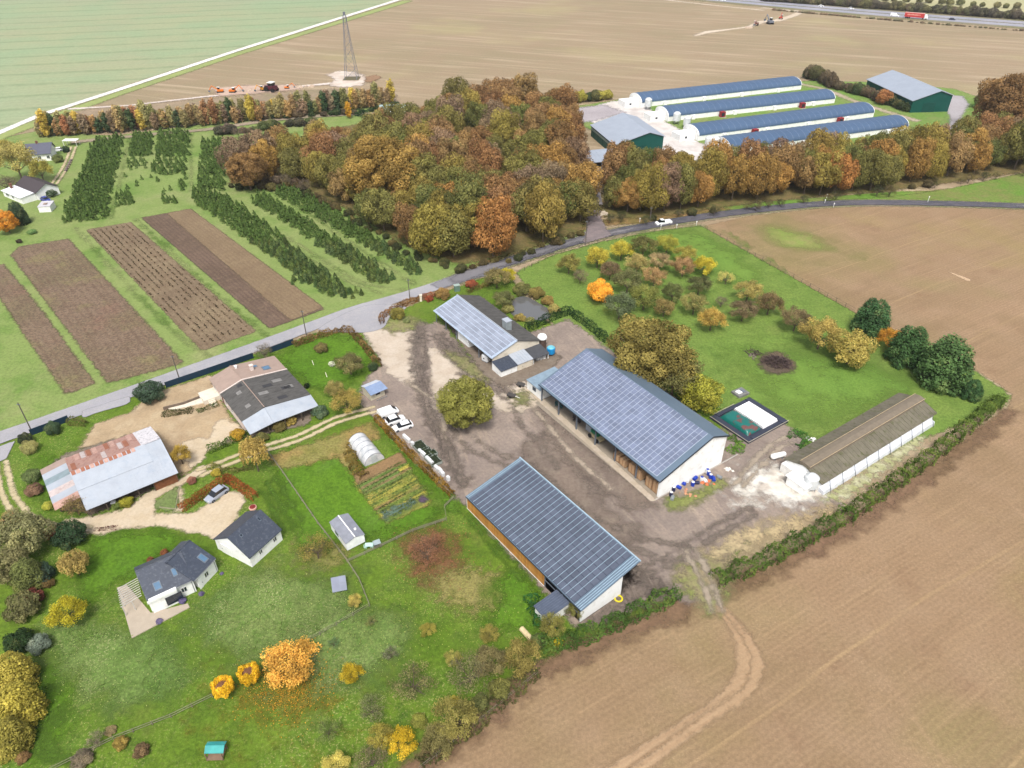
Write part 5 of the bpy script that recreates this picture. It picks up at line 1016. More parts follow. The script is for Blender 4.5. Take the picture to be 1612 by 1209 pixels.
# ---------- cottages at the left edge
fr, L, W = rectframe((37, 245), (79, 241.5), (34.5, 225), 2.8)
c1 = thing('cottage', 'white cottage with plain slate roof near the plantation, upper one at the left edge', 'house', fr(L/2, W/2, 0))
A_, B_ = fr(L, 0, 0), fr(L, W, 0); W = 9.0
MB(fr).xprism([(.3, 0), (W-.3, 0), (W-.3, 2.8), (W*.72, 5.2), (.3, 2.8)], .2, L-.2).build('wall', WHITE, c1)
roof_slab(fr, [(-.2, -.2, 2.8), (L+.2, -.2, 2.8), (L+.2, W*.72, 5.3), (-.2, W*.72, 5.3)], pm('slate_mauve', (108, 110, 126), .5, var=.06, k=.6), c1); roof_slab(fr, [(-.2, W+.2, 2.8), (L+.2, W+.2, 2.8), (L+.2, W*.72, 5.3), (-.2, W*.72, 5.3)], _M['slate_mauve'], c1)
for x in (1.5, 4.5, 7.5): window(fr, x, x+1.1, .9, 2., .3, c1)
chimney(fr, L*.45, W*.72, 5, 6, .35, c1, pm('brick', (140, 100, 84), .9))
c2 = thing('cottage', 'dark roofed cottage with a white extension, lower one at the left edge', 'house', G(30, 305))
fr, L, W = rectframe((24, 291), (56, 304), (36, 274), 2.7); W = 8
MB(fr).xprism([(.3, 0), (W-.3, 0), (W-.3, 2.6), (W/2, 4.8), (.3, 2.6)], .2, L-.2).build('wall', WHITE, c2)
for y in (-.2, W+.2): roof_slab(fr, [(-.2, y, 2.7), (L+.2, y, 2.7), (L+.2, W/2, 4.9), (-.2, W/2, 4.9)], pm('roof_dark_brown', (84, 76, 80), .7, var=.06, k=.6), c2)
MB(fr).box(0, -4.6, 0, L-1, .2, 2.2).build('extension', WHITE, c2); roof_slab(fr, [(-.2, -5, 2.2), (L-.8, -5, 2.2), (L-.8, .1, 2.7), (-.2, .1, 2.7)], pm('white_flat_roof', (232, 234, 240), .6, k=.78), c2, 'extension_roof')
window(fr, 2, 4, .8, 1.8, -4.6, c2); window(fr, 6, 7.5, .8, 1.8, -4.6, c2); window(fr, 3, 4, 1, 2, L-.2, c2, 1, axis='y')
chimney(fr, 1.5, -2, 2, 4, .35, c2, pm('brick', (1, 1, 1)))
c3 = thing('garden_shed', 'small white shed with pale flat roof below the cottages', 'shed', G(68, 330)); fr, L, W = rectframe((59, 326), (78, 325), (57, 319), 1.9)
MB(fr).box(0, 0, 0, L, W, 1.9).build('wall', WHITE, c3); roof_slab(fr, [(-.1, -.1, 2.), (L+.1, -.1, 2.), (L+.1, W+.1, 2.3), (-.1, W+.1, 2.3)], pm('shed_flat', (206, 204, 210), .7, k=.7), c3); MB(fr).box(L*.35, W*.3, 2.2, L*.65, W*.6, 2.35).build('roof_hatch', BEIGE, c3)
gt = thing('white_canopy', 'white canopy at the top of the cottage track', 'canopy', G(114, 229)); p = G(114, 229); f = frame((p.x, p.y), (1, 0), (0, 1)); MB(f).box(-2.8, -1.5, 2.2, 2.8, 1.5, 2.35).build('roof', WHITE, gt)
for x, y in ((-2.6, -1.3), (2.6, -1.3), (-2.6, 1.3), (2.6, 1.3)): MB(f).box(x-.06, y-.06, 0, x+.06, y+.06, 2.2).build('post', WHITE, gt)
bh = thing('blue_roofed_shed', 'long low shed with pale blue roof behind the wood', 'shed', G(615, 176)); p = G(612, 176); f = frame((p.x, p.y), (1, .1), (-.1, 1)); MB(f).box(-4, -2, 0, 8, 2, 2.2).build('wall', WHITE, bh); MB(f).slab([(-4.2, -2.3, 2.2), (8.2, -2.3, 2.2), (8.2, 2.3, 2.7), (-4.2, 2.3, 2.7)], .1).build('roof', pm('pale_teal', (180, 204, 204), .5), bh)
# ================================================================== VEGETATION
def poisson(px, spacing, seed, world=False, jitter=.32, rowdir=None):
    pts = [Vector(G(*p)[:2]) for p in px]; rng = random.Random(seed)
    xs = [p.x for p in pts]; ys = [p.y for p in pts]; out = []
    ny = int((max(ys)-min(ys))/(spacing*.87))+2; nx = int((max(xs)-min(xs))/spacing)+2
    for j in range(ny):
        for i in range(nx):
            x = min(xs)+(i+.5*(j % 2)+rng.uniform(-jitter, jitter))*spacing; y = min(ys)+(j+rng.uniform(-jitter, jitter))*spacing*.87
            if inside(np.array([x]), np.array([y]), pts)[0]: out.append((x, y))
    return out
wood1 = [(368, 288), (470, 290), (543, 332), (636, 390), (718, 418), (802, 404), (916, 362), (922, 300), (912, 240), (903, 208), (862, 178), (770, 176), (705, 188), (630, 212), (570, 226), (500, 240), (430, 258)]
wood2 = [(950, 336), (1010, 341), (1200, 316), (1400, 298), (1612, 266), (1720, 255), (1720, 208), (1640, 218), (1560, 232), (1480, 244), (1400, 250), (1300, 264), (1180, 277), (1080, 284), (975, 282), (952, 300)]
rngv = random.Random(21)
TONES = {'gold green': (148, 132, 56), 'rust brown': (148, 106, 66), 'olive green': (120, 118, 56), 'mauve brown': (140, 114, 92), 'amber': (172, 130, 62), 'tawny': (156, 122, 74), 'green': (100, 112, 52), 'orange': (180, 122, 58)}
TONES = {k_: tuple(c*.84*1.04+m_*.16*1.04 for c, m_ in zip(v, (146, 122, 60))) for k_, v in TONES.items()}
def tonepick(x, y, front):
    s = math.sin(x*.061+1.3)+math.cos(y*.07+x*.03)
    w = {'gold green': 2.2+1.8*front, 'rust brown': 2.9-1.4*front, 'olive green': 2.2+.8*front, 'mauve brown': 1.7-1.4*front, 'amber': 1.3+.5*front, 'tawny': 2.4-.8*front, 'green': .8+.7*front, 'orange': .08}
    if s > .7: w['rust brown'] *= 2.6; w['tawny'] *= 2
    if s < -.7: w['gold green'] *= 2; w['olive green'] *= 2
    ks = list(w); return rngv.choices(ks, [max(.05, w[k]) for k in ks])[0]
NW = 0
for wn, poly, sp in (('main wood', wood1, 8.9), ('strip of wood along the lane', wood2, 7.3)):
    pts = poisson(poly, sp, 5+len(wn)); P = [Vector(G(*p)[:2]) for p in poly]
    edge = [P[i] for i in range(7)] if wn[0] == 'm' else [P[i] for i in range(6)]
    for x, y in pts:
        de = float(seg_dist(np.array([x]), np.array([y]), edge, False)[0]); front = max(0., 1-de/26)
        tone = tonepick(x, y, front); r = (rngv.uniform(3.9, 6.8) if wn[0] == 'm' else rngv.uniform(3.5, 5.4))*(1.0 if front < .3 else 1.06)
        where = 'at the front edge' if de < 9 else 'in the near half' if de < 45 else 'in the far half'
        g = f'{tone} oaks {where} of the {wn}'
        plant('oak', x, y, r, TONES[tone], f'{tone} autumn oak {where} of the {wn}', 'tree', g, sz=rngv.uniform(1.1, 1.5)*(1.0 if wn[0] == 'm' else 1.18), rng=rngv); NW += 1
print('wood trees', NW)
for px, py, rp, t, lb in ((600, 265, 52, 'amber', 'huge rounded amber oak crown bulging over the front of the main wood'), (735, 348, 40, 'gold green', 'broad gold green oak at the lower corner of the main wood'), (1590, 158, 42, 'rust brown', 'big rust brown oak at the right edge above the strip of wood'), (388, 265, 30, 'rust brown', 'rust brown oak at the left tip of the main wood'), (680, 345, 32, 'green', 'olive gold oak left of the lower corner of the main wood'), (990, 305, 26, 'amber', 'orange-leaved oak at the near left end of the strip of wood')):
    plantpx('big', px, py, rp, TONES[t], lb, name='oak_tree', sz=1.0)
# undergrowth bushes along wood fronts
for i in range(46):
    a = i/45; j = a*(len(wood1[:7])-1); k = min(5, int(j)); f = j-k; px = wood1[k][0]*(1-f)+wood1[k+1][0]*f+rngv.uniform(-6, 6); py = wood1[k][1]*(1-f)+wood1[k+1][1]*f+rngv.uniform(1, 7)
    plantpx('bush', px, py, rngv.uniform(5, 10), rngv.choice([(84, 86, 50), (106, 92, 58), (120, 108, 60), (70, 80, 44)]), 'low shrub under the front edge of the main wood', 'shrub', 'undergrowth of the main wood', rng=rngv)
for i in range(26):
    a = (i+rngv.uniform(-.6, .6))/25; px = 958+a*645; py = np.interp(px, [950, 1010, 1200, 1400, 1612], [342, 347, 322, 303, 271])+rngv.uniform(-5, 0)
    plantpx(rngv.choice(['bush', 'bare', 'bare']), px, float(py), rngv.uniform(5, 9), rngv.choice([(84, 86, 50), (106, 92, 58), (120, 108, 60), (70, 80, 44)]), 'low shrub along the lane side of the strip of wood', 'shrub', 'undergrowth of the strip of wood', rng=rngv)
# wind break of slender trees
rb = random.Random(12)
for i in range(104):
    a = i/103; px = 66+a*548+rb.uniform(-3, 3); py = np.interp(px, [60, 240, 450, 620], [216, 204, 186, 166])+rb.uniform(-2.5, 2)
    tone, rgb = rb.choice([('yellow', (218, 188, 78)), ('tawny', (188, 150, 92)), ('rusty', (182, 128, 84)), ('olive', (148, 146, 84)), ('brown', (162, 136, 104)), ('pale olive', (176, 164, 102)), ('dark green', (78, 102, 64))] + [('brown', (164, 138, 106)), ('tawny', (184, 154, 102))])
    p = G(px, float(py)); r = rb.uniform(2.2, 3.2)
    plant('column', p.x, p.y, r*1.25, rgb, f'{tone} slender tree in the windbreak below the chalk track', 'tree', f'{tone} windbreak trees', sz=rb.uniform(.62, 1.0), rng=rb)
plantpx('column', 548, 174, 9, (222, 168, 40), 'bright yellow slender tree standing alone behind the main wood', sz=.9); plantpx('column', 98, 196, 10, (214, 184, 40), 'bright yellow tree at the left end of the windbreak', sz=.9)
# ---- young conifers of the plantation
cf = [conifer_np(900+i) for i in range(3)]
def conifer_mesh(i, big):
    cen, nor, t = cf[i]; return leaf_mesh('young_conifer', cen, nor, .21, t, np.random.default_rng(i))
CM = [conifer_mesh(i, 1) for i in range(3)]
blocks = [([(150, 222), (196, 217), (168, 345), (98, 352)], 1.9, 2.7), ([(208, 213), (241, 211), (238, 245), (203, 247)], 2.0, 2.3), ([(250, 209), (297, 206), (297, 247), (246, 247)], 2.0, 2.5),
          ([(245, 250), (295, 250), (290, 278), (238, 274)], 2.2, 2.2), ([(198, 250), (236, 248), (231, 272), (196, 270)], 3.2, 2.0), ([(318, 222), (357, 218), (353, 300), (311, 298)], 2.2, 2.5),
          ([(186, 305), (210, 303), (214, 322), (184, 325)], 2.0, 1.8), ([(256, 314), (280, 312), (280, 320), (256, 322)], 1.8, 1.7), ([(282, 285), (293, 280), (292, 300), (284, 302)], 1.9, 1.8),
          ([(330, 305), (349, 308), (387, 330), (430, 362), (484, 412), (540, 446), (546, 466), (509, 465), (471, 436), (424, 404), (377, 370), (327, 333), (305, 320), (305, 300)], 2.1, 2.3),
          ([(396, 312), (415, 308), (460, 335), (509, 365), (584, 412), (622, 441), (609, 450), (580, 440), (502, 389), (465, 360), (396, 320)], 2.1, 2.3), ([(434, 300), (459, 297), (512, 325), (565, 358), (668, 427), (660, 435), (646, 434), (612, 409), (534, 366), (470, 328), (434, 307)], 2.1, 2.3)]
pts = []; rc = random.Random(31)
for poly, sp, h in blocks:
    for x, y in poisson(poly, sp*(.95 if sp > 2.15 or h > 2.4 else .76), len(pts)+3, jitter=.22):
        if math.sin(x*.55)*math.cos(y*.5+1) > .78 and rc.random() < .8: continue
        pts.append((x, y, h*rc.uniform(.5, 1.15)))
for i in range(46):
    a, b = rc.choice([(190, 240), (215, 285), (300, 300), (560, 462), (470, 440)]); p = G(a+rc.uniform(-45, 45) if b < 320 else a+rc.uniform(-24, 30), b+rc.uniform(-10, 24) if b < 320 else b+rc.uniform(-3, 8)); pts.append((p.x, p.y, rc.uniform(1.2, 1.9)))
pts.sort(key=lambda p: p[1]); print('conifers', len(pts))
CT = [('green', (96, 118, 54)), ('dark green', (76, 98, 48)), ('mid green', (86, 112, 58))]
for k, (x, y, h) in enumerate(pts[:290]):
    nm, rgb = CT[k % 3]; o = bpy.data.objects.new('young_conifer', CM[k % 3]); COL.objects.link(o); o.location = (x, y, 0); o.scale = (h*.98, h*.98, h); o.rotation_euler.z = rc.uniform(0, 6.28); o.color = jitcol(rgb, rc, .14)
    px_side = 'left' if x < -52 else 'middle' if x < -36 else 'right'
    tag(o, f'{nm} young conifer in the {px_side} part of the near plantation rows', 'conifer', f'{nm} conifers in the {px_side} part of the near rows')
rest = pts[290:]; C_, N_, T_, S_ = [], [], [], []
rg = np.random.default_rng(5)
for k, (x, y, h) in enumerate(rest):
    cen, nor, t = cf[k % 3]; sel = slice(0, 150, 2) if y > 200 else slice(0, 150)
    c = cen[sel]*h; C_.append(c+np.array([x, y, 0])); N_.append(nor[sel]); T_.append(t[sel]*.6+rg.uniform(0, .4)); S_.append(np.full(len(c), h*.25))
if rest:
    cen = np.concatenate(C_); me = leaf_mesh('conifer_plantation', cen, np.concatenate(N_), np.concatenate(S_), np.concatenate(T_), rg)
    o = bpy.data.objects.new('conifer_plantation', me); COL.objects.link(o); o.color = C((86, 110, 54), .88); tag(o, 'dense blocks of dark green young conifers farther up the plantation', 'conifers', kind='stuff')
# tufts in the second plot
rows_d = Vector(rows).normalized(); nr_ = Vector((-rows_d.y, rows_d.x)); P4 = [Vector(G(*p)[:2]) for p in [(138, 365), (204, 353), (398, 518), (320, 548)]]
C_, N_ = [], []; rt = np.random.default_rng(4); o0 = P4[0]
ss = np.arange(-30, 90, .85); tt = np.arange(-40, 40, 1.5)
S_, T_ = np.meshgrid(ss, tt); X = o0.x+S_*rows_d.x+T_*nr_.x; Y = o0.y+S_*rows_d.y+T_*nr_.y; keep = inside(X, Y, P4) & (rt.uniform(0, 1, X.shape) < .68) & (np.sin(X*.25)*np.cos(Y*.31)+rt.normal(size=X.shape)*.5 > -.75)
X, Y = X[keep], Y[keep]; X = np.repeat(X, 5)+rt.normal(size=X.size*5)*.12; Y = np.repeat(Y, 5)+rt.normal(size=Y.size*5)*.12; Z = rt.uniform(.05, .38, X.size)
me = leaf_mesh('seedling_rows', np.stack([X, Y, Z], 1), rt.normal(size=(X.size, 3)), .34, rt.uniform(0, 1, X.size), rt); o = bpy.data.objects.new('seedling_rows', me); COL.objects.link(o); o.color = C((74, 62, 42)); tag(o, 'rows of small brown seedlings in the tilled plot', 'seedlings', kind='stuff')
# vegetable rows
vb = [Vector(G(*p)[:2]) for p in [(560, 765), (635, 724), (672, 785), (607, 820)]]; d = (vb[1]-vb[0]).normalized(); n = Vector((-d.y, d.x)); n = n if (vb[3]-vb[0]).dot(n) > 0 else -n
C_, T_ = [], []; k = 0
for t in np.arange(.4, (vb[3]-vb[0]).dot(n), .75):
    k += 1; s = rt.uniform(0, (vb[1]-vb[0]).length-.5, 170); den = .5+.5*np.sin(s*.6+k*1.7); kk = rt.uniform(0, 1, 170) < den; s = s[kk]
    sh = (vb[3]-vb[0]).dot(d)*t/(vb[3]-vb[0]).dot(n)
    C_.append(np.stack([vb[0].x+d.x*(s+sh)+n.x*(t+rt.normal(size=s.size)*.12), vb[0].y+d.y*(s+sh)+n.y*(t+rt.normal(size=s.size)*.12), rt.uniform(.05, .35, s.size)], 1)); T_.append(np.full(s.size, (k*.37) % 1))
cen = np.concatenate(C_); me = leaf_mesh('vegetable_rows', cen, rt.normal(size=cen.shape)*.5+np.array([0, 0, 1]), .3, np.concatenate(T_), rt); o = bpy.data.objects.new('vegetable_rows', me); COL.objects.link(o); o.color = C((112, 130, 66)); tag(o, 'low vegetable rows in the bed below the tunnel greenhouse', 'vegetables', kind='stuff')
# loose leaves and tall weeds scattered in the garden grass
def scatter(name, px, n, size, rgb, label, seed, h=.12):
    r_ = np.random.default_rng(seed); P = [Vector(G(*p)[:2]) for p in px]; xs = [p.x for p in P]; ys = [p.y for p in P]
    X = r_.uniform(min(xs), max(xs), n*2); Y = r_.uniform(min(ys), max(ys), n*2); m_ = inside(X, Y, P); X, Y = X[m_][:n], Y[m_][:n]; X = X+r_.normal(size=X.size)*2.2; Y = Y+r_.normal(size=Y.size)*2.2
    cx, cy = np.mean(X), np.mean(Y); me = leaf_mesh(name, np.stack([X-cx, Y-cy, r_.uniform(.03, h, X.size)], 1), r_.normal(size=(X.size, 3))*.4+np.array([0, 0, 1]), size, r_.uniform(0, 1, X.size), r_)
    o = bpy.data.objects.new(name, me); COL.objects.link(o); o.location = (cx, cy, .12); o.color = C(rgb); tag(o, label, 'leaves', kind='stuff')
for k, (px, py) in enumerate(((385, 279), (400, 283), (418, 281), (434, 284), (450, 282), (464, 286), (478, 292), (425, 275))): plantpx('bush' if k % 2 else 'bare', px, py, 9, (124, 108, 86), 'grey brown scrub at the left foot of the main wood', 'shrub', 'scrub at the left foot of the wood', sz=1.2)
# ---- single trees
plantpx('round', 733, 633, 46, (144, 142, 60), 'round gold green tree standing alone in the middle of the yard', sz=.92, name='yard_tree')
plantpx('big', 1024, 552, 63, (154, 138, 64), 'very broad brown green oak behind the large solar barn', name='oak_tree', sz=.9)
plantpx('loose', 1062, 590, 34, (126, 124, 64), 'thin olive tree between the broad oak and the yellow green one')
plantpx('oak', 1104, 618, 31, (160, 158, 46), 'yellow green tree at the back corner of the large solar barn', name='lime_tree', sz=.95)
orch = [(896,414.5,16,(132,126,60),'loose','olive'),(913.5,434.5,13,(122,112,84),'bare','grey brown'),(941,404.5,17,(192,180,56),'loose','clear yellow'),(978.5,393,16,(196,180,56),'loose','yellow'),(1013.5,386,18,(104,104,52),'loose','dark olive'),(1051,383,15,(170,160,56),'loose','yellow green'),(1078.5,399.5,15,(170,150,64),'loose','yellow olive'),(1076,419.5,16,(158,126,80),'loose','tan brown'),(1109.7,418,16,(200,184,46),'loose','bright yellow'),(1038.5,409.5,15,(158,136,96),'bare','tan grey'),(1003.5,414.5,16,(168,148,84),'loose','pale tan'),(961,424.5,15,(124,104,72),'bare','brown'),(1031,434.5,16,(160,128,84),'loose','pinkish tan'),(988.5,442,20,(116,116,66),'loose','grey olive'),(943.5,457,21,(252,172,44),'oak','blazing orange'),(1101,448,16,(92,96,54),'loose','dark green olive'),(1143.5,437,12,(190,178,92),'bare','thin yellow'),(1059.7,459.5,16,(112,120,60),'loose','mid olive'),(1014.7,467,21,(128,128,60),'loose','broad olive'),(976,480.7,22,(96,112,72),'loose','grey green'),(1046,484.5,15,(134,120,66),'loose','brown olive'),(1093.5,477,18,(140,132,70),'loose','olive tan'),(1121,502,19,(190,156,68),'loose','golden tan'),(1178.5,457,18,(164,148,76),'loose','pale gold'),(1171,488,18,(118,104,74),'bare','grey brown'),(1136,474.5,10,(122,112,84),'bare','small bare'),(1212,477,19,(134,112,72),'loose','brown'),(1254,502,20,(120,106,70),'loose','dull brown'),(1294,524.5,26,(172,150,72),'loose','tan yellow'),(1341.5,547,32,(166,146,66),'oak','golden'),(1404,533,17,(206,144,40),'loose','orange yellow')]
orch = [(a, b, c, tuple(min(255, v*1.1) for v in d), 'loose' if (e == 'bare' and c > 13) else e, f) for a, b, c, d, e, f in orch]
for i, (px, py, rp, rgb, kd, nm) in enumerate(orch):
    last = i >= 28; where = 'right end of the orchard' if px > 1160 else 'left part of the orchard' if px < 1000 else 'middle of the orchard'
    row = 'near the lane' if py < 410 else 'in the second row' if py < 440 else 'in the third row' if py < 470 else 'in the nearest row'
    plantpx(kd, px, py, rp*.98, rgb, f'{nm} fruit tree {row} at the {where}' if not last else f'{nm} tree beside the dark evergreens at the orchard corner', 'tree', 'orchard trees', name='orchard_tree', sz=.9)
for px, py, rp, rgb, lb in ((1374, 500, 31, (64, 98, 54), 'dark evergreen, farthest of the group at the orchard corner'), (1432, 545, 34, (66, 100, 54), 'dark evergreen in the middle of the group at the orchard corner'), (1490, 572, 44, (76, 108, 58), 'broadest dark evergreen, nearest the long low shed'), (1531, 613, 18, (60, 96, 52), 'small dark evergreen at the end of the field hedge')):
    plantpx('evergreen', px, py+2, rp*1.06, tuple(c*1.12 for c in rgb), lb, name='evergreen_tree', sz=.78)
# garden trees and shrubs: centre pixel, radius, colour, kind, description
gl = [(112,842,27,(54,84,50),'bush','dark green rounded bush beside the gravel drive',1.1),(36,838,40,(146,146,92),'oak','large olive tree at the left edge below the drive',.9),(14,890,32,(138,138,84),'oak','olive brown tree at the left edge, below the large olive one',.9),
(44,905,30,(112,124,62),'evergreen','green feathery conifer at the left edge garden border',.8),(116,887,26,(190,158,82),'weeping','golden weeping tree on the lawn left of the bungalow',.8),(106,962,25,(206,190,36),'loose','bright yellow tree on the lawn left of the terrace',.9),(61,1013,19,(130,146,126),'bush','round blue grey bush at the left border of the lawn',1.1),
(28,1012,24,(52,78,40),'bush','dark green bush next to the round blue grey one',1.1),(38,955,28,(128,126,74),'bush','pale olive shrub with reddish top in the left border',1.1),(52,940,16,(142,72,58),'bush','red leaved shrub in the left border',1.2),(20,1060,38,(176,164,60),'evergreen','yellow green conifer in the lower left border, upper one',.8),
(30,1110,40,(182,166,58),'evergreen','yellow green conifer in the lower left border, largest one',.8),(14,1160,36,(168,156,62),'evergreen','yellow green conifer in the bottom left corner',.8),(62,905,22,(70,94,76),'bush','bluish green bush below the feathery conifer',1.1),(75,918,11,(134,110,60),'bush','small brown green bush beside the bluish one',1.),(84,838,12,(214,136,84),'loose','salmon leaved small tree by the gravel drive',1.),(18,815,13,(178,144,96),'loose','tan small tree by the rutted track',1.),
(236,617,25,(72,98,72),'bush','dark green spreading bush at the roadside yard entrance',.9),(82,675,13,(78,100,70),'bush','round green bush behind the blue roadside fence',1.3),(40,692,11,(66,78,54),'bush','dark small bush where the rutted track leaves the lane',1.3),(46,705,14,(172,168,100),'bush','pale yellow bush near the start of the rutted track',1.),(49,750,15,(116,132,76),'bush','green bush inside the bend of the rutted track',1.),(54,772,14,(138,108,84),'bush','brown shrub inside the bend of the rutted track',.9),(76,797,9,(196,190,70),'bush','small lime yellow bush left of the rusty barn',1.1),
(92,778,13,(60,88,62),'bush','dark green bush against the rusty barn side room',1.),(118,797,19,(142,120,72),'bare','brown leafed shrub at the near corner of the rusty barn',.9),(200,790,13,(168,164,46),'bush','yellow green climber in front of the rusty barn',.8),(184,796,9,(120,140,60),'bush','green shrub in front of the rusty barn',.8),(283,716,14,(184,150,56),'loose','golden small tree right of the rusty barn',1.1),
(399,712,24,(192,168,82),'weeping','tall golden weeping tree beside the rutted track',1.25),(373,685,13,(196,158,40),'bush','orange yellow shrub at the end of the green hedge',1.),(411,690,12,(122,120,66),'bush','olive shrub under the porch of the farmhouse',.9),(440,672,12,(132,118,64),'bush','brown green shrub along the farmhouse porch',.9),(458,663,11,(176,148,66),'bush','yellowish shrub along the farmhouse porch',.9),(502,648,14,(92,118,92),'bush','grey green bush at the right end of the farmhouse porch',1.),(340,745,9,(196,184,60),'bush','small bright yellow shrub on the bank beside the track',1.),(302,757,8,(176,112,90),'bush','pinkish shrub by the rust hedge',1.),
(545,632,20,(184,162,76),'loose','yellow loose shrub left of the wooden hut',.9),(525,612,13,(176,158,86),'loose','pale yellow shrub above the yellow loose one',.9),(550,572,19,(134,128,76),'loose','rounded olive tree on the lawn by the corner hedge',.9),(522,573,6,(236,232,214),'bush','small bush with white blossom on the lawn',1.),(483,607,5,(30,52,34),'bush','small round dark bush on the lawn beside the farmhouse',1.3),(505,548,12,(134,124,70),'bush','brownish shrub along the corner hedge',.9),(415,553,13,(120,110,92),'bare','grey bare shrub behind the farmhouse roof',.9),(587,578,9,(70,96,58),'bush','dark green bush near the yard side of the corner hedge',1.),
(626,494,13,(152,136,60),'bush','rounded olive gold bush by the lane entrance',1.1),(697,463,13,(178,138,74),'bush','tan orange bush beside the lane',.9),(676,470,7,(176,84,56),'bush','small rust red bush in the lane hedge',1.),(742,447,11,(168,88,58),'bush','rust red bush beside the lane near the pond',.8),(782,436,17,(150,136,80),'loose','olive bare tree beside the lane near the pond',.9),(800,432,10,(212,192,40),'loose','bright yellow small tree beside the lane near the pond',1.2),(640,505,7,(140,150,90),'bush','small green bush on the grass at the yard entrance',.8),
(793,470,15,(120,124,70),'loose','green bush on the left bank of the pond',.9),(800,486,11,(146,142,76),'bush','yellowish bush on the near left bank of the pond',.9),(822,455,15,(126,124,64),'bush','olive bush on the far bank of the pond',.9),(845,461,14,(142,128,64),'bush','tawny bush on the far bank of the pond',.9),(862,474,12,(158,134,68),'bush','brown gold bush at the right bank of the pond',.9),(872,487,11,(192,172,92),'bush','pale yellow bush at the right end of the pond',.9),(818,500,10,(172,150,72),'bush','golden reeds on the near bank of the pond',.8),(834,505,9,(150,150,80),'bush','green reeds on the near bank of the pond',.8),
(458,1043,38,(240,188,72),'loose','large spreading orange yellow tree in the lower garden',.7),(553,1060,16,(206,172,30),'loose','yellow small tree in the lower garden',.9),(558,946,10,(212,184,90),'loose','pale yellow sapling near the garden solar panel',.9),(673,991,11,(172,162,66),'loose','yellow green sapling in the lower meadow',.9),(713,1037,12,(172,166,76),'loose','pale sapling near the lower hedge',.9),(770,998,13,(168,152,66),'loose','tawny sapling below the larch barn',.9),(614,1028,11,(122,116,96),'bare','grey bare sapling in the lower meadow',1.),(584,978,8,(136,132,72),'bare','small bare sapling near the meadow fence',.9),(525,1012,9,(96,130,76),'bare','thin green sapling in the lower meadow',.9),
(650,1073,30,(128,124,74),'bare','wide thin olive tree in the lower meadow',.8),(585,1115,22,(122,130,80),'bare','thin green tree near the bottom of the meadow',.8),(515,1150,18,(120,140,72),'bare','leafy sapling near the bottom of the meadow',.8),(740,1060,32,(122,122,78),'bare','bare grey olive tree at the lower field edge',.8),(772,1040,24,(138,132,76),'loose','olive tree at the lower field edge, left of the grey roofed cabin',.9),(820,1035,26,(150,132,66),'loose','brown gold tree at the field edge below the cabin',.9),(870,985,16,(150,146,66),'loose','yellow green tree beside the grey roofed cabin',1.3),(866,992,9,(222,200,30),'bush','bright yellow bush below the cabin, upper one',1.1),(880,1010,9,(216,192,30),'bush','bright yellow bush below the cabin, lower one',1.1),(848,1010,14,(96,116,60),'bush','green shrub left of the bright yellow bushes',1.),(905,960,12,(128,128,62),'loose','olive tree at the near corner of the larch barn',1.2),
(786,1085,20,(132,128,60),'bush','olive green shrub in the lower field hedge',1.),(715,1130,30,(146,142,66),'loose','yellow olive tree in the lower field hedge',.9),(690,1165,24,(136,128,72),'loose','olive brown tree in the lower field hedge',.9),(632,1168,21,(216,182,30),'loose','clear yellow tree near the bottom of the field hedge',.9),(600,1160,18,(182,168,66),'loose','pale yellow olive tree beside the clear yellow one',.9),(585,1195,24,(134,124,82),'bare','bare olive shrub at the bottom edge',.8),(530,1205,20,(218,204,96),'loose','pale lemon shrub at the bottom edge',.9),(660,1135,14,(150,150,60),'bush','green gold shrub in the lower field hedge',.9),(755,1105,16,(110,116,60),'bush','dark olive shrub in the lower field hedge',.9),(715,1103,10,(208,186,44),'bush','small yellow bush in the lower field hedge',.9),
(498,862,24,(160,140,66),'bare','thin brown yellow tree left of the mobile home',.9),(672,865,26,(146,104,74),'bare','bare reddish brown tree right of the mobile home',.8),(150,1165,13,(142,128,106),'bare','grey brown shrub along the bottom left fence',.9),(190,1170,13,(164,140,60),'bush','tawny shrub along the bottom left fence',.9),(222,1182,14,(132,104,76),'bush','brown shrub along the bottom left fence',.9),(130,1195,18,(136,120,100),'bush','grey shrub near the bottom left corner',.7),(175,1150,10,(158,140,96),'bush','small tan shrub on the fence line',.7),(36,1192,11,(170,132,80),'bush','small orange brown shrub in the bottom left corner',1.),
(22,250,22,(196,180,96),'loose','pale yellow tree at the left edge beside the upper cottage',1.2),(62,266,15,(180,164,70),'loose','yellow green tree between the two cottages',1.1),(90,250,9,(116,130,70),'bush','green bush right of the upper cottage',1.),(5,232,12,(196,176,84),'loose','yellow tree at the left edge above the cottages',1.2),(8,348,18,(226,146,40),'oak','orange tree at the left edge below the cottages',1.),(28,338,16,(66,88,60),'evergreen','dark conifer beside the orange tree at the left edge',1.),(8,288,14,(112,100,84),'bare','brown bare shrub left of the lower cottage',.9),(80,305,9,(80,104,60),'bush','green bush right of the lower cottage',.9),(50,365,8,(116,150,84),'bush','low green bush below the garden shed',.6),(104,236,6,(48,78,50),'bush','dark bush by the white car at the cottage',1.2),
(360,201,9,(120,104,92),'bush','brown bush above the plantation, left of two',1.1),(374,208,6,(128,110,96),'bare','small brown tree above the plantation',1.4),(30,380,5,(84,76,60),'bush','dark small bush at the corner of the tilled plot',1.)]
for px, py, rp, rgb, kd, lb, sz in gl: plantpx(kd, px, py, rp, rgb, lb, 'shrub' if kd == 'bush' else 'tree', sz=sz)
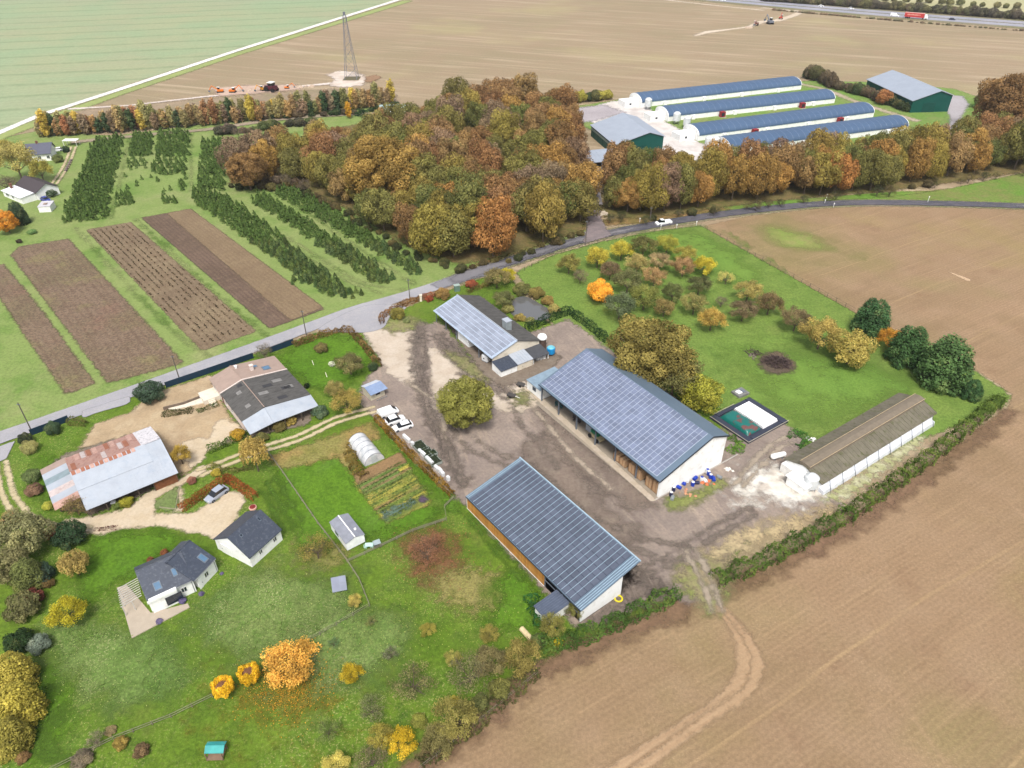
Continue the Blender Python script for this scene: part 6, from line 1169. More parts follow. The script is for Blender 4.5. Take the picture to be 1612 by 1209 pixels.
# clipped hollow yellow topiary
for px, py, lb in ((350, 1080, 'clipped round yellow tree with a brown hollow top, left of two'), (391, 1060, 'clipped round yellow tree with a brown hollow top, right of two')):
    r = 17*mpp(px, py); p = G(px, py, 1.25*r+.5); t = thing('topiary_tree', lb, 'tree', (p.x, p.y, 0), 'clipped yellow trees')
    rq = random.Random(int(px)); lb_ = [(math.cos(a)*k_, math.sin(a)*k_, z_, .26, .26, .3) for a, k_, z_ in [(i*2.39996, rq.uniform(.58, .76), rq.uniform(-.5, .45)) for i in range(46)]]
    me = lobed('crown', lb_, 7000, .1, int(px), shell=(.7, 1.1), jit=1.0, keepin=.5); c = bpy.data.objects.new('crown', me); COL.objects.link(c); c.parent = t; c.scale = (r, r, r*1.1); c.location = (0, 0, 1.25*r+.5); c.color = C((246, 200, 50), .8)
    MB().lathe((p.x, p.y, .9*r+.5), [(.08*r, -.35*r), (.6*r, -.2*r), (.58*r, .55*r), (.1*r, .66*r)], 14).build('inner_twigs', pm('twig_brown', (128, 90, 66), .9, var=.3, scale=6), t); MB().tube((p.x, p.y, 0), (p.x, p.y, 1.1*r), .09, .07, 7).build('trunk', BARK, t)
# site and roadside shrubs farther off
def row(px, n, r0, r1, cols, label, grp, seed, kind='bush', sz=1.1, nm=None):
    rr = random.Random(seed); P = [Vector(G(*p)[:2]) for p in px]; L = [0]
    for a, b in zip(P[:-1], P[1:]): L.append(L[-1]+(b-a).length)
    for i in range(n):
        s = L[-1]*(i+.5)/n+rr.uniform(-.3, .3)*L[-1]/n; k = max(j for j in range(len(P)-1) if L[j] <= s+1e-6 or j == 0); q = P[k].lerp(P[k+1], (s-L[k])/(L[k+1]-L[k]))
        nmc, rgb = rr.choice(cols); plant(kind, q.x+rr.uniform(-.6, .6), q.y+rr.uniform(-.6, .6), rr.uniform(r0, r1), rgb, f'{nmc} {label}', 'shrub' if kind == 'bush' else 'tree', f'{nmc} {grp}', name=nm, sz=sz, rng=rr)
DK = [('dark green', (74, 88, 54)), ('olive', (104, 104, 64)), ('brown', (112, 96, 74))]
row([(868, 165), (900, 162), (958, 156)], 9, 2.5, 4, DK+[('yellow', (190, 178, 70))], 'shrub between the wood and the farthest tunnel', 'shrubs by the farthest tunnel', 41)
row([(1263, 122), (1290, 128), (1312, 140)], 8, 2.6, 4.2, DK, 'shrub at the far end of the tunnels', 'shrubs at the end of the tunnels', 42, sz=1.4)
row([(1318, 142), (1362, 152), (1400, 166), (1432, 178)], 14, 2.4, 3.6, DK, 'shrub along the side of the large dark green hall', 'shrubs beside the large hall', 43, sz=1.2)
plantpx('oak', 1393, 152, 12, (192, 128, 72), 'orange brown tree beside the large dark green hall', sz=1.)
row([(1540, 172), (1560, 168), (1590, 176)], 4, 4, 6, [('olive brown', (116, 108, 62))], 'tree right of the large dark green hall', 'trees right of the hall', 44, kind='oak', nm='oak_tree')
row([(1200, 1.5), (1300, 8), (1450, 19), (1612, 31), (1700, 37)], 70, 3.0, 5.0, [('brown', (122, 108, 88)), ('olive', (124, 120, 80)), ('dark', (98, 92, 74))], 'bush on the far bank of the motorway', 'bushes beyond the motorway', 45)
row([(1215, 16), (1340, 27), (1480, 39), (1612, 49)], 60, .8, 1.9, [('grey green', (140, 136, 104)), ('brown', (150, 130, 104))], 'low bush on the near bank of the motorway', 'bushes on the near bank of the motorway', 46, sz=.6)
row([(1370, 1), (1450, 4), (1560, 12), (1612, 14)], 14, 2.5, 4, [('olive', (134, 132, 84))], 'bush in the meadow beyond the motorway', 'bushes in the far meadow', 47)
row([(340, 212), (400, 208), (440, 200), (500, 196)], 14, 1.8, 3.2, [('dark', (88, 84, 66)), ('olive green', (98, 108, 62)), ('brown', (122, 104, 84))], 'scrub bush between the windbreak and the wood', 'scrub bushes behind the wood', 48, sz=.9)
row([(330, 190), (420, 188), (560, 180), (625, 168)], 22, 1.5, 2.6, [('dark green', (62, 84, 50)), ('brown', (104, 92, 70))], 'low bush under the windbreak', 'low bushes under the windbreak', 49, sz=.9)
# ---- hedges
hedge('hedge', [(591, 660), (640, 712), (713, 783)], 1.1, 1.5, (158, 122, 50), 'long golden brown hedge between the yard and the tunnel garden', size=.26)
hedge('hedge', [(1122, 918), (1150, 908), (1200, 888), (1270, 850), (1340, 812)], 2.6, 2.0, (94, 122, 50), 'green field hedge, lower stretch right of the gap', size=.34, dens=20, wob=.25)
hedge('hedge', [(1334, 815), (1400, 768), (1470, 718), (1530, 668), (1575, 630)], 2.4, 1.9, (104, 128, 52), 'green field hedge beside the long low shed', size=.34, dens=20, wob=.25)
hedge('hedge', [(850, 1025), (905, 1012), (970, 985), (1030, 955), (1066, 938)], 2.4, 2.1, (86, 120, 50), 'green field hedge behind the gable of the larch barn', size=.32, dens=22, wob=.22)
hedge('hedge', [(285, 806), (330, 776), (352, 760), (362, 757)], 1.3, 1.5, (166, 92, 48), 'clipped rust brown hedge left of the parked silver car', size=.2, dens=50, wob=.04, round_=.1)
hedge('hedge', [(356, 755), (382, 772), (403, 787)], 1.4, 1.5, (170, 96, 50), 'clipped rust brown hedge right of the parked silver car', size=.2, dens=50, wob=.04, round_=.1)
hedge('hedge', [(602, 512), (600, 503), (615, 492), (640, 480), (664, 472)], 1.2, 1.4, (150, 106, 56), 'rust and olive hedge along the lane at the yard entrance', size=.25)
hedge('hedge', [(664, 472), (684, 466), (706, 462)], 1.2, 1.3, (170, 96, 60), 'reddish hedge along the lane beside the chimney barn', size=.25)
hedge('hedge', [(462, 546), (500, 532), (530, 523), (551, 522), (575, 548), (598, 580)], 1.4, 1.3, (146, 116, 72), 'brown corner hedge between the lane and the yard', size=.26, wob=.25)
hedge('hedge', [(828, 522), (862, 506), (896, 493)], 1.6, 2.0, (44, 80, 42), 'dark evergreen hedge in front of the pond', size=.24, dens=34)
hedge('hedge', [(896, 493), (925, 514), (956, 540)], 1.6, 2.0, (52, 88, 46), 'dark evergreen hedge between the orchard and the small yard', size=.24, dens=34)
hedge('hedge', [(326, 712), (350, 704), (372, 694), (392, 684)], 1.6, 1.2, (92, 122, 46), 'green hedge between the pale drive and the rutted track', size=.25)
hedge('hedge', [(109, 666), (138, 670)], 1.6, 1.3, (112, 114, 60), 'short clipped hedge at the end of the blue roadside fence', size=.22, dens=40)
hedge('hedge', [(735, 462), (760, 452), (785, 444)], 1.2, 1., (134, 118, 66), 'low olive hedge beside the lane near the pond', size=.25)
hedge('hedge', [(255, 655), (275, 652), (305, 648)], 1.5, .9, (98, 98, 60), 'low clipped hedge in the sandy yard of the farmhouse', size=.22, dens=40)
hedge('hedge', [(310, 650), (345, 638)], 1.2, .7, (100, 116, 60), 'green flower border beside the farmhouse terrace', size=.22)
hedge('hedge', [(660, 1205), (735, 1152), (790, 1105), (845, 1058)], 2.2, 1.2, (104, 106, 60), 'wild hedge along the lower field edge', size=.34, dens=16, wob=.35)
hedge('hedge', [(598, 190), (560, 182), (628, 164)], 1.6, 1.3, (54, 92, 52), 'dark green clipped hedge behind the wood', size=.5, dens=8)
hedge('bramble_bank', [(556, 700), (552, 720), (562, 742), (575, 752)], 2.2, 1.0, (150, 128, 62), 'brown and yellow bramble bank left of the tunnel greenhouse', size=.26, cat='brambles', wob=.3)
hedge('bramble_bank', [(330, 735), (362, 745), (400, 735)], 1.4, .7, (134, 134, 72), 'weedy bank below the rutted track', size=.26, cat='brambles', wob=.3)
hedge('nettle_bed', [(835, 940), (842, 962), (858, 985), (870, 1000)], 2.5, .9, (66, 122, 62), 'bright green nettles beside the grey roofed cabin', size=.26, cat='nettles', wob=.3)
hedge('flower_border', [(150, 835), (185, 832)], 1., .4, (120, 66, 60), 'dark red flower border beside the gravel drive', size=.18, cat='flower bed')
hedge('weed_bank', [(1240, 690), (1258, 680), (1272, 697), (1255, 705)], 1.6, .5, (86, 138, 60), 'green weeds at the corner of the long low shed', size=.26, cat='weeds', wob=.3)
hedge('weed_bank', [(1145, 706), (1160, 715), (1166, 700), (1150, 690)], 1.8, .5, (110, 156, 56), 'tall grass between the solar barn gable and the lined store', size=.26, cat='weeds', wob=.3)
scatter('fallen_leaves', [(425, 1060), (500, 1065), (480, 1115), (390, 1105)], 1500, .17, (214, 160, 56), 'fallen orange leaves under the spreading orange tree', 61)
scatter('fallen_leaves', [(640, 845), (720, 840), (720, 910), (650, 905)], 1500, .18, (156, 108, 78), 'fallen red brown leaves around the bare tree', 62)
scatter('meadow_flowers', [(60, 1010), (215, 1030), (330, 960), (430, 905), (560, 930), (600, 1050), (430, 1030), (280, 1080), (120, 1110)], 2600, .15, (176, 182, 118), 'pale flower heads and dry stems in the lower garden grass', 63, .2)
scatter('meadow_flowers', [(640, 900), (800, 900), (830, 980), (700, 1010), (620, 1080), (560, 1000)], 1500, .15, (166, 170, 98), 'pale dry stems in the meadow left of the larch barn', 64, .2)
HAZE = .0001
# ================================================================== VEHICLES AND SMALL THINGS
TYRE = pm('tyre', (40, 40, 42), .9); CGL = pm('car_glass', (30, 36, 46), .1, 0, var=.02, spec=.8, k=.5); LAMP = pm('lamp_glass', (220, 220, 216), .2, k=.7); TAIL = pm('tail_lamp', (150, 30, 30), .3)
def paint(name, rgb, k=.8): return pm('paint_'+name, rgb, .3, .05, var=.01, k=k, spec=.6)
def loft(m, secs):
    """secs: (x, half width, bottom, mid, top, top half width)"""
    n = len(m.v); k = 6
    for x, w, zb, zm, zt, wt in secs: m.v += [m.P(p) for p in ((x, -w*.94, zb), (x, -w, zm), (x, -wt, zt), (x, wt, zt), (x, w, zm), (x, w*.94, zb))]
    for s in range(len(secs)-1):
        for i in range(k): m.f.append((n+s*k+i, n+s*k+(i+1) % k, n+(s+1)*k+(i+1) % k, n+(s+1)*k+i))
    m.f += [tuple(range(n+k-1, n-1, -1)), tuple(range(n+(len(secs)-1)*k, n+len(secs)*k))]; return m
def vehicle(name, label, cat, px, heading, col, style='car', group=None, L=4.2):
    """heading: photo pixel the nose points towards"""
    p = G(*px); q = G(*heading); d = (q-p); d.z = 0; d.normalize(); fr = frame((p.x, p.y), d, (-d.y, d.x)); t = thing(name, label, cat, (p.x, p.y, 0), group)
    h = L/2; w = .88 if L < 4.6 else .95; hr = {'car': 1.46, 'suv': 1.62, 'van': 1.85, 'bigvan': 2.3, 'pickup': 1.85}[style]
    body = MB(fr)
    if style in ('car', 'suv'): S = [(-h, w*.86, .35, .55, .8, w*.75), (-h+.12, w*.96, .22, .6, .95, w*.85), (-h*.5, w, .2, .62, .98, w*.9), (h*.35, w, .2, .62, .95, w*.9), (h*.8, w*.95, .22, .58, .82, w*.8), (h, w*.8, .3, .5, .65, w*.66)]
    elif style == 'pickup': S = [(-h, w, .45, .7, .95, w*.98), (h*.1, w, .4, .8, 1.05, w*.98), (h*.55, w, .35, .8, 1.15, w*.9), (h*.9, w*.95, .35, .7, 1.0, w*.8), (h, w*.85, .35, .6, .8, w*.7)]
    else: S = [(-h, w*.96, .3, .7, 1.15, w*.93), (h*.3, w, .25, .7, 1.15, w*.93), (h*.75, w*.97, .25, .7, 1.0, w*.84), (h, w*.85, .3, .6, .8, w*.7)]
    b = loft(body, S).build('body', col, t, smooth=False)
    if style in ('car', 'suv'): C1, C2 = (-h*.88, h*.5), (-h*.62, h*.14)
    elif style == 'pickup': C1, C2 = (-h*.05, h*.72), (0.02, h*.42)
    else: C1, C2 = (-h*.99, h*.78), (-h*.96, h*.38)
    z0 = S[1][4]-.02
    MB(fr).hexa([(C1[0], -w*.88, z0), (C1[1], -w*.86, z0), (C1[1], w*.86, z0), (C1[0], w*.88, z0)], [(C2[0], -w*.74, hr-.04), (C2[1], -w*.72, hr-.04), (C2[1], w*.72, hr-.04), (C2[0], w*.74, hr-.04)]).build('windows', CGL if style in ('car', 'suv', 'pickup') else col, t)
    MB(fr).hexa([(C2[0]-.03, -w*.75, hr-.05), (C2[1]+.05, -w*.73, hr-.05), (C2[1]+.05, w*.73, hr-.05), (C2[0]-.03, w*.75, hr-.05)], [(C2[0]+.08, -w*.68, hr+.03), (C2[1]-.08, -w*.66, hr+.03), (C2[1]-.08, w*.66, hr+.03), (C2[0]+.08, w*.68, hr+.03)]).build('roof', col, t)
    if style in ('van', 'bigvan'):
        m = MB(fr); x0, x1 = C1[1]+.01, C2[1]+.05
        m.hexa([(x0-.02, -w*.8, z0+.05), (x0+.03, -w*.8, z0+.05), (x0+.03, w*.8, z0+.05), (x0-.02, w*.8, z0+.05)], [(x1-.0, -w*.68, hr-.12), (x1+.08, -w*.68, hr-.12), (x1+.08, w*.68, hr-.12), (x1, w*.68, hr-.12)]); m.build('windscreen', CGL, t)
    if style == 'pickup':
        m = MB(fr); m.box(-h, -w, .95, -.05, -w+.06, 1.2); m.box(-h, w-.06, .95, -.05, w, 1.2); m.box(-h, -w, .95, -h+.06, w, 1.2); m.build('load_bed', col, t)
    for x in (-h*.62, h*.62):
        for y in (-w*.93, w*.93):
            wh = MB(fr).lathe((x, y, .32), [(.3, -.1), (.32, -.06), (.32, .06), (.3, .1)], 12, 'y').build('wheel', TYRE, t); MB(fr).lathe((x, y, .32), [(.17, -.12), (.17, .12)], 10, 'y').build('rim', FRAME, wh)
    for y in (-w*.62, w*.62): MB(fr).box(h*.9, y-.16, .55, h+.01, y+.16, .7).build('headlight', LAMP, t); MB(fr).box(-h-.01, y-.14, .7, -h+.12, y+.14, .88).build('tail_light', TAIL, t)
    return t
WP = paint('white', (244, 246, 248), .84)
vehicle('parked_van', 'white van at the upper end of the three white vehicles by the hedge', 'van', (611.5, 653), (640, 643), WP, 'van', 'white vehicles parked in the yard', 4.3)
vehicle('parked_car', 'white car in the middle of the three white vehicles by the hedge', 'car', (622.5, 664.5), (650, 655), WP, 'suv', 'white vehicles parked in the yard', 4.1)
vehicle('parked_car', 'white car at the lower end of the three white vehicles by the hedge', 'car', (634, 674.5), (610, 682), WP, 'car', 'white vehicles parked in the yard', 4.3)
vehicle('parked_car', 'silver car with black roof rails parked between the rust brown hedges', 'car', (342, 781.5), (330, 790), paint('silver', (176, 184, 200), .7), 'suv', None, 4.4)
vehicle('pickup_truck', 'white double-cab pickup standing on the lane above the orchard', 'pickup', (1044, 353.5), (1010, 358), WP, 'pickup', None, 5.3)
vehicle('parked_car', 'white car beside the upper cottage', 'car', (91, 238), (70, 240), WP, 'car', None, 4.2)
vehicle('parked_car', 'small blue car beside the garden shed of the cottages', 'car', (73, 316.5), (90, 322), paint('blue', (46, 62, 150)), 'car', None, 3.9)
vehicle('motorway_van', 'long white van on the motorway at the top edge', 'van', (1136, 1.2), (1200, 6), WP, 'bigvan', None, 7.0)
vehicle('motorway_car', 'white car on the motorway, left of the other white car', 'car', (1292.5, 10.5), (1300, 11), WP, 'car', None, 4.4)
vehicle('motorway_car', 'white car on the motorway, halfway between the first car and the truck', 'car', (1340, 14.5), (1350, 15.3), WP, 'car', None, 4.4)
vehicle('motorway_van', 'white van following the red truck on the motorway', 'van', (1408, 25.8), (1450, 29), WP, 'bigvan', None, 6.2)
vehicle('motorway_car', 'dark blue car ahead of the red truck on the motorway', 'car', (1499, 31.5), (1540, 34.5), paint('navy', (22, 32, 64)), 'car', None, 4.6)
# articulated truck
p = G(1440, 29.5); q = G(1480, 32.6); d = (q-p).normalized(); fr = frame((p.x, p.y), d, (-d.y, d.x)); t = thing('articulated_truck', 'red articulated truck with white cab on the motorway', 'truck', (p.x, p.y, 0))
RED = paint('truck_red', (206, 62, 62), .75); MB(fr).box(-7.5, -1.27, 1.1, 6., 1.27, 4.0).build('trailer', RED, t); MB(fr).box(-7.5, -1.28, 3.9, 6., 1.28, 4.05).build('trailer_roof', paint('pale_red', (240, 170, 160), .8), t)
m = MB(fr)
rr = random.Random(2)
for i in range(12): m.box(-5.8+i*.78, -1.31, 2.4+rr.uniform(-.1, .1), -5.8+i*.78+rr.uniform(.35, .6), -1.285, 3.1+rr.uniform(-.1, .25))
m.build('faded_lettering', paint('pale_letter', (244, 196, 180), .8), t)
loft(MB(fr), [(6.3, 1.2, .6, 1.6, 3.5, 1.1), (8.0, 1.25, .5, 1.6, 3.3, 1.1), (8.6, 1.2, .5, 1.5, 2.2, 1.05)]).build('cab', WP, t)
MB(fr).hexa([(8.3, -1.05, 2.2), (8.62, -1.05, 2.2), (8.62, 1.05, 2.2), (8.3, 1.05, 2.2)], [(8.0, -1, 3.1), (8.15, -1, 3.1), (8.15, 1, 3.1), (8.0, 1, 3.1)]).build('windscreen', CGL, t)
for x in (-6.3, -5.1, -3.9, 5.2, 7.6):
    for y in (-1.1, 1.1): MB(fr).lathe((x, y, .5), [(.5, -.16), (.5, .16)], 12, 'y').build('wheel', TYRE, t)
# machines
def digger(px, heading, col, label, s=1.0, boom=1):
    p = G(*px); q = G(*heading); d = (q-p); d.z = 0; d.normalize(); f0 = frame((p.x, p.y), d, (-d.y, d.x)); fr = lambda x, y, z: f0(x*s, y*s, z*s); t = thing('excavator', label, 'excavator', (p.x, p.y, 0))
    for y in (-1.15, 1.15): MB(fr).xprism([(y-.3, .1), (y+.3, .1), (y+.3, .85), (y-.3, .85)], -1.9, 1.9).build('track', pm('track_dark', (60, 58, 56), .9), t, bevel=.05)
    MB(fr).box(-2.0, -1.3, .95, 1.5, 1.3, 1.9).build('house', col, t, bevel=.08); cabn = MB(fr).box(.1, -1.25, 1.9, 1.5, -.2, 3.0).build('cab', CGL, t); MB(fr).box(.05, -1.3, 3.0, 1.55, -.15, 3.12).build('cab_roof', WHITE, cabn)
    MB(fr).hexa([(1.2, .1, 1.7), (4.2, .1, 4.0), (4.2, .5, 4.0), (1.2, .5, 1.7)], [(1.2, .1, 2.3), (4.3, .1, 4.5), (4.3, .5, 4.5), (1.2, .5, 2.3)]).build('boom', col, t)
    MB(fr).tube((4.2, .3, 4.2), (6., .3, 1.8), .22, .16, 6).build('arm', col, t); MB(fr).box(5.5, -.2, .9, 6.4, .8, 1.8).build('bucket', FRAME, t)
ORG = paint('orange', (236, 128, 30), .75)
digger((347, 146), (330, 147), ORG, 'orange excavator at the left end of the works beside the chalk track', .85)
digger((367, 146), (380, 146), ORG, 'orange and white excavator in the works, next to the leftmost one', .85)
digger((415, 143), (400, 146), paint('amber', (226, 160, 50), .75), 'amber excavator just left of the dark red tractor', .8)
digger((452, 140), (470, 139), ORG, 'small orange digger right of the dark red tractor', .65)
digger((1212, 38), (1190, 30), paint('grey_blue', (130, 136, 150), .7), 'grey excavator at the chalk works near the motorway', 1.3)
digger((1190, 40), (1170, 50), paint('rust', (150, 96, 80), .7), 'brownish digger left of the grey excavator near the motorway', 1.0)
digger((1229, 30), (1240, 20), paint('redorange', (206, 84, 60), .7), 'red digger right of the grey excavator near the motorway', .9)
p = G(428, 144); f0 = frame((p.x, p.y), (.9, -.4), (.4, .9)); t = thing('tractor', 'dark red tractor with white cab roof beside the chalk track', 'tractor', (p.x, p.y, 0)); PUR = paint('dark_red', (92, 28, 50), .7)
fr = lambda x, y, z: f0(x*1.35, y*1.35, z*1.35)
MB(fr).box(-2.2, -1.2, .8, 2.2, 1.2, 2.2).build('body', PUR, t, bevel=.1); MB(fr).box(-.6, -1.1, 2.2, 1.2, 1.1, 3.2).build('cab', CGL, t); MB(fr).box(-.8, -1.2, 3.2, 1.3, 1.2, 3.4).build('cab_roof', WHITE, t)
for x, r in ((-1.4, 1.), (1.5, .75)):
    for y in (-1.35, 1.35): MB(fr).lathe((x, y, r), [(r, -.25), (r, .25)], 14, 'y').build('wheel', TYRE, t)
for i, (px, py) in enumerate(((378, 143), (389, 144), (398, 143), (468, 138), (487, 136), (1178, 44))):
    pp = G(px, py); m = MB(); rg_ = random.Random(i)
    for k in range(7):
        a = rg_.uniform(0, 6.28); x, y = pp.x+math.cos(a)*2, pp.y+math.sin(a)*1.2; s_ = rg_.uniform(.5, 1.3); m.lathe((x, y, -.1), [(s_*1.3, 0), (s_*.9, s_*.6), (s_*.3, s_*1.0)], 7)
    tag(m.build('spoil_heap', pm('spoil', (206, 184, 164), .95, var=.15, k=.62)), 'low pale heap of earth at the works '+('beside the chalk track' if px < 1000 else 'near the motorway'), 'earth heap', 'earth heaps at the works' if px < 1000 else None)
# lattice pylon
base = [G(*q) for q in ((545.5, 124), (560, 125))]; cpy = G(554, 124.5); t = thing('lattice_tower', 'grey lattice tower standing on the pale spoil in the upper field', 'tower', cpy)
LAT = pm('lattice_steel', (136, 142, 156), .6, .2, k=.6); Ht = 31.; w0 = 2.9
def tw(z): k = z/Ht; return w0*(1-k)**1.25*.9+.75
corner = [(-1, -1), (1, -1), (1, 1), (-1, 1)]; lv = [0, 5.5, 10.5, 15, 19, 22.5, 25.5, 28.5, Ht]
for k in range(4):
    m = MB()
    for a, b in zip(lv[:-1], lv[1:]): m.tube((cpy.x+corner[k][0]*tw(a), cpy.y+corner[k][1]*tw(a), a), (cpy.x+corner[k][0]*tw(b), cpy.y+corner[k][1]*tw(b), b), .12, .1, 4)
    m.build('leg', LAT, t)
for a, b in zip(lv[:-1], lv[1:]):
    m = MB()
    for k in range(4):
        c1, c2 = corner[k], corner[(k+1) % 4]; P1 = lambda c, z: (cpy.x+c[0]*tw(z), cpy.y+c[1]*tw(z), z)
        m.tube(P1(c1, a), P1(c2, b), .055, .055, 4); m.tube(P1(c2, a), P1(c1, b), .055, .055, 4); m.tube(P1(c1, b), P1(c2, b), .055, .055, 4)
    m.build('bracing', LAT, t)
MB().box(cpy.x-.5, cpy.y-.5, Ht, cpy.x+.5, cpy.y+.5, Ht+1.6).build('head_frame', LAT, t); MB().box(cpy.x-4.2, cpy.y-4.2, 0, cpy.x+4.2, cpy.y+4.2, .4).build('footing', pm('footing_olive', (120, 112, 84), .9), t)
# utility poles along the lane
for k, (px, py, h, where) in enumerate(((51, 681, 7.5, 'behind the blue roadside fence'), (284, 601, 7, 'opposite the farmhouse'), (482.5, 528, 7, 'opposite the corner hedge'), (645.5, 474, 6.5, 'between the yard entrance and the pond'), (921.7, 386.5, 8, 'opposite the drive into the wood'), (1023, 349, 5, 'left of the white pickup'))):
    p = G(px, py); t = thing('utility_pole', f'thin grey pole at the lane {where}', 'utility pole', p, 'poles along the lane'); MB().tube(p, p+Vector((0, 0, h)), .13, .09, 7).build('pole', pm('pole_grey', (112, 106, 100), .9), t)
    MB().box(p.x-.35, p.y-.06, h-.5, p.x+.35, p.y+.06, h-.38).build('crossarm', FRAME, t)
mk = None
for k, (px, py) in enumerate(((1007, 350), (1298, 320.5), (1312, 326), (1460, 319), (1040, 361), (1065, 359.5), (1096, 355), (1301, 312))):
    p = G(px, py); t = thing('roadside_post', ['white marker post in front of the strip of wood, left of the white pickup', 'white marker post on the far side of the lane bend, lower one of two', 'white marker post on the near side of the lane bend', 'white sign post standing on the lane at the right', 'white marker post just below the white pickup', 'white marker post at the orchard fence, right of the pickup', 'white marker post at the top corner of the orchard', 'white marker post on the far side of the lane bend, upper one of two'][k], 'marker post', p, 'marker posts along the lane')
    h = 1.1 if k != 3 else 1.9; MB().tube(p, p+Vector((0, 0, h)), .07, .06, 6).build('post', WHITE, t); MB().box(p.x-.16, p.y-.05, h, p.x+.16, p.y+.05, h+.35).build('head', WHITE, t)
# things stored in and around the large barn
WOOD = NT('crate_wood'); WOOD = WOOD.fin(WOOD.gain(WOOD.mix(WOOD.step(WOOD.noise(3, 3, stretch=(.7, .3, 3)), .4, .6), C((214, 178, 140), .7), C((198, 160, 122), .7)), WOOD.step(WOOD.island, 0, 1, False, .88, 1.1)), .85)
def crate(x, y, w, d, h, label, grp, z=.16):
    t = thing('wooden_crate', label, 'crate', FRB(x, y, z), grp); f = lambda a, b, c: FRB(x+a, y+b, z+c)
    MB(f).box(.03, .03, .15, w-.03, d-.03, h-.04).build('box', WOOD, t); m = MB(f)
    for a in (0, w/2-.05, w-.1): m.box(a, -.02, .1, a+.1, .03, h); m.box(a, 0, h-.04, a+.1, d, h+.02)
    m.build('batten', pm('batten', (182, 142, 104), .85, k=.6), t)
    MB(f).box(.05, .05, 0, w-.05, d-.05, .12).build('pallet', pm('pallet', (140, 108, 80), .9), t)
nth = ['first', 'second', 'third', 'fourth', 'fifth', 'sixth', 'seventh']
for i, (x, h) in enumerate(((LB_*.645, 1.5), (LB_*.695, 1.5), (LB_*.765, 2.1), (LB_*.815, 2.2), (LB_*.895, 2.4), (LB_*.945, 2.6))):
    crate(x, .25, 1.62, 2.6, h, f'{"low" if h < 1.7 else "tall"} wooden crate in the open barn, {nth[i]} of six counted from the left', 'large crates in the open barn')
for i, x in enumerate((LB_*.77, LB_*.9)): crate(x, 3.6, 3.0, 3.0, 2.2, f'deep wooden crate behind the {"third and fourth" if i == 0 else "last two"} front crates in the open barn', 'large crates in the open barn')
f = FRB; x = LB_*.42
t = thing('seed_drill', 'green and cream farm machine under the solar barn roof', 'farm machine', f(x+1, 1.5, .16)); fq = lambda a, b, c: f(x+a, b+1.2, c+.16)
MB(fq).box(0, 0, .9, 2.2, 1.2, 1.5).build('hopper', pm('hopper_green', (30, 140, 100), .5), t, bevel=.05); MB(fq).box(.1, -.3, .4, 3.2, 1.0, .85).build('chassis', pm('cream_paint', (222, 206, 164), .6), t)
for a in (.4, 2.6):
    for b in (-.5, 1.3): MB(fq).lathe((a, b, .45), [(.45, -.12), (.45, .12)], 12, 'y').build('wheel', TYRE, t)
for a in range(6): MB(fq).tube((2.4+a*.15, -.4, .8), (2.6+a*.15, -.5, .05), .03, .03, 4).build('tine', FRAME, t)
x = LB_*.34; t = thing('corrugated_screen', 'pale corrugated sheet standing in the third bay of the solar barn', 'screen', f(x+1, 3, .16)); m = MB(f)
for i in range(12): m.box(x+.9+i*.14, 1.6+.05*(i % 2), .16, x+1.04+i*.14, 1.68+.05*(i % 2), 2.5)
m.build('sheet', METAL, t)
for nm, x, lb, c in (('disc_harrow', LB_*.24, 'dark farm implement in the second bay of the solar barn', (84, 78, 78)), ('hay_rake', LB_*.07, 'blue green farm implement in the first bay of the solar barn', (70, 110, 110)), ('cultivator', LB_*.60, 'rusty tined implement between the low crates and the green machine', (110, 84, 70))):
    t = thing(nm, lb, 'farm machine', f(x, 2.5, .16)); mt = pm(nm+'_paint', c, .7, var=.2)
    MB(f).box(x, 1.8, .7, x+2.4, 2.0, .9).build('beam', mt, t); MB(f).box(x, 3.2, .7, x+2.4, 3.4, .9).build('beam', mt, t); MB(f).box(x+1.1, .9, .7, x+1.3, 3.4, .95).build('drawbar', mt, t)
    for k in range(6): MB(f).lathe((x+.2+k*.4, 1.9, .46), [(.3, -.04), (.32, 0), (.3, .04)], 10, 'x').build('disc', mt, t)
BLU = pm('drum_blue', (34, 70, 190), .45, k=.6); NAV = pm('drum_navy', (40, 44, 84), .5); WD = pm('drum_white', (232, 234, 236), .5, k=.75)
dr = random.Random(6); cnt = {}
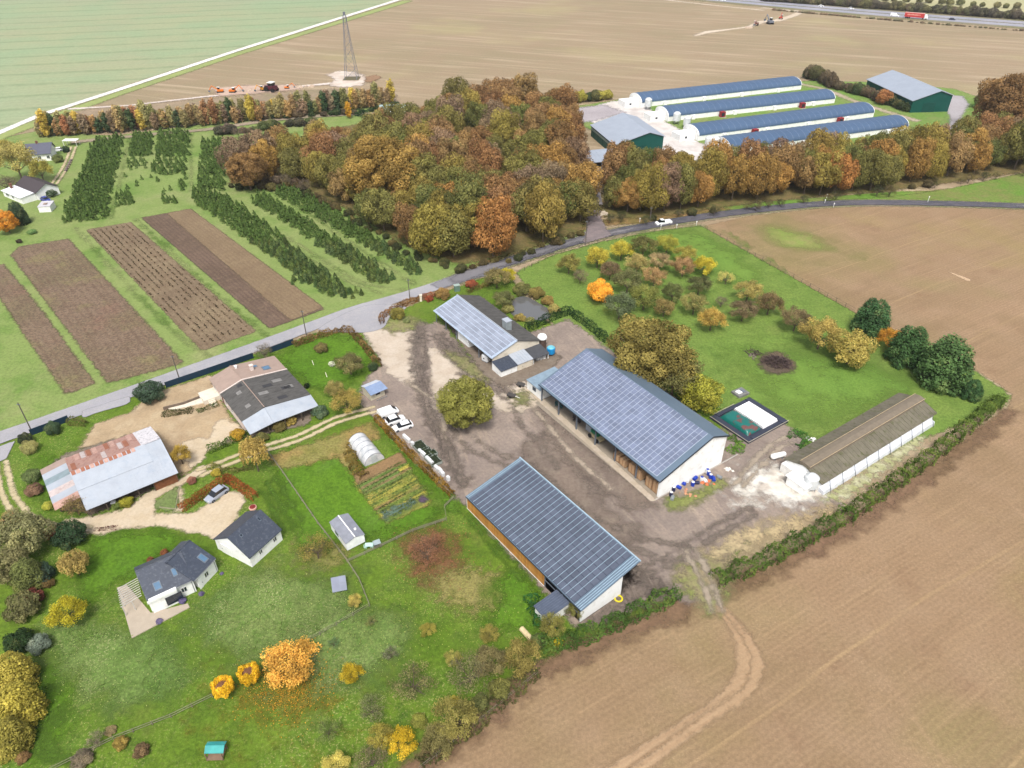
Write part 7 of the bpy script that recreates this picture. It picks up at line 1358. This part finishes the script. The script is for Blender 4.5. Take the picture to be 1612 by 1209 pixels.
for k, (px, py, mt, nm, lie) in enumerate(((1056, 781, NAV, 'navy', 0), (1060, 773, NAV, 'navy', 0), (1068, 769, BLU, 'blue', 1), (1075, 763, BLU, 'blue', 1), (1081, 758, WD, 'white', 1), (1090, 765, BLU, 'blue', 0), (1094, 755, BLU, 'blue', 1), (1096, 762, NAV, 'navy', 1), (1104, 757, WD, 'white', 0), (1109, 758, WD, 'white', 1), (1115, 748, BLU, 'blue', 0), (1118, 753, BLU, 'blue', 0), (1123, 756, BLU, 'blue', 1), (1113, 745, WD, 'white', 0), (1132, 753, pm('drum_grey', (150, 156, 160), .5), 'grey', 1), (1058, 786, pm('drum_grey', (1, 1, 1)), 'grey', 1))):
    p = G(px, py); t = thing('plastic_drum', f'{nm} drum {"lying" if lie else "standing"} in the heap below the white gable of the solar barn', 'drum', p, f'{nm} drums {"lying" if lie else "standing"} by the gable')
    if lie:
        a = dr.uniform(0, 3.1); f_ = frame((p.x, p.y), (math.cos(a), math.sin(a)), (-math.sin(a), math.cos(a))); MB(f_).lathe((0, 0, .36), [(.3, -.5), (.34, -.45), (.34, -.02), (.36, 0), (.34, .02), (.34, .45), (.3, .5)], 12, 'x').build('barrel', mt, t); MB(f_).lathe((.5, 0, .36), [(.27, 0), (.27, .03)], 12, 'x').build('lid', NAV, t)
    else: MB().lathe((p.x, p.y, 0), [(.3, 0), (.34, .05), (.34, .48), (.36, .5), (.34, .52), (.34, .95), (.3, 1.)], 12).build('barrel', mt, t); MB().lathe((p.x, p.y, 1.), [(.28, 0), (.28, .03)], 12).build('lid', WD if mt != WD else BLU, t)
for k, (px, py, lb, c) in enumerate(((1083, 778, 'small heap of orange and tan rubble among the drums', (206, 150, 116)), (1116, 762, 'small heap of orange scrap at the right end of the drums', (214, 120, 80)), (1143, 738, 'white heap by the concrete strip beside the solar barn', (234, 230, 222)), (1276, 690, 'white rubble beside the long low shed', (238, 236, 232)), (1271, 770, 'rusty scrap in front of the long low shed', (160, 92, 60)), (1185, 560, 'grey ash patch beside the brush pile', (120, 110, 100)), (828, 1000, 'rolled cream tarpaulin in the weeds left of the cabin', (224, 204, 160)))):
    p = G(px, py); m = MB(); rg_ = random.Random(k+50)
    for j in range(9):
        x, y = p.x+rg_.gauss(0, .55), p.y+rg_.gauss(0, .5); s_ = rg_.uniform(.15, .4); a = rg_.uniform(0, 3); f_ = frame((x, y), (math.cos(a), math.sin(a)), (-math.sin(a), math.cos(a))); m.fr = f_; m.hexa([(-s_, -s_, 0), (s_, -s_, 0), (s_, s_, 0), (-s_, s_, 0)], [(-s_*.6, -s_*.5, s_*.9), (s_*.5, -s_*.6, s_*.8), (s_*.6, s_*.5, s_), (-s_*.5, s_*.6, s_*.7)])
    if 'tarpaulin' in lb:
        m = MB(frame((p.x, p.y), (.6, -.8), (.8, .6))); m.lathe((-1.2, 0, .4), [(.3, 0), (.42, .1), (.42, 2.3), (.3, 2.4)], 10, 'x')
    tag(m.build('rubble_heap' if 'tarp' not in lb else 'rolled_tarpaulin', pm(f'heap_tone_{k}', c, .9, var=.2, k=.7)), lb, 'heap' if 'tarp' not in lb else 'tarpaulin')
# ring tyre, water tank, silo by the chimney barn
p = G(973.5, 943.5); m = MB(); n0 = 18
tor = [(.58+.14*math.cos(a), .2+.13*math.sin(a)) for a in [2*math.pi*i/8 for i in range(9)]]
m.lathe((p.x, p.y, 0), tor, 20); m.f = m.f[:-2]; tag(m.build('yellow_ring', pm('ring_yellow', (232, 214, 40), .6, k=.7)), 'yellow round ring lying by the gable of the larch barn', 'ring')
p = G(867, 559); t = thing('water_tank', 'bright blue water tank standing beside the chimney barn', 'tank', p); MB().lathe(p+Vector((0, 0, .6)), [(.9, 0), (1., .2), (1., 1.4), (.9, 1.55)], 16).build('vessel', pm('tank_blue', (32, 150, 220), .4, k=.7), t, smooth=False); MB().lathe(p+Vector((0, 0, 2.15)), [(.9, 0), (.7, .15), (.3, .25)], 16).build('lid', pm('tank_light', (120, 200, 220), .4, k=.7), t)
for a in range(4): MB().box(p.x+math.cos(a*1.57+.78)*.75-.08, p.y+math.sin(a*1.57+.78)*.75-.08, 0, p.x+math.cos(a*1.57+.78)*.75+.08, p.y+math.sin(a*1.57+.78)*.75+.08, .6).build('leg', FRAME, t)
p = G(853, 549); t = thing('brown_silo', 'brown silo with a domed white cap behind the chimney barn', 'silo', p); MB().lathe(p, [(.95, 0), (.95, 3.)], 16).build('shaft', pm('silo_brown', (104, 84, 76), .8, var=.15), t); MB().lathe(p+Vector((0, 0, 3.)), [(1.15, 0), (1.15, .35), (.9, .75), (.4, .95)], 16).build('cap', WHITE, t)
p = G(765.5, 569); t = thing('white_tank', 'white box-shaped tank under the eave of the chimney barn', 'tank', p); f_ = frame((p.x, p.y), (.75, -.6), (.6, .75)); MB(f_).box(-.9, -.7, .3, .9, .7, 1.9).build('vessel', WD, t, bevel=.15); MB(f_).box(-.25, -.76, 1., .05, -.7, 1.3).build('hatch', CGL, t); MB(f_).box(-.8, -.6, 0, .8, .6, .32).build('stand', FRAME, t)
for k, (px, py) in enumerate(((846, 567), (851, 566), (856, 564.5))):
    p = G(px, py); tag(MB().lathe(p, [(.4, 0), (.48, .2), (.48, .75), (.35, .9)], 10).build('round_container', WD), 'round white container under the open lean-to of the chimney barn', 'container', 'white containers under the lean-to')
# planters and sacks by the golden hedge
for k, (px, py, L_, lb) in enumerate(((661.5, 706, 3.2, 'dark planting trailer with low plants by the golden hedge, upper one'), (673, 716, 3., 'dark planting trailer with low plants by the golden hedge, middle one'), (682, 727, 3.2, 'dark planting trailer with low plants by the golden hedge, lower one'), (682.5, 716, 1.4, 'small dark planter box set apart from the planting trailers'))):
    p = G(px, py); d = (G(682, 727)-G(661.5, 706)).normalized(); f_ = frame((p.x, p.y), d, (-d.y, d.x)); t = thing('planting_trailer', lb, 'planter', p, 'planters by the golden hedge'); w_ = 1.1 if k < 3 else .6
    m = MB(f_)
    for a in ((-L_/2, -w_, L_/2, -w_+.08), (-L_/2, w_-.08, L_/2, w_), (-L_/2, -w_, -L_/2+.08, w_), (L_/2-.08, -w_, L_/2, w_)): m.box(a[0], a[1], .2, a[2], a[3], .75)
    m.build('frame', pm('planter_edge', (170, 178, 170), .7), t); MB(f_).box(-L_/2+.08, -w_+.08, .2, L_/2-.08, w_-.08, .6).build('soil', pm('planter_soil', (56, 62, 46), .95, var=.3, scale=3), t)
    cen = np.random.default_rng(k).uniform([-L_/2+.1, -w_+.1, .6], [L_/2-.1, w_-.1, .95], (150, 3)); cen = np.array([list(Vector(f_(*c))-p) for c in cen]); me = leaf_mesh('plants', cen, np.random.default_rng(k).normal(size=cen.shape)+np.array([0, 0, 1]), .24, np.random.default_rng(k+9).uniform(0, 1, 150), np.random.default_rng(k)); o = bpy.data.objects.new('plants', me); COL.objects.link(o); o.parent = t; o.color = C((62, 84, 56))
for k, (px, py, s_) in enumerate(((635, 692, 1.2), (640, 697, 1.3), (647, 704, .8), (660, 716, 1.5), (664, 720, 1.3), (672, 729, 1.6), (677, 733, 1.), (685, 742, 1.3), (690, 746, 1.2), (694, 750, 1.1), (703, 758, .8))):
    p = G(px, py); d = Vector((.62, -.78)); f_ = frame((p.x+.3, p.y+.3), d, (.78, .62)); tag(MB(f_).box(-s_/2, -.3, 0, s_/2, .3, .95+.1*(k % 3)).build('white_sack', WD, bevel=.12), 'white sack among those standing behind the golden brown hedge', 'sack', 'white sacks behind the golden hedge')
# frames and troughs near the annex
p = G(822, 628); f_ = frame((p.x, p.y), (.8, -.6), (.6, .8)); t = thing('pipe_frame', 'square frame of pale pipes lying in front of the white annex', 'frame', p)
for a, b in (((-2, -1.6), (2, -1.6)), ((2, -1.6), (2, 1.6)), ((2, 1.6), (-2, 1.6)), ((-2, 1.6), (-2, -1.6))): MB(f_).tube((*a, .12), (*b, .12), .08, .08, 5).build('pipe', pm('pipe_pale', (1, 1, 1)), t)
sheet('weedy_patch', [(806, 628), (824, 614), (838, 628), (822, 642)], _M['yard_weeds'], res=.7)
for px, py, lb in ((820, 608, 'dark wheeled trailer left of the white annex'), (805, 625, 'small dark trailer with white drawbar in the yard left of the pipe frame')):
    p = G(px, py); f_ = frame((p.x, p.y), (.9, -.4), (.4, .9)); t = thing('small_trailer', lb, 'trailer', p); MB(f_).box(-.9, -.55, .45, .9, .55, .7).build('bed', pm('trailer_dark', (84, 80, 78), .8), t); MB(f_).tube((.9, 0, .5), (2., 0, .3), .05, .05, 5).build('drawbar', WHITE, t)
    for y in (-.65, .65): MB(f_).lathe((0, y, .3), [(.3, -.08), (.3, .08)], 10, 'y').build('wheel', TYRE, t)
# garden things
p = G(343, 1186); f_ = frame((p.x, p.y), (1, .02), (-.02, 1)); t = thing('picnic_shelter', 'small wooden shelter with turquoise roof in the lower garden', 'shelter', p)
for x in (-1.0, 1.0):
    for y in (-.9, .6): MB(f_).box(x-.06, y-.06, 0, x+.06, y+.06, 1.5).build('post', pm('shelter_wood', (150, 124, 104), .9), t)
TQ = pm('turquoise_roof', (62, 172, 170), .5, k=.65)
MB(f_).slab([(-1.2, -.7, 1.35), (1.2, -.7, 1.35), (1.2, .1, 1.75), (-1.2, .1, 1.75)], .07).build('roof', TQ, t); MB(f_).slab([(-1.2, .8, 1.4), (1.2, .8, 1.4), (1.2, .1, 1.75), (-1.2, .1, 1.75)], .07).build('roof', TQ, t); MB(f_).box(-1, -1.1, .4, 1, .5, .5).build('bench_board', pm('shelter_wood', (1, 1, 1)), t)
p = G(535, 926); f_ = frame((p.x, p.y), (.97, .25), (-.25, .97)); t = thing('ground_solar_panel', 'tilted square solar panel of four modules standing on the lawn', 'solar panel', p)
q = [(-1.15, -.9, .35), (1.15, -.9, .35), (1.15, .9, 1.75), (-1.15, .9, 1.75)]; panels(f_, q, 2, 2, panelmat('garden_cells', (150, 156, 176), .7, .2), t, .01, .99, .01, .99, .05, .05, name='modules', up=.05, backing=FRAME)
for x in (-.9, .9): MB(f_).tube((x, .6, 0), (x, .6, 1.5), .05, .05, 5).build('leg', FRAME, t); MB(f_).tube((x, -.8, 0), (x, -.8, .4), .05, .05, 5).build('leg', FRAME, t)
PLG = pm('plastic_pale_green', (196, 228, 220), .5, k=.72)
p = G(581.5, 862); f_ = frame((p.x, p.y), (1, .1), (-.1, 1)); t = thing('garden_table', 'pale green garden table on the lawn beside the mobile home', 'table', p); MB(f_).box(-.65, -.42, .68, .65, .42, .74).build('tabletop', PLG, t)
for x in (-.55, .55):
    for y in (-.32, .32): MB(f_).tube((x, y, 0), (x, y, .68), .04, .04, 5).build('leg', PLG, t)
for k, (px, py, lb) in enumerate(((576, 863.5, 'pale green plastic chair left of the garden table'), (586, 862.5, 'pale green plastic chair right of the garden table'))):
    p = G(px, py); f_ = frame((p.x, p.y), (1 if k else -1, 0), (0, 1)); t = thing('garden_chair', lb, 'chair', p, 'chairs at the garden table'); MB(f_).box(-.24, -.24, .4, .24, .24, .45).build('seat', PLG, t); MB(f_).box(.2, -.24, .45, .26, .24, .85).build('backrest', PLG, t)
    for x in (-.2, .2):
        for y in (-.2, .2): MB(f_).tube((x, y, 0), (x, y, .4), .025, .025, 4).build('leg', PLG, t)
p = G(594, 860); f_ = frame((p.x, p.y), (.9, .45), (-.45, .9)); t = thing('rabbit_hutch', 'small dark hutch with pale grey lid right of the garden table', 'hutch', p); MB(f_).box(-.5, -.35, .35, .5, .35, .9).build('box', pm('hutch_dark', (66, 78, 80), .8), t); MB(f_).slab([(-.6, -.45, .95), (.6, -.45, .95), (.6, .45, 1.1), (-.6, .45, 1.1)], .06).build('lid', pm('hutch_lid', (170, 184, 190), .6), t)
for x in (-.42, .42): 
    for y in (-.28, .28): MB(f_).box(x-.04, y-.04, 0, x+.04, y+.04, .35).build('leg', pm('hutch_dark', (1, 1, 1)), t)
p = G(398.5, 801); t = thing('round_planter', 'round pink rimmed planter with red plants between hedge and gable house', 'planter', p); MB().lathe(p, [(.5, 0), (.68, .15), (.68, .45), (.6, .5)], 16).build('rim', pm('rim_pink', (226, 176, 160), .7, k=.7), t); MB().lathe(p+Vector((0, 0, .46)), [(.56, 0), (.5, .12), (.2, .2)], 12).build('plants', pm('red_plants', (140, 50, 48), .9, var=.4, scale=6), t)
p = G(181, 797); f_ = frame((p.x, p.y), (.95, .3), (-.3, .95)); t = thing('wheelie_bin', 'dark green bin with a white lid in front of the rusty barn', 'bin', p); MB(f_).hexa([(-.3, -.3, 0), (.3, -.3, 0), (.3, .3, 0), (-.3, .3, 0)], [(-.36, -.36, 1), (.36, -.36, 1), (.36, .36, 1), (-.36, .36, 1)]).build('body', pm('bin_green', (24, 56, 46), .6), t); MB(f_).box(-.4, -.4, 1., .4, .4, 1.08).build('lid', WHITE, t)
p = G(719.5, 458); f_ = frame((p.x, p.y), (.9, .4), (-.4, .9)); t = thing('metal_cabinet', 'grey green box cabinet by the lane near the chimney barn', 'cabinet', p); MB(f_).box(-.7, -.5, 0, .7, .5, 1.7).build('case', pm('cabinet_green', (118, 148, 136), .6), t); MB(f_).box(-.78, -.58, 1.7, .78, .58, 1.82).build('lid', pm('cabinet_lid', (176, 196, 188), .6), t)
for k, (px, py, s_, lb) in enumerate(((945, 339.5, 1.2, 'cream boulder at the mouth of the wood drive, left one'), (949.5, 338, 1.6, 'cream boulder at the mouth of the wood drive, largest middle one'), (954, 338.5, 1.2, 'cream boulder at the mouth of the wood drive, right one'))):
    p = G(px, py); f_ = frame((p.x, p.y), (1, .1), (-.1, 1)); tag(MB(f_).hexa([(-s_*.6, -s_*.4, 0), (s_*.6, -s_*.45, 0), (s_*.55, s_*.4, 0), (-s_*.5, s_*.45, 0)], [(-s_*.45, -s_*.3, s_*.75), (s_*.45, -s_*.3, s_*.7), (s_*.4, s_*.3, s_*.8), (-s_*.4, s_*.3, s_*.7)]).build('boulder', pm('boulder_cream', (214, 200, 180), .9, var=.1), bevel=.12), lb, 'boulder', 'boulders at the wood drive')
for k, (px, py) in enumerate(((494, 575), (515, 594))):
    p = G(px, py); t = thing('white_stake', ['short leaning white stake on the lawn, upper one', 'short leaning white stake on the lawn, lower one'][k], 'stake', p); MB().tube(p, p+Vector((-.35, .5, 1.0)), .09, .08, 6).build('shaft', pm('stake_cream', (226, 224, 200), .7, k=.72), t)
p = G(663, 474); t = thing('gate_pillar', 'pale stone pillar in the lane hedge', 'pillar', p); MB().box(p.x-.3, p.y-.3, 0, p.x+.3, p.y+.3, 1.7).build('shaft', CREAM, t); MB().box(p.x-.38, p.y-.38, 1.7, p.x+.38, p.y+.38, 1.85).build('cap', CREAM, t)
# brush pile and fallen branch on the orchard meadow
for nm, px, py, n_, spread, h, lb in (('brush_pile', 1223, 572, 230, 3.2, 1.9, 'dark mauve pile of cut brushwood on the orchard meadow'), ('fallen_branch', 1186, 555, 26, 1.8, .9, 'dark fallen branch lying on the orchard meadow')):
    p = G(px, py); rg_ = random.Random(n_); m = MB()
    for k in range(n_):
        a = rg_.uniform(0, 6.28); r = spread*math.sqrt(rg_.random()); z = h*(1-(r/spread)**1.5)*rg_.random(); c = Vector((p.x+math.cos(a)*r, p.y+math.sin(a)*r*.8, z+.08)); d = Vector((rg_.gauss(0, 1), rg_.gauss(0, 1), rg_.gauss(0, .35))).normalized()*rg_.uniform(.5, 1.3); m.tube(c-d, c+d, .07, .03, 4, False)
    tag(m.build(nm, pm('brush_mauve', (92, 76, 74), .95, var=.35, scale=2)), lb, 'brushwood')
sheet('ash_ground', [(1195, 565), (1225, 555), (1252, 575), (1240, 588), (1205, 586)], gmat('ash_ground_m', (120, 104, 84), (104, 92, 78), fine=2, famp=.3, soft=1, ragged=2.5), smooth=True, res=.8, margin=4)
# lavender by the bungalow
for px, py, rp, lb in ((287, 946, 7, 'mauve flowering bush at the inner corner of the bungalow'), (317, 935, 5, 'mauve flowering bush along the bungalow wall, upper one'), (251, 978, 6, 'mauve flowering bush at the edge of the terrace'), (349, 903, 3.5, 'small mauve bush below the entrance of the bungalow')): plantpx('bush', px, py, rp, (122, 110, 160), lb, 'shrub', sz=.8)
for px, py, rp in ((236, 881, 6), (258, 870, 7)): plantpx('bush', px, py, rp, (146, 84, 56), f'reddish round shrub behind the bungalow roof, {"lower" if px < 250 else "upper"} one', 'shrub', sz=1.)
# fences
post_fence('fence', [(814, 432), (870, 404), (940, 384), (1030, 366), (1103, 357)], 'dark wire fence between the lane and the orchard', 1.2, 3.2, rr=.025, post=.06)
post_fence('fence', [(1103, 357), (1200, 411), (1345, 492)], 'dark wire fence between the orchard and the brown field', 1.3, 3., rr=.03, post=.07)
WDF = pm('fence_grey_wood', (150, 142, 126), .9)
post_fence('fence', [(412, 700), (445, 745), (500, 825), (546, 884), (566, 915), (582, 955)], 'grey wooden fence running past the mobile home', 1.0, 2.4, WDF, 3, .07, .035)
post_fence('fence', [(582, 955), (530, 985), (478, 1015)], 'grey wire fence from the small solar panel to the orange tree', .9, 2.4, WDF, 2, .06, .03)
post_fence('fence', [(335, 1098), (270, 1130), (180, 1165), (80, 1215)], 'brown fence below the lower lawn', .9, 2.4, WDF, 2, .06, .04)
post_fence('fence', [(548, 886), (600, 862), (650, 838), (703, 820), (700, 800), (715, 785)], 'low brown fence between the mobile home lawn and the meadow', .9, 2.4, WDF, 3, .06, .04)
post_fence('fence', [(846, 1062), (800, 1100), (740, 1150), (660, 1213)], 'grey wire fence along the lower field edge', 1., 2.6, WDF, 2, .06, .03)
post_fence('fence', [(592, 662), (640, 716), (712, 786)], 'row of stakes supporting the golden brown hedge', 1.5, 1.7, pm('stake_pale', (190, 160, 120), .9), 2, .05, .02)
NAVY = pm('fence_navy', (30, 60, 84), .6, var=.04, k=.6)
for k, (A2, lb) in enumerate((([(50, 686), (82, 674), (110, 663)], 'dark blue panel fence by the lane at the left yard'), ([(262, 611), (300, 598), (330, 588), (362, 577), (400, 564)], 'dark blue panel fence along the lane in front of the farmhouse'), ([(425, 556), (445, 549), (463, 542)], 'short dark blue panel fence at the end of the corner hedge'))):
    P = [G(*q) for q in A2]; t = thing('panel_fence', lb, 'fence', P[0])
    for a, b in zip(P[:-1], P[1:]):
        d = (b-a).normalized(); n = Vector((-d.y, d.x, 0)); L = (b-a).length; f_ = frame((a.x, a.y), d, n); kk = max(1, round(L/2.4))
        for i in range(kk): MB(f_).box(L*i/kk+.05, -.03, .08, L*(i+1)/kk-.05, .03, 1.55).build('panel', NAVY, t); MB(f_).box(L*i/kk-.05, -.06, 0, L*i/kk+.05, .06, 1.6).build('post', DARKM, t)
wl2 = thing('ramp_wall', 'curved retaining wall with a pale ramp in the sandy yard', 'wall', G(300, 648)); m = MB()
P = [G(*q) for q in ((258, 646), (290, 638), (332, 622))]
for a, b in zip(P[:-1], P[1:]): d = (b-a).normalized(); m.fr = frame((a.x, a.y), d, (-d.y, d.x)); m.box(0, -.15, 0, (b-a).length, .15, .8)
m.build('coping', pm('wall_brown', (128, 112, 98), .9), wl2); m = MB(); Q = [G(*q) for q in ((262, 644), (334, 624), (334, 632), (275, 647))]; m.prism([(q.x, q.y) for q in Q], .02, .35); m.build('ramp', CREAM, wl2)
sheet('garden_path', [(282, 770), (284, 803)], lsand, line=1.1, res=.5); 
post_fence('fence', [(252, 800), (277, 803), (283, 768)], 'low pale timber edging of the small triangular garden', .35, 2., pm('edging', (186, 176, 150), .9), 2, .05, .04)
sheet('triangle_garden', [(243, 800), (248, 788), (280, 766), (282, 800), (262, 806)], gmat('rough_garden', (120, 140, 80), (132, 138, 96), mid=.6, fine=2.4, famp=.3), res=.6)
ck = thing('chicken_pen', 'row of small crates beside the cottage track', 'crate', G(107, 258))
for i in range(6):
    p = G(112-i*1.6, 254+i*3.2); MB().box(p.x-.4, p.y-.5, 0, p.x+.4, p.y+.5, .7).build('box', pm('pen_mauve', (140, 124, 122), .9), ck)
# ------------------------------------------------------------------ air
hz = MB().box(-4100, -500, -1, 4100, 4100, 96).build('haze', None); tag(hz, 'thin pale haze over the whole site', kind='stuff')
hm = bpy.data.materials.new('haze'); hm.use_nodes = True; nt_ = hm.node_tree; nt_.nodes.clear(); vo = nt_.nodes.new('ShaderNodeVolumePrincipled'); vo.inputs['Color'].default_value = (.9, .93, 1, 1); vo.inputs['Density'].default_value = HAZE; vo.inputs['Anisotropy'].default_value = .3
o_ = nt_.nodes.new('ShaderNodeOutputMaterial'); nt_.links.new(vo.outputs[0], o_.inputs['Volume']); hz.data.materials.append(hm)
if HAZE <= 0: bpy.data.objects.remove(hz)
# ================================================================== LIGHT, CAMERA
w = bpy.data.worlds.new('World'); scene.world = w; w.use_nodes = True; nt = w.node_tree; nt.nodes.clear()
sky = nt.nodes.new('ShaderNodeTexSky'); sky.sky_type = 'NISHITA'; sky.sun_disc = False
SUN_EL, SUN_AZ = math.radians(58), math.radians(182)      # azimuth clockwise from +Y: light from behind the camera
sky.sun_elevation = SUN_EL; sky.sun_rotation = SUN_AZ; sky.dust_density = 4; sky.air_density = 1.2; sky.ozone_density = 1
hs = nt.nodes.new('ShaderNodeHueSaturation'); hs.inputs['Saturation'].default_value = .38
bg = nt.nodes.new('ShaderNodeBackground'); bg.inputs[1].default_value = .118; ow = nt.nodes.new('ShaderNodeOutputWorld')
nt.links.new(sky.outputs[0], hs.inputs['Color']); nt.links.new(hs.outputs[0], bg.inputs[0]); nt.links.new(bg.outputs[0], ow.inputs[0])
sl = bpy.data.lights.new('sun', 'SUN'); sl.energy = 2.1; sl.angle = math.radians(15); sl.color = (1, .95, .88)
so = bpy.data.objects.new('sun', sl); COL.objects.link(so)
dv = Vector((math.sin(SUN_AZ)*math.cos(SUN_EL), math.cos(SUN_AZ)*math.cos(SUN_EL), math.sin(SUN_EL)))
so.rotation_euler = dv.to_track_quat('Z', 'Y').to_euler(); so.location = (100, -100, 200)
cam = bpy.data.cameras.new('camera'); co = bpy.data.objects.new('camera', cam); COL.objects.link(co)
co.location = (0, 0, CAMH); co.rotation_euler = (math.pi/2-PITCH, 0, 0)
cam.sensor_width = 36; cam.sensor_fit = 'HORIZONTAL'; cam.lens = 36*F/1612; cam.clip_end = 20000; cam.clip_start = .5
scene.camera = co
scene.view_settings.view_transform = 'Standard'; scene.view_settings.look = 'None'; scene.view_settings.exposure = .76; scene.view_settings.gamma = 1
scene.cycles.transparent_max_bounces = 24; scene.cycles.max_bounces = 6; scene.cycles.diffuse_bounces = 3
scene.cycles.use_denoising = True
